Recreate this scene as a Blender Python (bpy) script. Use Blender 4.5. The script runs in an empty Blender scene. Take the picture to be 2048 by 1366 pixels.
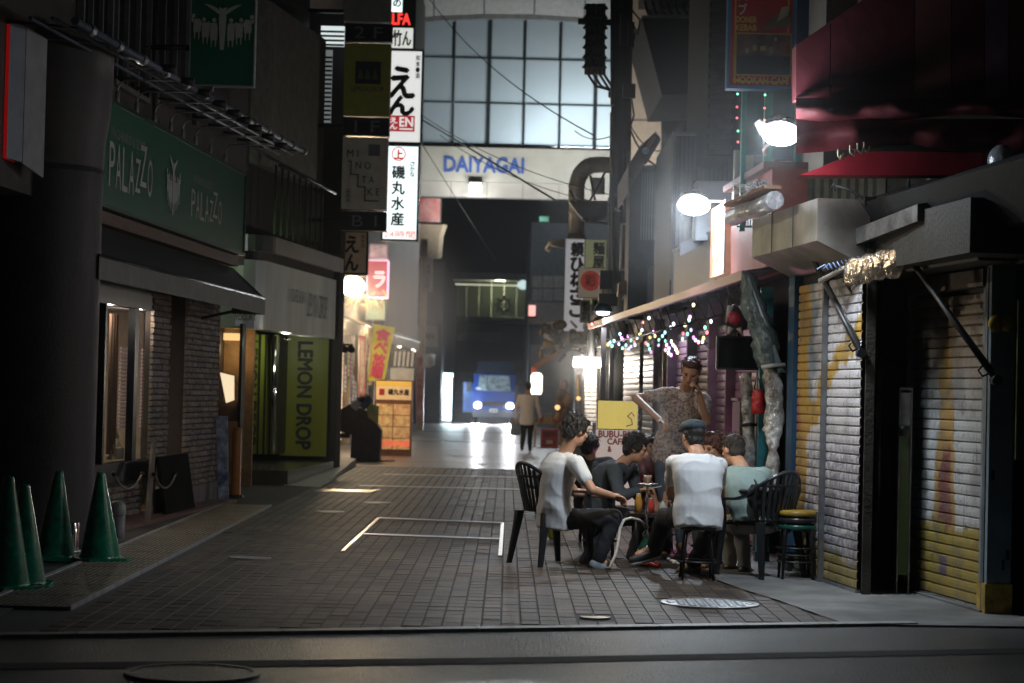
import bpy, bmesh, math, random
from mathutils import Vector, Matrix, Euler
from mathutils.noise import noise as pnoise
random.seed(7)
sc = bpy.context.scene
col = sc.collection
# ---------------------------------------------------------------- camera
F_PX, CX, CY, EYE = 4200.0, 1024.0, 683.0, 1.45
VX, VY, ROLL = 1015.0, 787.0, 0.024
_y = Vector(((VX-CX)/F_PX, -(VY-CY)/F_PX, -1)).normalized()
_w = Vector((ROLL, 1, 0))
_z = (_w - _w.dot(_y)*_y).normalized()
_x = _y.cross(_z)
R_CW = Matrix((_x, _y, _z))            # rows: world axes expressed in camera space -> camera-to-world
cam_d = bpy.data.cameras.new('camera')
cam = bpy.data.objects.new('camera', cam_d); col.objects.link(cam)
cam.matrix_world = Matrix.Translation((0, 0, EYE)) @ R_CW.to_4x4()
cam_d.sensor_width = 36; cam_d.lens = F_PX/2048*36
cam_d.clip_end = 600; cam_d.clip_start = 0.2
cam_d.dof.use_dof = True; cam_d.dof.focus_distance = 17.6; cam_d.dof.aperture_fstop = 2.9
sc.camera = cam
# ---------------------------------------------------------------- world (night sky)
w = bpy.data.worlds.new('World'); sc.world = w; w.use_nodes = True
wn = w.node_tree.nodes; wl = w.node_tree.links
sky = wn.new('ShaderNodeTexSky'); sky.sky_type = 'NISHITA'; sky.sun_disc = False
sky.sun_elevation = math.radians(-4); sky.sun_rotation = math.radians(200)
bg = wn['Background']; bg.inputs['Strength'].default_value = 0.065
hs = wn.new('ShaderNodeMix'); hs.data_type = 'RGBA'; hs.blend_type = 'MIX'
hs.inputs[0].default_value = 0.5
hs.inputs[7].default_value = (0.085, 0.09, 0.105, 1)     # city glow in the night sky
wl.new(sky.outputs[0], hs.inputs[6]); wl.new(hs.outputs[2], bg.inputs['Color'])
sc.view_settings.view_transform = 'Standard'; sc.view_settings.look = 'None'
sc.view_settings.gamma = 1; sc.view_settings.exposure = 0.08
sc.view_settings.use_curve_mapping = False
cy = sc.cycles
cy.use_denoising = True
try: cy.denoiser = 'OPENIMAGEDENOISE'
except Exception: pass
cy.max_bounces = 5; cy.diffuse_bounces = 2; cy.glossy_bounces = 3; cy.transmission_bounces = 4
cy.volume_bounces = 0; cy.transparent_max_bounces = 8
cy.sample_clamp_indirect = 3.0; cy.caustics_reflective = False; cy.caustics_refractive = False
cy.use_light_tree = True
# ---------------------------------------------------------------- pixel geometry helpers
O = Vector((0, 0, EYE))
def ray(px, py):
    return R_CW @ Vector(((px-CX)/F_PX, -(py-CY)/F_PX, -1))
def W(px, py, Y):
    d = ray(px, py); return O + d*(Y/d.y)
def G(px, py, z=0.0):
    d = ray(px, py); return O + d*((z-EYE)/d.z)
UP = Vector((0, 0, 1))
class Plane:
    """vertical plane: origin o, horizontal unit u (towards the right seen from the street), normal n towards the street"""
    def __init__(s, a, b):
        a = Vector((a[0], a[1], 0)); b = Vector((b[0], b[1], 0))
        s.o = a; s.u = (b-a).normalized(); s.n = s.u.cross(UP)
    def off(s, d):
        p = Plane(s.o, s.o+s.u); p.o = s.o + s.n*d; return p
    def p(s, px, py):
        d = ray(px, py); t = (s.o-O).dot(s.n)/d.dot(s.n); return O + d*t
    def uv(s, px, py):
        q = s.p(px, py)-s.o; return q.dot(s.u), q.z
    def at(s, u, v, d=0.0):
        return s.o + s.u*u + UP*v + s.n*d
def front(Y): return Plane((0, Y), (1, Y))
# ---------------------------------------------------------------- materials
MATS = {}
def mat(name, c, rough=0.6, metal=0.0, var=0.25, scale=6.0, bump=0.0, emit=None, es=0.0, alpha=1.0, spec=0.5, bscale=None, stretch=(1,1,1), c2=None, big=0.0):
    if name in MATS: return MATS[name]
    m = bpy.data.materials.new(name); m.use_nodes = True; MATS[name] = m
    nt = m.node_tree; n = nt.nodes; l = nt.links; b = n['Principled BSDF']
    b.inputs['Roughness'].default_value = rough; b.inputs['Metallic'].default_value = metal
    b.inputs['Specular IOR Level'].default_value = spec
    b.inputs['Base Color'].default_value = (*c, 1)
    if var or bump:
        g = n.new('ShaderNodeNewGeometry'); mp = n.new('ShaderNodeMapping'); mp.inputs['Scale'].default_value = stretch
        l.new(g.outputs['Position'], mp.inputs['Vector'])
        t = n.new('ShaderNodeTexNoise'); t.inputs['Scale'].default_value = scale; t.inputs['Detail'].default_value = 6
        t.inputs['Roughness'].default_value = 0.65
        l.new(mp.outputs[0], t.inputs['Vector'])
        mx = n.new('ShaderNodeMix'); mx.data_type = 'RGBA'
        lo = tuple(x*(1-var) for x in c) if c2 is None else c2
        mx.inputs[6].default_value = (*lo, 1); mx.inputs[7].default_value = (*tuple(min(1, x*(1+var)) for x in c), 1)
        cr = n.new('ShaderNodeMapRange'); cr.inputs['From Min'].default_value = 0.35; cr.inputs['From Max'].default_value = 0.65
        l.new(t.outputs[0], cr.inputs[0]); l.new(cr.outputs[0], mx.inputs[0]); l.new(mx.outputs[2], b.inputs['Base Color'])
        if big:
            tb = n.new('ShaderNodeTexNoise'); tb.inputs['Scale'].default_value = .9; tb.inputs['Detail'].default_value = 7; tb.inputs['Roughness'].default_value = .6; l.new(g.outputs['Position'], tb.inputs['Vector'])
            mb_ = n.new('ShaderNodeMapRange'); mb_.inputs['From Min'].default_value = .35; mb_.inputs['From Max'].default_value = .62; mb_.inputs['To Min'].default_value = 1-big; mb_.inputs['To Max'].default_value = 1+big*.4; l.new(tb.outputs[0], mb_.inputs[0])
            ml = n.new('ShaderNodeVectorMath'); ml.operation = 'SCALE'; l.new(mx.outputs[2], ml.inputs[0]); l.new(mb_.outputs[0], ml.inputs['Scale']); l.new(ml.outputs[0], b.inputs['Base Color'])
        rr = n.new('ShaderNodeMapRange'); rr.inputs['To Min'].default_value = max(0.02, rough*0.82); rr.inputs['To Max'].default_value = min(1, rough*1.18)
        l.new(t.outputs[0], rr.inputs[0]); l.new(rr.outputs[0], b.inputs['Roughness'])
        if bump:
            t2 = n.new('ShaderNodeTexNoise'); t2.inputs['Scale'].default_value = bscale or scale*6; t2.inputs['Detail'].default_value = 5
            l.new(mp.outputs[0], t2.inputs['Vector'])
            bp = n.new('ShaderNodeBump'); bp.inputs['Strength'].default_value = bump; bp.inputs['Distance'].default_value = 0.02
            l.new(t2.outputs[0], bp.inputs['Height']); l.new(bp.outputs[0], b.inputs['Normal'])
    if emit:
        b.inputs['Emission Color'].default_value = (*emit, 1); b.inputs['Emission Strength'].default_value = es
    if alpha < 1: b.inputs['Alpha'].default_value = alpha
    return m
def emis(name, c, s):
    return mat(name, tuple(min(x, .8) for x in c), 0.4, var=0, emit=c, es=s)
def glass(name, tint=(.8,.85,.85), rough=0.03, through=0.75):
    if name in MATS: return MATS[name]
    m = bpy.data.materials.new(name); m.use_nodes = True; MATS[name] = m
    n = m.node_tree.nodes; l = m.node_tree.links; n.remove(n['Principled BSDF'])
    tr = n.new('ShaderNodeBsdfTransparent'); tr.inputs[0].default_value = (*tint, 1)
    gl = n.new('ShaderNodeBsdfGlossy'); gl.inputs['Roughness'].default_value = rough
    fr = n.new('ShaderNodeFresnel'); fr.inputs[0].default_value = 1.5
    ad = n.new('ShaderNodeMath'); ad.operation = 'MULTIPLY'; ad.inputs[1].default_value = .4
    mx = n.new('ShaderNodeMixShader'); l.new(fr.outputs[0], ad.inputs[0]); l.new(ad.outputs[0], mx.inputs[0])
    l.new(tr.outputs[0], mx.inputs[1]); l.new(gl.outputs[0], mx.inputs[2]); l.new(mx.outputs[0], n['Material Output'].inputs[0])
    return m
def translucent(name, c, mixv=0.75):
    if name in MATS: return MATS[name]
    m = bpy.data.materials.new(name); m.use_nodes = True; MATS[name] = m
    n = m.node_tree.nodes; l = m.node_tree.links; b = n['Principled BSDF']
    b.inputs['Base Color'].default_value = (*c, 1); b.inputs['Roughness'].default_value = .12
    t = n.new('ShaderNodeBsdfTranslucent'); t.inputs[0].default_value = (*c, 1)
    mx = n.new('ShaderNodeMixShader'); mx.inputs[0].default_value = mixv
    l.new(b.outputs[0], mx.inputs[1]); l.new(t.outputs[0], mx.inputs[2]); l.new(mx.outputs[0], n['Material Output'].inputs[0])
    return m
# ---------------------------------------------------------------- mesh builder
class MB:
    def __init__(s): s.v = []; s.f = []; s.sm = []
    def add(s, vs, fs, smooth=False):
        k = len(s.v); s.v += [Vector(v) for v in vs]; s.f += [tuple(i+k for i in f) for f in fs]; s.sm += [smooth]*len(fs); return s
    def hexa(s, p, du, dv, dw):
        """box from corner p with edge vectors"""
        p = Vector(p); c = [p, p+du, p+du+dv, p+dv]; c += [q+dw for q in c]
        fs = [(0,3,2,1), (4,5,6,7), (0,1,5,4), (1,2,6,5), (2,3,7,6), (3,0,4,7)]
        if du.cross(dv).dot(dw) < 0: fs = [f[::-1] for f in fs]
        return s.add(c, fs)
    def box(s, c, size, rot=None):
        M_ = rot.to_matrix() if isinstance(rot, Euler) else (rot or Matrix.Identity(3))
        a, b, d = (M_ @ Vector(e) for e in ((size[0],0,0), (0,size[1],0), (0,0,size[2])))
        return s.hexa(Vector(c)-(a+b+d)/2, a, b, d)
    def prism(s, pts, ext):
        pts = [Vector(p) for p in pts]; ext = Vector(ext); n = len(pts)
        nm = Vector((0,0,0))
        for i in range(n): nm += pts[i].cross(pts[(i+1) % n])
        if nm.dot(ext) > 0: pts = pts[::-1]
        vs = pts + [p+ext for p in pts]
        fs = [tuple(range(n)), tuple(range(2*n-1, n-1, -1))]
        for i in range(n):
            j = (i+1) % n; fs.append((j, i, i+n, j+n))
        return s.add(vs, fs)
    def cyl(s, a, b, r0, r1=None, n=12, caps=True, smooth=True):
        a = Vector(a); b = Vector(b); r1 = r0 if r1 is None else r1
        ax = (b-a).normalized(); t = ax.orthogonal().normalized(); q = ax.cross(t)
        vs = []
        for P_, r in ((a, r0), (b, r1)):
            for i in range(n):
                an = 2*math.pi*i/n; vs.append(P_ + (t*math.cos(an)+q*math.sin(an))*r)
        fs = [(i, (i+1) % n, n+(i+1) % n, n+i) for i in range(n)]
        s.add(vs, fs, smooth)
        if caps:
            k = len(s.v)-2*n
            s.f += [tuple(k+i for i in range(n-1, -1, -1)), tuple(k+n+i for i in range(n))]; s.sm += [False, False]
        return s
    def tube(s, pts, r, n=8, radii=None):
        pts = [Vector(p) for p in pts]; vs = []; fs = []
        t = None
        for i, p in enumerate(pts):
            a = pts[max(0, i-1)]; b = pts[min(len(pts)-1, i+1)]; ax = (b-a).normalized()
            if t is None: t = ax.orthogonal().normalized()
            t = (t-ax*t.dot(ax)); t = t.normalized() if t.length > 1e-6 else ax.orthogonal().normalized()
            q = ax.cross(t); rr = radii[i] if radii else r
            for k in range(n):
                an = 2*math.pi*k/n; vs.append(p+(t*math.cos(an)+q*math.sin(an))*rr)
        for i in range(len(pts)-1):
            for k in range(n):
                fs.append((i*n+k, i*n+(k+1) % n, (i+1)*n+(k+1) % n, (i+1)*n+k))
        s.add(vs, fs, True)
        k0 = len(s.v)-len(vs); L = len(pts)-1
        s.f += [tuple(k0+k for k in range(n-1, -1, -1)), tuple(k0+L*n+k for k in range(n))]; s.sm += [False]*2
        return s
    def lathe(s, c, prof, n=24, axis=UP, smooth=True, a0=0, a1=2*math.pi):
        c = Vector(c); axis = Vector(axis).normalized(); t = axis.orthogonal().normalized() if abs(axis.z) < .999 else Vector((1,0,0)); q = axis.cross(t)
        full = abs(a1-a0-2*math.pi) < 1e-6; m = n if full else n+1
        vs = []; fs = []
        for r, h in prof:
            for k in range(m):
                an = a0+(a1-a0)*k/n; vs.append(c+axis*h+(t*math.cos(an)+q*math.sin(an))*max(r, 1e-4))
        for i in range(len(prof)-1):
            for k in range(n):
                k2 = (k+1) % m; fs.append((i*m+k, i*m+k2, (i+1)*m+k2, (i+1)*m+k))
        return s.add(vs, fs, smooth)
    def ell(s, c, rx, ry=None, rz=None, rot=None, seg=12, rings=8):
        ry = rx if ry is None else ry; rz = rx if rz is None else rz
        M_ = rot or Matrix.Identity(3); c = Vector(c); vs = [c+M_@Vector((0,0,rz))]; fs = []
        for i in range(1, rings):
            th = math.pi*i/rings
            for k in range(seg):
                ph = 2*math.pi*k/seg
                vs.append(c+M_@Vector((rx*math.sin(th)*math.cos(ph), ry*math.sin(th)*math.sin(ph), rz*math.cos(th))))
        vs.append(c+M_@Vector((0,0,-rz))); last = len(vs)-1
        for k in range(seg): fs.append((0, 1+k, 1+(k+1) % seg))
        for i in range(rings-2):
            for k in range(seg):
                a = 1+i*seg; b = a+seg; fs.append((a+k, b+k, b+(k+1) % seg, a+(k+1) % seg))
        a = 1+(rings-2)*seg
        for k in range(seg): fs.append((last, a+(k+1) % seg, a+k))
        return s.add(vs, fs, True)
    def rect(s, pl, u0, u1, v0, v1, d0=0.0, d1=0.02):
        """box standing on a wall plane between depths d0 and d1 (towards the street)"""
        return s.hexa(pl.at(u0, v0, d0), pl.u*(u1-u0), UP*(v1-v0), pl.n*(d1-d0))
    def loft(s, rings, smooth=True, caps=True):
        n = len(rings[0]); vs = [p for r in rings for p in r]; fs = []
        for i in range(len(rings)-1):
            for k in range(n): fs.append((i*n+k, i*n+(k+1) % n, (i+1)*n+(k+1) % n, (i+1)*n+k))
        s.add(vs, fs, smooth)
        if caps:
            k0 = len(s.v)-len(vs); L = len(rings)-1
            s.f += [tuple(k0+k for k in range(n-1, -1, -1)), tuple(k0+L*n+k for k in range(n))]; s.sm += [smooth]*2
        return s
    def grid(s, fn, nu, nv, smooth=True):
        vs = [fn(i/nu, j/nv) for j in range(nv+1) for i in range(nu+1)]
        fs = [(j*(nu+1)+i, j*(nu+1)+i+1, (j+1)*(nu+1)+i+1, (j+1)*(nu+1)+i) for j in range(nv) for i in range(nu)]
        return s.add(vs, fs, smooth)
    def mesh(s, name, loc=Vector((0,0,0))):
        me = bpy.data.meshes.new(name)
        me.from_pydata([tuple(v-loc) for v in s.v], [], s.f)
        me.polygons.foreach_set('use_smooth', s.sm); me.update(); return me
    def build(s, name, m, parent=None, loc=None, recalc=False, bevel=0):
        """parts are authored in world coordinates and stored relative to their parent"""
        wl_ = wloc(parent) if parent else Vector(loc if loc is not None else (0,0,0))
        me = s.mesh(name, wl_)
        if recalc:
            bm = bmesh.new(); bm.from_mesh(me); bmesh.ops.recalc_face_normals(bm, faces=bm.faces); bm.to_mesh(me); bm.free()
        me.materials.append(m)
        o = bpy.data.objects.new(name, me); col.objects.link(o)
        if parent: o.parent = parent
        else: o.location = wl_
        if bevel:
            bv = o.modifiers.new('bevel', 'BEVEL'); bv.width = bevel; bv.segments = 2; bv.limit_method = 'ANGLE'
        return o
def wloc(o):
    v = Vector((0,0,0))
    while o: v += o.location; o = o.parent
    return v
def tag(o, label=None, cat=None, group=None, kind=None):
    if label: o['label'] = label
    if cat: o['category'] = cat
    if group: o['group'] = group
    if kind: o['kind'] = kind
    return o
def thing(name, label, cat, loc, group=None):
    o = bpy.data.objects.new(name, None); o.empty_display_size = .1; col.objects.link(o); o.location = Vector(loc)
    return tag(o, label, cat, group)
def struct(name, mb, m, label=None):
    o = mb.build(name, m); o['kind'] = 'structure'
    if label: o['label'] = label
    return o
def copy_tree(o, parent=None):
    c = o.copy(); col.objects.link(c)
    if parent: c.parent = parent
    for ch in list(o.children): copy_tree(ch, c)
    return c
def place(o, name, me, parent, loc=(0,0,0)):
    q = bpy.data.objects.new(name, me); col.objects.link(q); q.parent = parent; q.location = loc; return q
def light(name, kind, loc, power, c=(1,1,1), r=0.05, parent=None, **kw):
    d = bpy.data.lights.new(name, kind); d.energy = power; d.color = c
    if kind in ('POINT', 'SPOT'): d.shadow_soft_size = r
    for k, v in kw.items(): setattr(d, k, v)
    o = bpy.data.objects.new(name, d); col.objects.link(o)
    if parent: o.parent = parent; o.location = Vector(loc)-wloc(parent)
    else: o.location = loc
    return o
def aim(o, target):
    src = o.matrix_basis.translation + (wloc(o.parent) if o.parent else Vector((0,0,0)))
    o.rotation_euler = (Vector(target)-src).to_track_quat('-Z', 'Y').to_euler()
# ---------------------------------------------------------------- lettering (flat print as mesh)
_tc = {}
def glyphs(txt):
    if txt in _tc: return _tc[txt]
    cu = bpy.data.curves.new('t', 'FONT'); cu.body = txt; cu.resolution_u = 3
    ob = bpy.data.objects.new('t', cu); col.objects.link(ob)
    dg = bpy.context.evaluated_depsgraph_get(); me = ob.evaluated_get(dg).to_mesh()
    vs = [v.co.copy() for v in me.vertices]; fs = [tuple(p.vertices) for p in me.polygons]
    ob.evaluated_get(dg).to_mesh_clear(); bpy.data.objects.remove(ob); bpy.data.curves.remove(cu)
    _tc[txt] = (vs, fs); return _tc[txt]
def text(mb, txt, pl, u0, u1, v0, v1, d=0.004, rot=0, bold=0.0, keep=False):
    """fit text into the box u0..u1 x v0..v1 of a plane; rot=90 reads downwards"""
    vs, fs = glyphs(txt)
    if not vs: return mb
    x0 = min(v.x for v in vs); x1 = max(v.x for v in vs); y0 = min(v.y for v in vs); y1 = max(v.y for v in vs)
    sx = (x1-x0) or 1; sy = (y1-y0) or 1
    offs = [(0,0)] if not bold else [(0,0), (bold,0), (-bold,0), (0,bold), (0,-bold)]
    for k, (ox, oy) in enumerate(offs):
        out = []
        for v in vs:
            a = (v.x-x0)/sx; b = (v.y-y0)/sy
            if rot == 90: a, b = b, 1-a
            out.append(pl.at(u0+(u1-u0)*a+ox, v0+(v1-v0)*b+oy, d+k*0.0006))
        mb.add(out, fs)
    return mb
def vtext(mb, txt, pl, u0, u1, v0, v1, d=0.004, bold=0.0, gap=0.12):
    n = len(txt); h = (v1-v0)/n
    for i, c in enumerate(txt):
        if c == ' ': continue
        t = v1-h*i; text(mb, c, pl, u0, u1, t-h*(1-gap/2), t-h*gap/2, d, bold=bold)
    return mb
def lightbox(name, label, cat, pl, px0, py0, px1, py1, depth, face, frame, group=None, edge=0.03, parent=None, back=0.0):
    """box sign between two pixel corners on a plane: frame + face; returns root, (u0,u1,v0,v1)"""
    ua, va = pl.uv(px0, py0); ub, vb = pl.uv(px1, py1)
    um, vt = pl.uv((px0+px1)/2, py0); _, vb = pl.uv((px0+px1)/2, py1); ua, _ = pl.uv(px0, (py0+py1)/2); ub, _ = pl.uv(px1, (py0+py1)/2)
    u0, u1, v0, v1 = min(ua,ub), max(ua,ub), vb, vt
    root = parent or thing(name, label, cat, pl.at((u0+u1)/2, v0, -depth/2), group)
    f = MB()
    f.rect(pl, u0, u1, v0, v0+edge, -depth, 0); f.rect(pl, u0, u1, v1-edge, v1, -depth, 0)
    f.rect(pl, u0, u0+edge, v0+edge, v1-edge, -depth, 0); f.rect(pl, u1-edge, u1, v0+edge, v1-edge, -depth, 0)
    f.build('frame', frame, root)
    g = MB().rect(pl, u0+edge, u1-edge, v0+edge, v1-edge, -depth+.008, -0.008).build('face', face, root)
    return root, (u0, u1, v0, v1)
# ================================================================ common materials
BLK = mat('black_paint', (.012,.012,.013), .45, var=.2)
DARKM = mat('dark_metal', (.03,.032,.035), .4, .6, var=.3)
STEEL = mat('brushed_steel', (.45,.45,.46), .28, 1, var=.2, scale=20, stretch=(1,1,6))
GALV = mat('galvanised', (.32,.33,.34), .45, .8, var=.3, scale=5)
CHROME = mat('chrome', (.75,.75,.76), .1, 1, var=.05)
DGREY = mat('dark_grey_paint', (.05,.052,.055), .6, var=.3)
MGREY = mat('mid_grey_paint', (.17,.175,.18), .6, var=.25, bump=.1)
LGREY = mat('light_grey_paint', (.42,.43,.43), .55, var=.2)
WHITE = mat('white_paint', (.7,.7,.68), .5, var=.12)
CREAM = mat('cream_render', (.55,.5,.4), .75, var=.15, bump=.15)
BROWNW = mat('brown_wood', (.09,.05,.03), .6, var=.4, scale=4, stretch=(1,1,8), bump=.2)
GREENS = mat('green_sign_face', (.025,.14,.09), .35, var=.12, scale=3)
EMBL = mat('pale_print', (.5,.52,.46), .5, var=.1)
BLKPR = mat('black_print', (.015,.015,.017), .5, var=0)
REDPR = mat('red_print', (.5,.03,.03), .5, var=0)
WIRE = mat('cable_rubber', (.015,.015,.016), .6, var=.1)
GL = glass('window_glass')
# ================================================================ ground
def paver_region():
    pass
ASPH = mat('asphalt', (.062,.064,.069), .36, var=.75, scale=45, bump=1, bscale=70, big=.5)
ASPH2 = mat('asphalt_patch', (.022,.023,.025), .8, var=.2, scale=6, bump=.6, bscale=90)
CONC = mat('concrete', (.15,.15,.145), .7, var=.3, scale=2.5, bump=.35, bscale=40, big=.45)
KERB = mat('kerb_stone', (.30,.30,.29), .5, var=.25, scale=9, bump=.3)
PAVM = mat('paver_concrete', (.14,.12,.115), .34, var=.32, scale=7, bump=.35, bscale=70, spec=.6)
JOINT = mat('joint_sand', (.04,.036,.033), .85, var=.3, bump=.2)
eA = G(-300, 1281); eB = G(1690, 1254); ed = (eB-eA).normalized()     # edge of the crossing road
def edgeY(x): return eA.y + (x-eA.x)*ed.y/ed.x
g = MB()
g.add([(-120,-60,-.02), (160,-60,-.02), (160,300,-.02), (-120,300,-.02)], [(0,1,2,3)])
struct('ground', g, ASPH)
def sheet(pts, z): return MB().add([(p[0], p[1], z) for p in pts], [tuple(range(len(pts)))])
struct('road', sheet([(-30, 3), (30, 3), (30, edgeY(30)), (-30, edgeY(-30))], 0.0), ASPH)
a0, a1 = G(-200, 1330), G(1024, 1316); b0, b1 = G(2300, 1293), G(1024, 1328)
c0, c1 = G(-200, 1342), G(2300, 1303)
struct('road_patch', sheet([a0, c0, b1, c1, b0, a1], .004), ASPH2)
# lane: sub-base then pavers
X0L, X1L = -3.05, 2.5
struct('lane', sheet([(-14, edgeY(-14)), (14, edgeY(14)), (14, 200), (-14, 200)], .002), JOINT)
# kerb line at the road edge, in lengths
kn = Vector((-ed.y, ed.x, 0))
klen = (G(1690,1254)-G(-60,1278)).length; kp = G(-60, 1278)
kerb_me = None; kerbs = thing('kerb', 'long pale granite kerb flush with the asphalt at the mouth of the lane', 'kerb', kp)
nk = int(klen/0.6)+1
kerb_me = MB().hexa(Vector((0,0,-.05)), ed*.594, kn*.12, UP*.072).mesh('kerb_stone'); kerb_me.materials.append(KERB)
for i in range(nk): place(None, 'kerb_stone', kerb_me, kerbs, ed*(.6*i))
kerbs['kind'] = 'structure'; del kerbs['category']
# paver rows
PW, PL = .122, .24
def paver_mb(mb, x, y, h, rng):
    g_ = .0028; a, b = x+g_, x+PW-g_; c, d = y+g_, y+PL-g_; z = h; bv = .0035; t1 = rng.uniform(-.0012,.0012); t2 = rng.uniform(-.0012,.0012)
    vs = [(a,c,.0), (b,c,.0), (b,d,.0), (a,d,.0), (a+bv,c+bv,z+t1), (b-bv,c+bv,z+t1), (b-bv,d-bv,z+t2), (a+bv,d-bv,z+t2)]
    mb.add(vs, [(4,5,6,7), (0,1,5,4), (1,2,6,5), (2,3,7,6), (3,0,4,7)])
rng = random.Random(3)
def joint_sides(me):
    me.materials.append(JOINT); n_ = len(me.polygons); a_ = [0]*n_
    for i in range(n_):
        if i % 5: a_[i] = 1
    me.polygons.foreach_set('material_index', a_)
frame_poly = [G(685,1105), G(757,1038), G(1005,1048), G(1000,1115)]
fx0, fx1 = min(p.x for p in frame_poly)+.02, max(p.x for p in frame_poly); 
def wallx_right(y):   # right-hand building line on the ground
    pts = [(12, 3.6), (14.6, 3.33), (15.8, 2.8), (17.5, 2.45), (32, 1.8), (60, 1.6)]
    for (ya, xa), (yb, xb) in zip(pts, pts[1:]):
        if ya <= y <= yb: return xa+(xb-xa)*(y-ya)/(yb-ya)
    return 2.5
gut_a, gut_b = G(135,1222), G(540,1014)
def gutx(y): return gut_a.x+(gut_b.x-gut_a.x)*(y-gut_a.y)/(gut_b.y-gut_a.y)
gut_in = 0.50
PAVERS = [mat('paver_concrete_%s' % k, c, .55, var=.35, scale=9, bump=.5, bscale=60, spec=.22, big=.45) for k, c in (('grey', (.072,.056,.047)), ('warm', (.092,.064,.048)), ('dark', (.05,.039,.033)))]
near = []; stuffs = [MB(), MB(), MB()]
y = 12.0
apr = [G(2400,1262), G(1690,1252), G(1560,1205), G(1480,1180), G(1400,1150), Vector((2.0,19.2,0)), Vector((5,19.2,0)), Vector((7,12,0))]
def in_apron(x, y):
    c = False; n = len(apr)
    for i in range(n):
        a, b = apr[i], apr[(i+1) % n]
        if (a.y > y) != (b.y > y) and x < (b.x-a.x)*(y-a.y)/(b.y-a.y)+a.x: c = not c
    return c
cov_holes = [(G(1420,1210), .36), (G(1190,1238), .12)]
while y < 40:
    x = -3.3
    while x < 3.0:
        cx_, cy_ = x+PW/2, y+PL/2
        ok = cy_ > edgeY(cx_)+.2 and cx_ > gutx(cy_)+.07 and cx_ < wallx_right(cy_)-.05
        if cy_ < 19.2 and in_apron(cx_, cy_): ok = False
        for c, r in cov_holes:
            if (Vector((cx_, cy_, 0))-c).length < r+.02: ok = False
        if ok:
            k = rng.choice((0,0,1,2)) if True else 0
            if cy_ < 14.75 and cx_ > -0.9 and len(near) < 290: near.append((x, y, k))
            else: paver_mb(stuffs[k], x, y, .008, rng)
        x += PW
    y += PL
pav = thing('paving', 'brown grey block paving of the narrow lane', 'paving', (0,12,0)); del pav['category']; pav['kind'] = 'structure'
for k in range(3):
    o = stuffs[k].build('paver_field', PAVERS[k], pav); o['kind'] = 'stuff'; joint_sides(o.data)
pmes = []
for k in range(3):
    for q in range(3):
        mb = MB(); paver_mb(mb, 0, 0, .008, rng); me = mb.mesh('paver'); me.materials.append(PAVERS[k]); joint_sides(me); pmes.append(me)
for x, y, k in near: place(None, 'paver', pmes[k*3+rng.randrange(3)], pav, (x, y-12, 0))
# far paving (too far away to tell the blocks apart): brick texture with relief
def paving_mat():
    m = bpy.data.materials.new('far_paving'); m.use_nodes = True; n = m.node_tree.nodes; l = m.node_tree.links; b = n['Principled BSDF']
    g_ = n.new('ShaderNodeNewGeometry'); br = n.new('ShaderNodeTexBrick'); br.offset = 0
    br.inputs['Scale'].default_value = 1; br.inputs['Brick Width'].default_value = PW; br.inputs['Row Height'].default_value = PL
    br.inputs['Mortar Size'].default_value = .006; br.inputs['Color1'].default_value = (.14,.12,.115,1); br.inputs['Color2'].default_value = (.1,.085,.08,1); br.inputs['Mortar'].default_value = (.03,.03,.03,1)
    l.new(g_.outputs['Position'], br.inputs['Vector']); l.new(br.outputs['Color'], b.inputs['Base Color'])
    t = n.new('ShaderNodeTexNoise'); t.inputs['Scale'].default_value = 1.2; l.new(g_.outputs['Position'], t.inputs['Vector'])
    mr = n.new('ShaderNodeMapRange'); mr.inputs['To Min'].default_value = .22; mr.inputs['To Max'].default_value = .48; l.new(t.outputs[0], mr.inputs[0]); l.new(mr.outputs[0], b.inputs['Roughness'])
    bp = n.new('ShaderNodeBump'); bp.inputs['Strength'].default_value = .5; bp.inputs['Distance'].default_value = .01; bp.invert = True
    l.new(br.outputs['Fac'], bp.inputs['Height']); l.new(bp.outputs[0], b.inputs['Normal']); return m
struct('far_paving', sheet([(-5,40), (3,40), (4,61.5), (-6,61.5)], .008), paving_mat())
ROADF = mat('far_road', (.1,.095,.09), .32, var=.3, scale=1.5, bump=.3, bscale=20)
struct('cross_street', sheet([(-30,63.2), (30,63.2), (30,76), (-30,76)], .006), ROADF)
struct('far_street', sheet([(-8,77), (8,77), (8,190), (-8,190)], .006), ROADF)
struct('cross_line', sheet([(-4.5,62.2), (1.2,62.2), (1.2,63.0), (-4.5,63.0)], .012), mat('white_road_paint', (.6,.6,.57), .5, var=.15))
for i, (ya, xx0, xx1) in enumerate(((31.5,-2.2,.6), (36,-2.4,.2), (42.5,-2.0,.4), (47.5,-2.2,.1))):
    struct('drain_strip', sheet([(xx0+.3*i,ya), (xx1,ya), (xx1,ya+.35), (xx0+.3*i,ya+.35)], .0145), mat('drain_steel', (.3,.28,.26), .5, .6, var=.4, scale=6))
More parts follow.
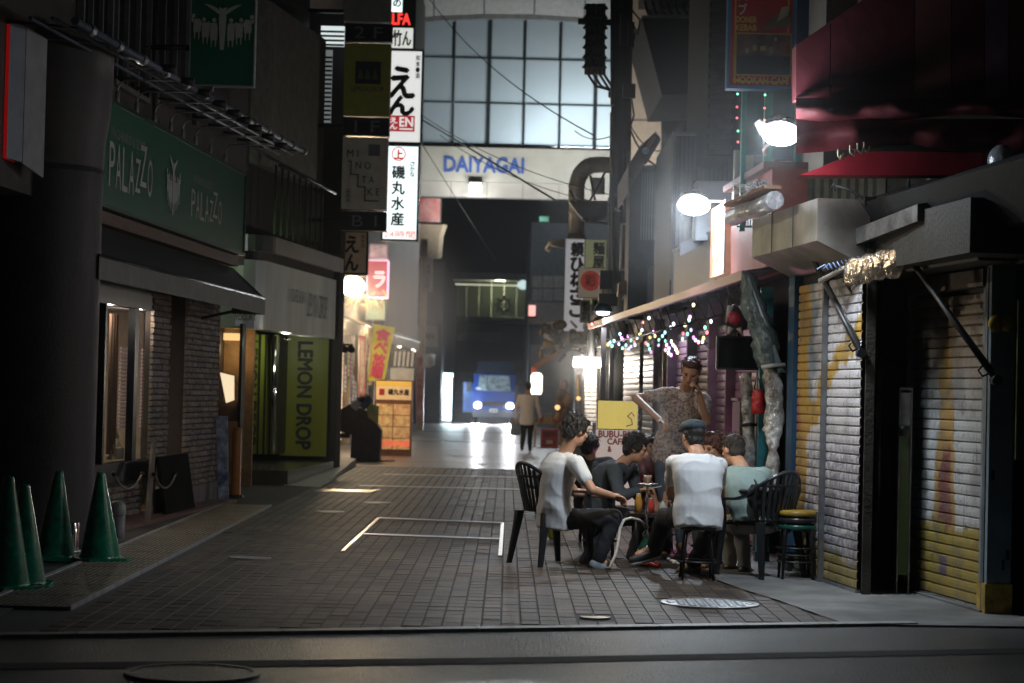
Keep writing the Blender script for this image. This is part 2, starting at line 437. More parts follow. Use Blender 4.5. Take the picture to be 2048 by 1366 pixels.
# left gutter with chequer plates, side walk
sw = MB(); sw.add([(-9,edgeY(-9),.004), (-2.6,edgeY(-2.6),.004), (gutx(27),27,.004), (-9,27,.004)], [(0,1,2,3)])
RTILE = mat('red_brown_tile', (.16,.085,.07), .55, var=.3, scale=5, bump=.2)
struct('side_walk', MB().hexa(Vector((-9,15.2,-.05)), Vector((4.88,0,0)), Vector((.75,11.3,0)), UP*.085), RTILE)
struct('side_walk_front', sheet([(-12,edgeY(-12)+.1), (-3.02,edgeY(-3.02)+.1), (-3.2,15.2), (-12,15.2)], .012), mat('side_concrete', (.09,.09,.088), .6, var=.3, bump=.4))
def cheq():
    m = bpy.data.materials.new('chequer_plate'); m.use_nodes = True; n = m.node_tree.nodes; l = m.node_tree.links; b = n['Principled BSDF']
    b.inputs['Base Color'].default_value = (.3,.27,.23,1); b.inputs['Metallic'].default_value = .7; b.inputs['Roughness'].default_value = .38
    g_ = n.new('ShaderNodeNewGeometry'); ck = n.new('ShaderNodeTexVoronoi'); ck.inputs['Scale'].default_value = 16; ck.inputs['Randomness'].default_value = 0
    l.new(g_.outputs['Position'], ck.inputs['Vector'])
    mr = n.new('ShaderNodeMapRange'); mr.inputs['From Min'].default_value = .2; mr.inputs['From Max'].default_value = .45; l.new(ck.outputs[0], mr.inputs[0])
    bp = n.new('ShaderNodeBump'); bp.inputs['Strength'].default_value = 1; bp.inputs['Distance'].default_value = .02; bp.invert = True; l.new(mr.outputs[0], bp.inputs['Height']); l.new(bp.outputs[0], b.inputs['Normal'])
    mx = n.new('ShaderNodeMix'); mx.data_type = 'RGBA'; mx.inputs[6].default_value = (.45,.4,.33,1); mx.inputs[7].default_value = (.1,.09,.08,1); l.new(mr.outputs[0], mx.inputs[0]); l.new(mx.outputs[2], b.inputs['Base Color']); return m
CHQ = mat('cover_steel', (.07,.062,.055), .5, .5, var=.3)
gd = (gut_b-gut_a).normalized(); gp = Vector((-gd.y, gd.x, 0)); glen = (gut_b-gut_a).length
gt = thing('gutter_cover', 'long steel chequer plate gutter cover running beside the left side walk', 'gutter cover', gut_a)
gt['kind'] = 'structure'; del gt['category']
n_ = int(glen/.75); pl_ = glen/n_
tr_ = MB()
for i_ in range(17):
    for j_ in range(13):
        c_ = gd*(.03+i_*.042)+gp*(.03+j_*.042)+UP*.0255; sg_ = 1 if (i_+j_) % 2 else -1
        d1 = (gd+gp*sg_).normalized()*.017; d2 = (gd-gp*sg_).normalized()*.007
        tr_.add([c_-d1, c_+d2, c_+d1, c_-d2, c_+UP*.004-d1*.3, c_+UP*.004+d1*.3], [(0,3,5,4),(0,4,1),(4,5,2,1),(5,3,2)])
tread = tr_.mesh('tread'); tread.materials.append(mat('tread_worn', (.5,.43,.32), .4, .4, var=.3))
pm = MB().hexa(Vector((0,0,-.01)), gd*(pl_-.008), gp*.56, UP*.035).mesh('cover_plate'); pm.materials.append(CHQ)
rm = MB().hexa(-gp*.022+UP*(-.01), gd*(pl_-.003), gp*.016, UP*.042).mesh('edge_rail'); rm.materials.append(GALV)
rm2 = MB().hexa(gp*.568+UP*(-.01), gd*(pl_-.003), gp*.04, UP*.042).mesh('edge_rail'); rm2.materials.append(KERB)
for i in range(n_):
    q_ = place(None, 'cover_plate', pm, gt, gd*pl_*i); place(None, 'tread', tread, q_)['kind'] = 'stuff'; place(None, 'edge_rail', rm, gt, gd*pl_*i); place(None, 'edge_rail', rm2, gt, gd*pl_*i)
# drain frame let into the paving
fr = thing('drain_frame', 'rectangular steel drain frame with two slotted grates in the middle of the lane', 'drain', frame_poly[0])
def ribbon(a, b, w_, z0=.006, z1=.017):
    d = (b-a).normalized(); p = Vector((-d.y, d.x, 0)); return MB().hexa(a-p*w_/2+UP*z0, b-a, p*w_, UP*(z1-z0))
BRASS = mat('worn_steel', (.62,.56,.47), .3, .9, var=.2)
A_, B_, C_, D_ = frame_poly; mA = A_.lerp(B_, .46); mD = D_.lerp(C_, .46)
ribbon(A_, B_, .035).build('rail', BRASS, fr); ribbon(D_, C_, .035).build('rail', BRASS, fr)
for p_, q_ in ((B_, C_), (mA, mD)):
    for sgn in (-.11, .11):
        ribbon(p_+Vector((0,sgn,0)), q_+Vector((0,sgn,0)), .02, .006, .0165).build('grate_edge', GALV, fr)
    nb = 60; bars = MB()
    for i in range(nb):
        c = p_.lerp(q_, (i+.5)/nb); bars.hexa(c+Vector((-.012,-.1,.006)), Vector((.024,0,0)), Vector((0,.2,0)), UP*.009)
    o = bars.build('grate_bars', mat('grate_steel', (.6,.6,.58), .35, .5, var=.15), fr); o['kind'] = 'stuff'
# manhole covers
def manhole(name, label, c, r, m, lines=True):
    t = thing(name, label, 'manhole cover', c)
    MB().lathe(c, [(r, -.01), (r, .0165), (r*.9, .0165), (r*.9, .0100)], 36, smooth=False).build('rim', GALV if 'large dark' not in label else m, t)
    d = MB().lathe(c, [(r*.9, .012), (0, .012)], 36, smooth=False)
    if lines:
        rr = random.Random(5); s_ = r*.2; k = -4
        for i in range(-4, 5):
            for j in range(-4, 5):
                q = Vector((i*s_, j*s_, 0))
                if q.length < r*.8: d.box(c+q+Vector((0,0,.015)), (s_*.6, s_*.6, .008), Euler((0,0,.6)))
    d.build('lid', m, t, recalc=True); return t
manhole('manhole_cover', 'round pale steel manhole cover in the paving in front of the seated group', G(1420,1210), .345, mat('pale_iron', (.7,.74,.78), .42, .4, var=.15))
manhole('valve_cover', 'small oval brass valve cover by the kerb of the lane', G(1190,1238), .1, BRASS, False)
manhole('manhole_cover', 'large dark iron manhole cover in the near asphalt at lower left', G(385,1350), .34, ASPH, False)
ln = G(690,983); t = thing('floor_hatch', 'bright rectangular steel hatch in the paving left of centre', 'hatch', ln)
hw = (G(740,983)-G(640,983)).length/2
MB().hexa(ln+Vector((-hw,-.35,.004)), Vector((hw*2,0,0)), Vector((.08,.7,0)), UP*.012).build('lid', mat('tan_plate', (.7,.55,.35), .36, .9, var=.2), t)
for s_ in (-1, 1): MB().hexa(ln+Vector((s_*hw-.03,-.35,.005)), Vector((.05,0,0)), Vector((.08,.7,0)), UP*.017).build('rim', BRASS, t)
for (px, py, wd) in ((660,1025,.28), (755,1007,.3), (500,1118,.3)):
    c = G(px, py); t = manhole('valve_cover', 'small round steel cover, %s' % {660:'between hatch and frame', 755:'just beyond the drain frame', 500:'in dark paving beside the chequer plates'}[px], c, wd*.6, GALV, False)
# pale concrete apron in front of the shutters on the right
struct('apron', sheet([(p.x,p.y) for p in apr], .0135), CONC)

# ================================================================ LEFT: column, cones, near sign
colY = 18.6; cl = W(62, 900, colY); CX_, CR = cl.x, .56
t = thing('round_column', 'massive dark round column with a wide curved head at the left edge', 'column', (CX_, colY, 0))
COLM = mat('column_paint', (.024,.021,.021), .6, var=.25, bump=.15)
MB().lathe((CX_, colY, 0), [(CR,0), (CR,3.35)], 48).build('shaft', COLM, t)
MB().lathe((CX_, colY, 0), [(CR*1.0,3.3), (CR*1.0,3.42), (CR*1.02,3.6), (CR*1.08,3.8), (CR*1.12,4.1), (CR*1.12,4.5)], 48).build('head', mat('column_head', (.055,.05,.045), .6, var=.2), t)
MB().lathe((CX_, colY, 0), [(CR+.012,.0), (CR+.012,.05)], 48).build('base_ring', DARKM, t)
c = W(143, 1090, 17.7); t = thing('bollard_stub', 'short chrome post between the green cones', 'post', (c.x, 17.7, .03))
MB().lathe((c.x, 17.7, .035), [(.062,0), (.062,.24), (.055,.25), (0,.25)], 24).build('tube', CHROME, t)
MB().lathe((c.x, 17.7, .035), [(.08,0), (.08,.012), (.062,.012)], 24).build('flange', STEEL, t)
CONEG = mat('green_cone_plastic', (.0,.16,.085), .26, var=.3, scale=10, c2=(.002,.09,.05), bump=.08)
def cone(x, y, z, rz, lean=(0,0), label='', h=.72, r=.165):
    t = thing('traffic_cone', label, 'traffic cone', (x,y,z), 'green traffic cones by the column')
    t.rotation_euler = (lean[0], lean[1], rz)
    m1 = MB().lathe((0,0,0), [(r*1.05,.02), (r,.03), (r*.98,.05), (.035,h-.02), (.03,h), (.018,h), (.016,h-.05), (0,h-.05)], 28)
    me = m1.mesh('cone_body'); me.materials.append(CONEG); place(None, 'cone_body', me, t)
    b = MB(); k = .205; pts = [(k,-k+.05),(k,k-.05),(k-.05,k),(-k+.05,k),(-k,k-.05),(-k,-k+.05),(-k+.05,-k),(k-.05,-k)]
    b.prism([(p[0],p[1],0) for p in pts], (0,0,.035)); me = b.mesh('cone_foot'); me.materials.append(CONEG); place(None, 'cone_foot', me, t)
    return t
def gcone(px, py, **k):
    p = G(px, py); return cone(p.x, p.y, .014, **k)
gcone(108, 1122, rz=.2, lean=(0,.03), label='green cone left of the chrome post, in front of the column')
gcone(200, 1126, rz=.5, lean=(0,-.02), label='green cone right of the chrome post, against the column edge')
gcone(44, 1178, rz=.1, label='nearest green cone at the left edge, right one of two side by side')
gcone(12, 1182, rz=.8, label='green cone cut by the left picture edge', h=.78)
# near red and white light box on the building left of the column
pl = front(17.2); uR, _ = pl.uv(22, 200)
t = thing('box_sign', 'red fronted white box sign projecting above the column at far left', 'sign', pl.at(uR, 2.9))
_, vt = pl.uv(20, 48); _, vb = pl.uv(20, 316); u0 = uR-.6; u1 = uR-.02
MB().rect(pl, u0, u1, vb, vt, -.3, 0).build('face', mat('red_acrylic', (.35,.006,.006), .4, var=.05, emit=(.5,.01,.01), es=.25), t)
MB().prism([pl.at(u1,vb-.0,.012), pl.at(u1+.10,vb-.02,-.10), pl.at(u1+.10,vt-.0,-.10), pl.at(u1,vt+.02,.012)], Vector((-.01,.2,0))).build('frame', mat('pale_blue_metal', (.4,.45,.52), .4, var=.1), t)
MB().prism([pl.at(u1+.105,vb-.03,-.11), pl.at(u1+.17,vb-.1,-.6), pl.at(u1+.17,vt-.02,-.6), pl.at(u1+.105,vt,-.11)], Vector((-.02,.02,0))).build('side_panel', mat('grey_panel', (.35,.36,.37), .4, var=.15), t)

# ================================================================ LEFT: parlour building
LA = Plane((-3.82,19.4), (-3.34,26.6)); LB = LA.off(-.38); LU = LA.off(-.22)
bld = thing('parlour_building', 'dark brown building with stone piers behind the long green sign', 'building', LB.at(2,0,-1))
uE = LB.uv(432, 800)[0]      # far end of the ground floor
u0w = LB.uv(160, 800)[0]
WALLB = mat('brown_wall', (.06,.05,.042), .7, var=.25, bump=.3)
MB().rect(LU, -5, LU.uv(490,300)[0]+.15, 3.05, 9, -4, 0).build('upper_wall', WALLB, bld)
# upper windows with frames and lattice
WF = mat('window_frame_grey', (.16,.16,.16), .5, var=.2)
for (xa, xb, ya, yb, nx) in ((152,214,-120,176,2), (222,292,-120,190,2), (318,372,-100,170,1)):
    ua, ub = LU.uv(xa, 50)[0], LU.uv(xb, 50)[0]; vb_ = LU.uv((xa+xb)/2, yb)[1]; vt_ = LU.uv((xa+xb)/2, ya)[1]
    f = MB(); e = .05
    f.rect(LU,ua,ub,vb_,vb_+e,0.004,.07); f.rect(LU,ua,ub,vt_-e,vt_,0.004,.07); f.rect(LU,ua,ua+e,vb_+e,vt_-e,0.004,.07); f.rect(LU,ub-e,ub,vb_+e,vt_-e,0.004,.07)
    for k in range(1, nx+1): f.rect(LU, ua+(ub-ua)*k/(nx+1)-.02, ua+(ub-ua)*k/(nx+1)+.02, vb_+e, vt_-e, .004, .06)
    wdw = f.build('window', WF, bld)
    MB().rect(LU,ua+e,ub-e,vb_+e,vt_-e,.005,.015).build('pane', mat('dark_pane', (.012,.013,.015), .12, var=.1), wdw)
# cables and pipe on the upper wall
for px in (300, 380):
    a = LU.p(px, 250); b = LU.p(px, -40); MB().cyl(a+LU.n*.06, b+LU.n*.06, .035, n=10).build('downpipe', mat('brown_pipe', (.07,.06,.055), .5, var=.2), bld)
# green fascia sign
us0, us1 = LA.uv(188,300)[0], LA.uv(488,420)[0]; vs0, vs1 = LA.uv(340,450)[1], 0
vs0 = (LA.uv(190,402)[1]+LA.uv(487,506)[1])/2; vs1 = (LA.uv(190,188)[1]+LA.uv(487,350)[1])/2
sg = thing('fascia_sign', 'long green shop sign reading PALAZZO twice with a pale emblem between', 'sign', LA.at((us0+us1)/2, vs0, -.1))
MB().rect(LA, us0-.35, us1, vs0, vs1, -.2, 0).build('panel', GREENS, sg)
ft = MB(); e = .035
ft.rect(LA, us0-.35, us1, vs1, vs1+e, -.21, .02); ft.rect(LA, us0-.35, us1, vs0-e, vs0, -.21, .02); ft.rect(LA, us1, us1+e, vs0-e, vs1+e, -.21, .02)
ft.build('frame', mat('sign_frame_green', (.03,.09,.06), .35, .3, var=.2), sg)
def sgn_text(txt, x0, x1, yt, yb, name='lettering', rise=0):
    ua, ub = LA.uv(x0, 400)[0], LA.uv(x1, 400)[0]; xm = (x0+x1)/2
    v0_, v1_ = LA.uv(xm, yb)[1], LA.uv(xm, yt)[1]
    return ua, ub, v0_, v1_
def palazzo(x0, x1, yt, yb, st, sb, with_z=True):
    ua, ub, v0_, v1_ = sgn_text('', x0, x1, yt, yb); mb = MB(); n = 7; wch = (ub-ua)/n; H = v1_-v0_
    for i, ch in enumerate('PALAZZO'):
        dy = H*.28 if i == 5 else (-H*.0)
        a = ua+wch*(i+.08) - (wch*.25 if i == 5 else 0); b = ua+wch*(i+.9)
        text(mb, ch, LA, a, b, v0_+dy+(H*.1 if i > 3 and i != 5 else 0), v1_+dy*.9-(H*.12 if i == 4 else 0), .006)
    mb.build('lettering', EMBL, sg)
    ua, ub, v0_, v1_ = sgn_text('', x0+4, x1-18, st, sb); text(MB(), 'PACHINKO & SLOT', LA, ua, ub, v0_, v1_, .006).build('small_lettering', mat('pale_print_small', (.3,.32,.27), .5, var=.1), sg)
palazzo(214, 304, 300, 388, 268, 288); palazzo(381, 444, 390, 445, 356, 372)
def emblem(parent, pl, uc, vc, wd, ht, m, d=.006):
    """crown of standing figures round a bird with spread wings"""
    mb = MB()
    def poly(pts, dd=0): mb.prism([pl.at(uc+wd*p[0], vc+ht*p[1], d+dd) for p in pts], pl.n*.003)
    for s in (-1, 1):
        poly([(0,.22), (s*.12,.34), (s*.3,.5), (s*.2,.48), (s*.1,.42), (0,.3)])          # wings
        poly([(0,.4), (s*.06,.44), (s*.05,.28), (0,.22)], .001)
        for k, (x, top, bot) in enumerate(((.135,.16,-.40), (.265,.17,-.34), (.40,.24,-.24))):
            x *= s; lean = s*.03*k
            poly([(x+lean+.034*math.cos(a), top+.05*math.sin(a)) for a in [6.283*q/8 for q in range(8)]], .001*k)
            poly([(x-.045,top-.06), (x+.045,top-.06), (x+.062,-.02), (x+.055,bot+.14), (x-.055,bot+.14), (x-.06,-.02)], .001*k)
            for q in (-.035, .03): poly([(x+q-.013,bot+.142), (x+q+.013,bot+.142), (x+q+.006,bot-.01*k), (x+q-.008,bot)], .001*k)
            poly([(x+s*.05,top-.08), (x+s*.085,top-.02), (x+s*.095,top-.10), (x+s*.06,top-.16)], .0035)
    poly([(-.06,.24), (0,.32), (.06,.24), (.05,-.1), (.03,-.46), (-.03,-.46), (-.05,-.1)], .0025)
    return mb.build('emblem', m, parent)
ua, va = LA.uv(345, 378); emblem(sg, LA, ua, LA.uv(345,375)[1], (LA.uv(359,378)[0]-LA.uv(331,378)[0]), LA.uv(345,315)[1]-LA.uv(345,435)[1], EMBL)
# brown beam under the sign
MB().rect(LA.off(-.05), us0-.35, us1, vs0-.17, vs0-.05, -.15, 0).build('beam', BROWNW, bld)
# gooseneck lamp arms over the sign
arm_x = (198, 240, 279, 316, 348, 372, 398, 428, 458)
for i, px in enumerate(arm_x):
    u = LA.uv(px, 300)[0]; b = LA.at(u, vs1+.03, -.04)
    t = thing('sign_lamp_arm', 'thin curved lamp arm on top of the green sign, number %s from the column end' % ['first','second','third','fourth','fifth','sixth','seventh','eighth','last'][i], 'lamp arm', b, 'lamp arms along the green sign')
    pts = [b, b+UP*.14] + [b+UP*(.14+.10*math.sin(a))+LA.n*(.10*(1-math.cos(a))) for a in (.5,1.0,1.57)] + [b+UP*.24+LA.n*.62]
    MB().tube(pts, .009, 8).build('arm', GALV, t); MB().cyl(b, b+UP*.13, .022, n=10).build('socket', mat('socket_grey', (.3,.3,.3), .5, var=.1), t)
    MB().cyl(b+UP*.25+LA.n*.6, b+UP*.23+LA.n*.74, .03, .045, 12).build('lamp_head', BLK, t)
# folded awning frame in front of the upper wall
pa, pb = LA.off(.55).p(150, 42), LA.off(.55).p(612, 306)
t = thing('rail_rack', 'long bluish grey awning rail with cross arms above the green sign', 'rail rack', pa)
RAIL = mat('blue_grey_rail', (.10,.12,.16), .6, .1, var=.3)
MB().cyl(pa, pb, .035, n=10).build('rail', RAIL, t)
d_ = pb-pa
for k in range(13):
    f_ = .04+.94*k/12; q = pa+d_*f_
    MB().cyl(q, q-LA.n*.7+UP*.06, .014, n=6).build('cross_arm', RAIL, t)
    MB().cyl(q-d_.normalized()*.06, q+d_.normalized()*.06, .05, n=8).build('clamp', GALV, t)
for o_ in (.18, .36): MB().cyl(pa-LA.n*o_+UP*.02, pb-LA.n*o_-UP*.02, .018, n=6).build('slat_rail', RAIL, t)
# small spot lamps over the column
for (px, py) in ((176,112), (88,78)):
    b = W(px, py, 19.2); t = thing('spot_lamp', 'small half round spotlight %s' % ('with a bluish glint above the column head' if px > 100 else 'nearest the red box sign'), 'lamp', b)
    MB().lathe(b, [(.0,.08), (.05,.07), (.09,.02), (.1,-.01), (.085,-.012), (0,.03)], 20, axis=(.35,-.2,.9)).build('shade', STEEL, t)
    MB().tube([b+UP*.06, b+Vector((.05,.1,.14)), b+Vector((.2,.5,.16)), b+Vector((-.0,1.0,.16))], .012, 6).build('bracket', DARKM, t)
sl_ = W(178,116,19.0); ls = light('shutter_fill_spot', 'SPOT', sl_+Vector((.3,-.35,-.12)), 430, (1,.87,.72), .05, spot_size=math.radians(85), spot_blend=1); aim(ls, (2.9, 16.6, 1.4))  # unseen spot added to light the shutters opposite
# green banner sign
pl = front(21.8)
t, (u0,u1,v0,v1) = lightbox('banner_sign', 'green banner with a pale crown emblem hanging over the lane at upper left', 'sign', pl, 380, -90, 511, 172, .14, mat('banner_green', (.012,.14,.085), .45, var=.1), mat('banner_edge', (.3,.36,.33), .4, var=.1), edge=.012)
ue, ve = pl.uv(445, 56); emblem(t, pl, ue, ve, .66, .5, EMBL, .004)
MB().cyl(pl.at(u0-.6, v0+.4, -.07), pl.at(u0, v0+.4, -.07), .03, n=8).build('bracket', DARKM, t)
MB().rect(pl, u0+.15, u0+.25, v0-.05, v0, -.1,-.03).build('clip', STEEL, t)

# awning under the sign
aw = thing('shop_awning', 'dark green awning with a paler grey valance over the parlour entrance', 'awning', LA.at(3, 2.4, .3))
AWG = mat('awning_green', (.03,.04,.034), .7, var=.2, bump=.15); VAL = mat('valance_grey', (.13,.135,.12), .65, var=.2, bump=.1)
LV = LA.off(.25)
uv0 = LV.uv(198, 520)[0]; uv1 = LV.uv(530, 610)[0]
vt = (LV.uv(198,506)[1]+LV.uv(530,600)[1])/2; vb = (LV.uv(198,561)[1]+LV.uv(530,628)[1])/2
print('awning', uv0, uv1, vt, vb, vs0)
us_ = LA.uv(205, 450)[0]-1.5
top_v = vs0-.18
def wavy(u, v, d): return LA.at(u, v, d)
MB().grid(lambda a, b: LA.at(uv0+.02+(uv1-uv0-.02-(1-b)*.12)*a, top_v+(vt-top_v)*b-.035*math.sin(math.pi*b), -.15+.40*b), 12, 6).build('canopy', AWG, aw)
MB().prism([LA.at(uv1-.12,top_v,-.15), LA.at(uv1,vt,.25), LA.at(uv1,vb,.25), LA.at(uv1-.12,vb,-.15)], LA.u*.012).build('side_panel', AWG, aw)
MB().grid(lambda a, b: LA.at(uv0+(uv1-uv0)*a, vt+(vb-vt)*b, .253+.006*math.sin(a*60)*b), 60, 3).build('valance', VAL, aw)
MB().cyl(LA.at(uv0+.02,vt,.24), LA.at(uv1,vt,.24), .018, n=8).build('front_bar', DARKM, aw)
MB().cyl(LA.at(uv1-1.2,vb+.02,.2), LA.at(uv1-1.2,vb-.1,-.3), .018, n=8).build('stay', DARKM, aw)
# ground floor: stone piers, glazing, plinth
STONES = [mat('split_stone_%s' % k, c, .8, var=.25, scale=12, bump=.8, bscale=40) for k, c in (('pale',(.38,.35,.31)), ('grey',(.27,.26,.24)), ('tan',(.33,.28,.22)))]
MORT = mat('stone_backing', (.06,.055,.05), .9, var=.2)
st_me = [[None]*3 for _ in range(5)]
for i, L in enumerate((.14,.2,.26,.1,.32)):
    for k in range(3):
        r_ = random.Random(i*3+k); mb = MB()
        vs = [(0,-.0,0),(L-.012,0,0),(L-.012,0,.062),(0,0,.062)]
        fr_ = [(.006,r_.uniform(.03,.045),.005),(L-.018,r_.uniform(.03,.045),.005),(L-.018,r_.uniform(.025,.045),.057),(.006,r_.uniform(.025,.045),.057),(L*.5,r_.uniform(.045,.055),.03)]
        V = vs+fr_; F_ = [(0,1,5,4),(1,2,6,5),(2,3,7,6),(3,0,4,7),(4,5,8),(5,6,8),(6,7,8),(7,4,8)]
        q = [LB.u*p[0]+LB.n*p[1]+UP*p[2] for p in V]; mb.add(q, F_); me = mb.mesh('stone'); me.materials.append(STONES[k]); st_me[i][k] = me
def stonework(pl, u0, u1, v0, v1, name='pier', thick=.3):
    base = MB().rect(pl, u0, u1, v0, v1, -thick, 0).build(name, MORT, bld)
    r_ = random.Random(int(u0*100)); v = v0; Ls = (.14,.2,.26,.1,.32); bo = wloc(base)
    while v < v1-.05:
        u = u0
        while u < u1-.06:
            i = r_.randrange(5)
            if u+Ls[i] > u1: i = 3
            place(None, 'stone', st_me[i][r_.randrange(3)], base, pl.at(u, v, 0)-bo); u += Ls[i]
        v += .068
    return base
uP0, uP1 = LB.uv(366, 800)[0], LB.uv(431, 800)[0]
stonework(LB, uP0, uP1, .25, 2.6)
MB().rect(LB, uP0-.01, uP1+.01, 0.0, .25, -.3, .05).build('plinth', mat('plinth', (.2,.19,.175), .8, var=.2, bump=.4), bld)
uQ0, uQ1 = LB.uv(318, 800)[0], LB.uv(352, 800)[0]
LB2 = LB.off(-.12)
stonework(LB2, uQ0, uQ1, .6, 2.6, thick=.06)
uS0, uS1 = LB.uv(212, 1000)[0], LB.uv(300, 1000)[0]
stonework(LB2, uS0-.2, uS1, .03, .42, 'low_wall', .25)
# dark recess, glazing
uG0, uG1 = LB.uv(150, 800)[0]-.6, uQ0
GLZ = mat('dark_sash', (.015,.017,.025), .35, .3, var=.2)
vsill, vhead = .62, 2.28
f = MB()
for px, wd in ((210,.07), (272,.17), (309,.09)):
    u = LB2.uv(px, 750)[0]; f.rect(LB2, u-wd/2, u+wd/2, vsill, vhead, -.08, 0)
f.rect(LB2, uG0, uG1, vhead, 2.75, -.1, .02); f.rect(LB2, uG0, uG1, vsill-.2, vsill, -.1, .03)
f.build('shop_window', GLZ, bld)
wn_ = bld.children[-1] if False else None
MB().add([LB2.at(uG0,vsill,-.047), LB2.at(uG1,vsill,-.047), LB2.at(uG1,vhead,-.047), LB2.at(uG0,vhead,-.047)], [(0,1,2,3)]).build('glass_pane', GL, bld)
# shop interior (seen through the glass)
inn = thing('shop_interior', 'dim interior of the parlour behind the glass front', 'interior', LB.at(2,0,-2)); del inn['category']; inn['kind'] = 'structure'
INW = mat('interior_wall', (.45,.4,.33), .8, var=.15)
MB().rect(LB2, uG0-1, uP0, 0, 2.7, -2.3, -2.2).build('back_wall', INW, inn)
MB().rect(LB2, uG0-1, uP0, 2.3, 2.4, -2.2, -.12).build('ceiling', mat('interior_ceiling', (.6,.6,.62), .8, var=.1), inn)
MB().rect(LB2, uG0-1, uP0, .0, .04, -2.2, -.12).build('floor', BROWNW, inn)
MB().rect(LB2, uP0-.1, uP0, .04, 2.3, -2.2, -.35).build('side_wall', INW, inn)
CURT = mat('brown_curtain', (.25,.15,.1), .8, var=.3, scale=20, stretch=(1,1,.1))
for (xa, xb) in ((183,206), (216,232), (262,270)):
    ua, ub = LB2.off(-.12).uv(xa,750)[0], LB2.off(-.12).uv(xb,750)[0]; P3 = LB2.off(-.12)
    t = thing('window_curtain', 'brown gathered curtain %s' % {183:'next to the column',216:'left of the white slat reflection',262:'between the slat reflections'}[xa], 'curtain', P3.at(ua,.7))
    MB().grid(lambda a, b: P3.at(ua+(ub-ua)*a, .7+1.5*b, .02*math.sin(a*(ub-ua)*60)), 40, 4).build('cloth', CURT, t)
SLAT_REFL = mat('reflected_slat', (.7,.55,.56), .5, var=.1, emit=(.9,.6,.62), es=.05)  # glowing slats stand in for the shutters' reflection in the glass
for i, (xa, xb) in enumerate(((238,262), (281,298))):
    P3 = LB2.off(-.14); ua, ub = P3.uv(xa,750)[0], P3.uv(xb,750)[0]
    t = thing('shutter_reflection', 'pinkish white slats standing in for the shutter reflection in the %s pane' % ('middle' if i == 0 else 'far'), 'reflection', P3.at(ua,.95))
    me = MB().hexa(Vector((0,0,0)), P3.u*(ub-ua), P3.n*.02+UP*.008, UP*.02).mesh('slat'); me.materials.append(SLAT_REFL)
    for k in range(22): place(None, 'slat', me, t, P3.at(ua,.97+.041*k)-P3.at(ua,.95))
# small castle ornament on the sill
P3 = LB2.off(-.14); b = P3.at(P3.uv(231,850)[0], .64)
t = thing('castle_ornament', 'pale toy castle with pointed towers on the window sill', 'ornament', b)
CAS = mat('ornament_ivory', (.6,.5,.36), .6, var=.2)
for dx, h, r_ in ((-.06,.26,.035), (0,.38,.04), (.07,.22,.035), (.13,.16,.03), (-.12,.16,.03)):
    c = b+P3.u*dx*1.9; MB().cyl(c, c+UP*h*.6, r_, n=10).build('tower', CAS, t); MB().cyl(c+UP*h*.6, c+UP*h, r_*1.1, .002, 10).build('spire', CAS, t)
MB().rect(P3, P3.uv(231,850)[0]-.17, P3.uv(231,850)[0]+.17, .64, .76, -.03, .06).build('castle_wall', CAS, t)
light('window_fill_light', 'POINT', LB2.at(LB2.uv(232,700)[0], 2.2, -.08), 9, (1,.82,.66), .03); light('window_fill_light', 'POINT', LB2.at(LB2.uv(290,700)[0], 2.2, -.08), 7, (1,.75,.62), .03)  # unseen points added to light what stands behind the glass
l_ = light('shop_light', 'AREA', LB2.at(LB2.uv(240,700)[0], 2.25, -1.2), 30, (1,.78,.55), shape='SQUARE', size=.8); l_.rotation_euler = (0,0,0)
# black board with rope, leaning board, litter bin
P3 = LB.off(.08); ua, ub = P3.uv(305,980)[0], P3.uv(364,980)[0]
t = thing('menu_stand', 'black board standing against the stone pier', 'board', P3.at(ua,.035,.1))
MB().prism([P3.at(ua,.035,.12), P3.at(ub,.035,.12), P3.at(ub,.66,.02), P3.at(ua,.66,.02)], P3.n*.04).build('board', mat('matt_black_board', (.008,.008,.008), .95, var=.1, spec=.05), t)
MB().rect(P3, ua+.05, ub-.05, .036, .3, .0, .03).build('support', BLK, t)
ROPE = mat('pale_rope', (.3,.26,.2), .8, var=.3, scale=60)
for i, (xa, xb, pyy) in enumerate(((228,284,948), (308,352,948))):
    a = LB.off(.2).p(xa, pyy); b = LB.off(.2).p(xb, pyy)
    t = thing('hanging_rope', 'rope swag %s' % ('in front of the low stone wall' if i == 0 else 'across the black board'), 'rope', a)
    MB().tube([a.lerp(b, k/12)-UP*(.62*(k/12)*(1-k/12)) for k in range(13)], .012, 6).build('rope', ROPE, t)
    for q in (a, b): MB().ell(q, .025).build('hook', DARKM, t)
a = LB.off(.3).p(288, 1055); b = LB.off(.05).p(302, 880)
t = thing('leaning_plank', 'narrow wooden plank leaning on the window sill', 'plank', a)
MB().hexa(a, LB.u*.16, b-a, LB.n*.025).build('board', mat('grey_wood', (.12,.1,.085), .7, var=.3, stretch=(1,1,.2), bump=.3), t)
b = G(233, 1084); t = thing('litter_bin', 'small grey domed litter bin behind the right cone', 'bin', (b.x,b.y,.03))
BINM = mat('bin_grey', (.13,.13,.13), .5, var=.15)
MB().lathe((b.x,b.y,.033), [(.07,0),(.075,.2),(.07,.2),(.07,.22)], 20).build('body', BINM, t); MB().lathe((b.x,b.y,.033), [(.082,.22),(.082,.25),(.07,.31),(.04,.34),(0,.345)], 20).build('lid', mat('bin_lid', (.2,.2,.19), .5, var=.15), t)
P3 = LB.off(.02)
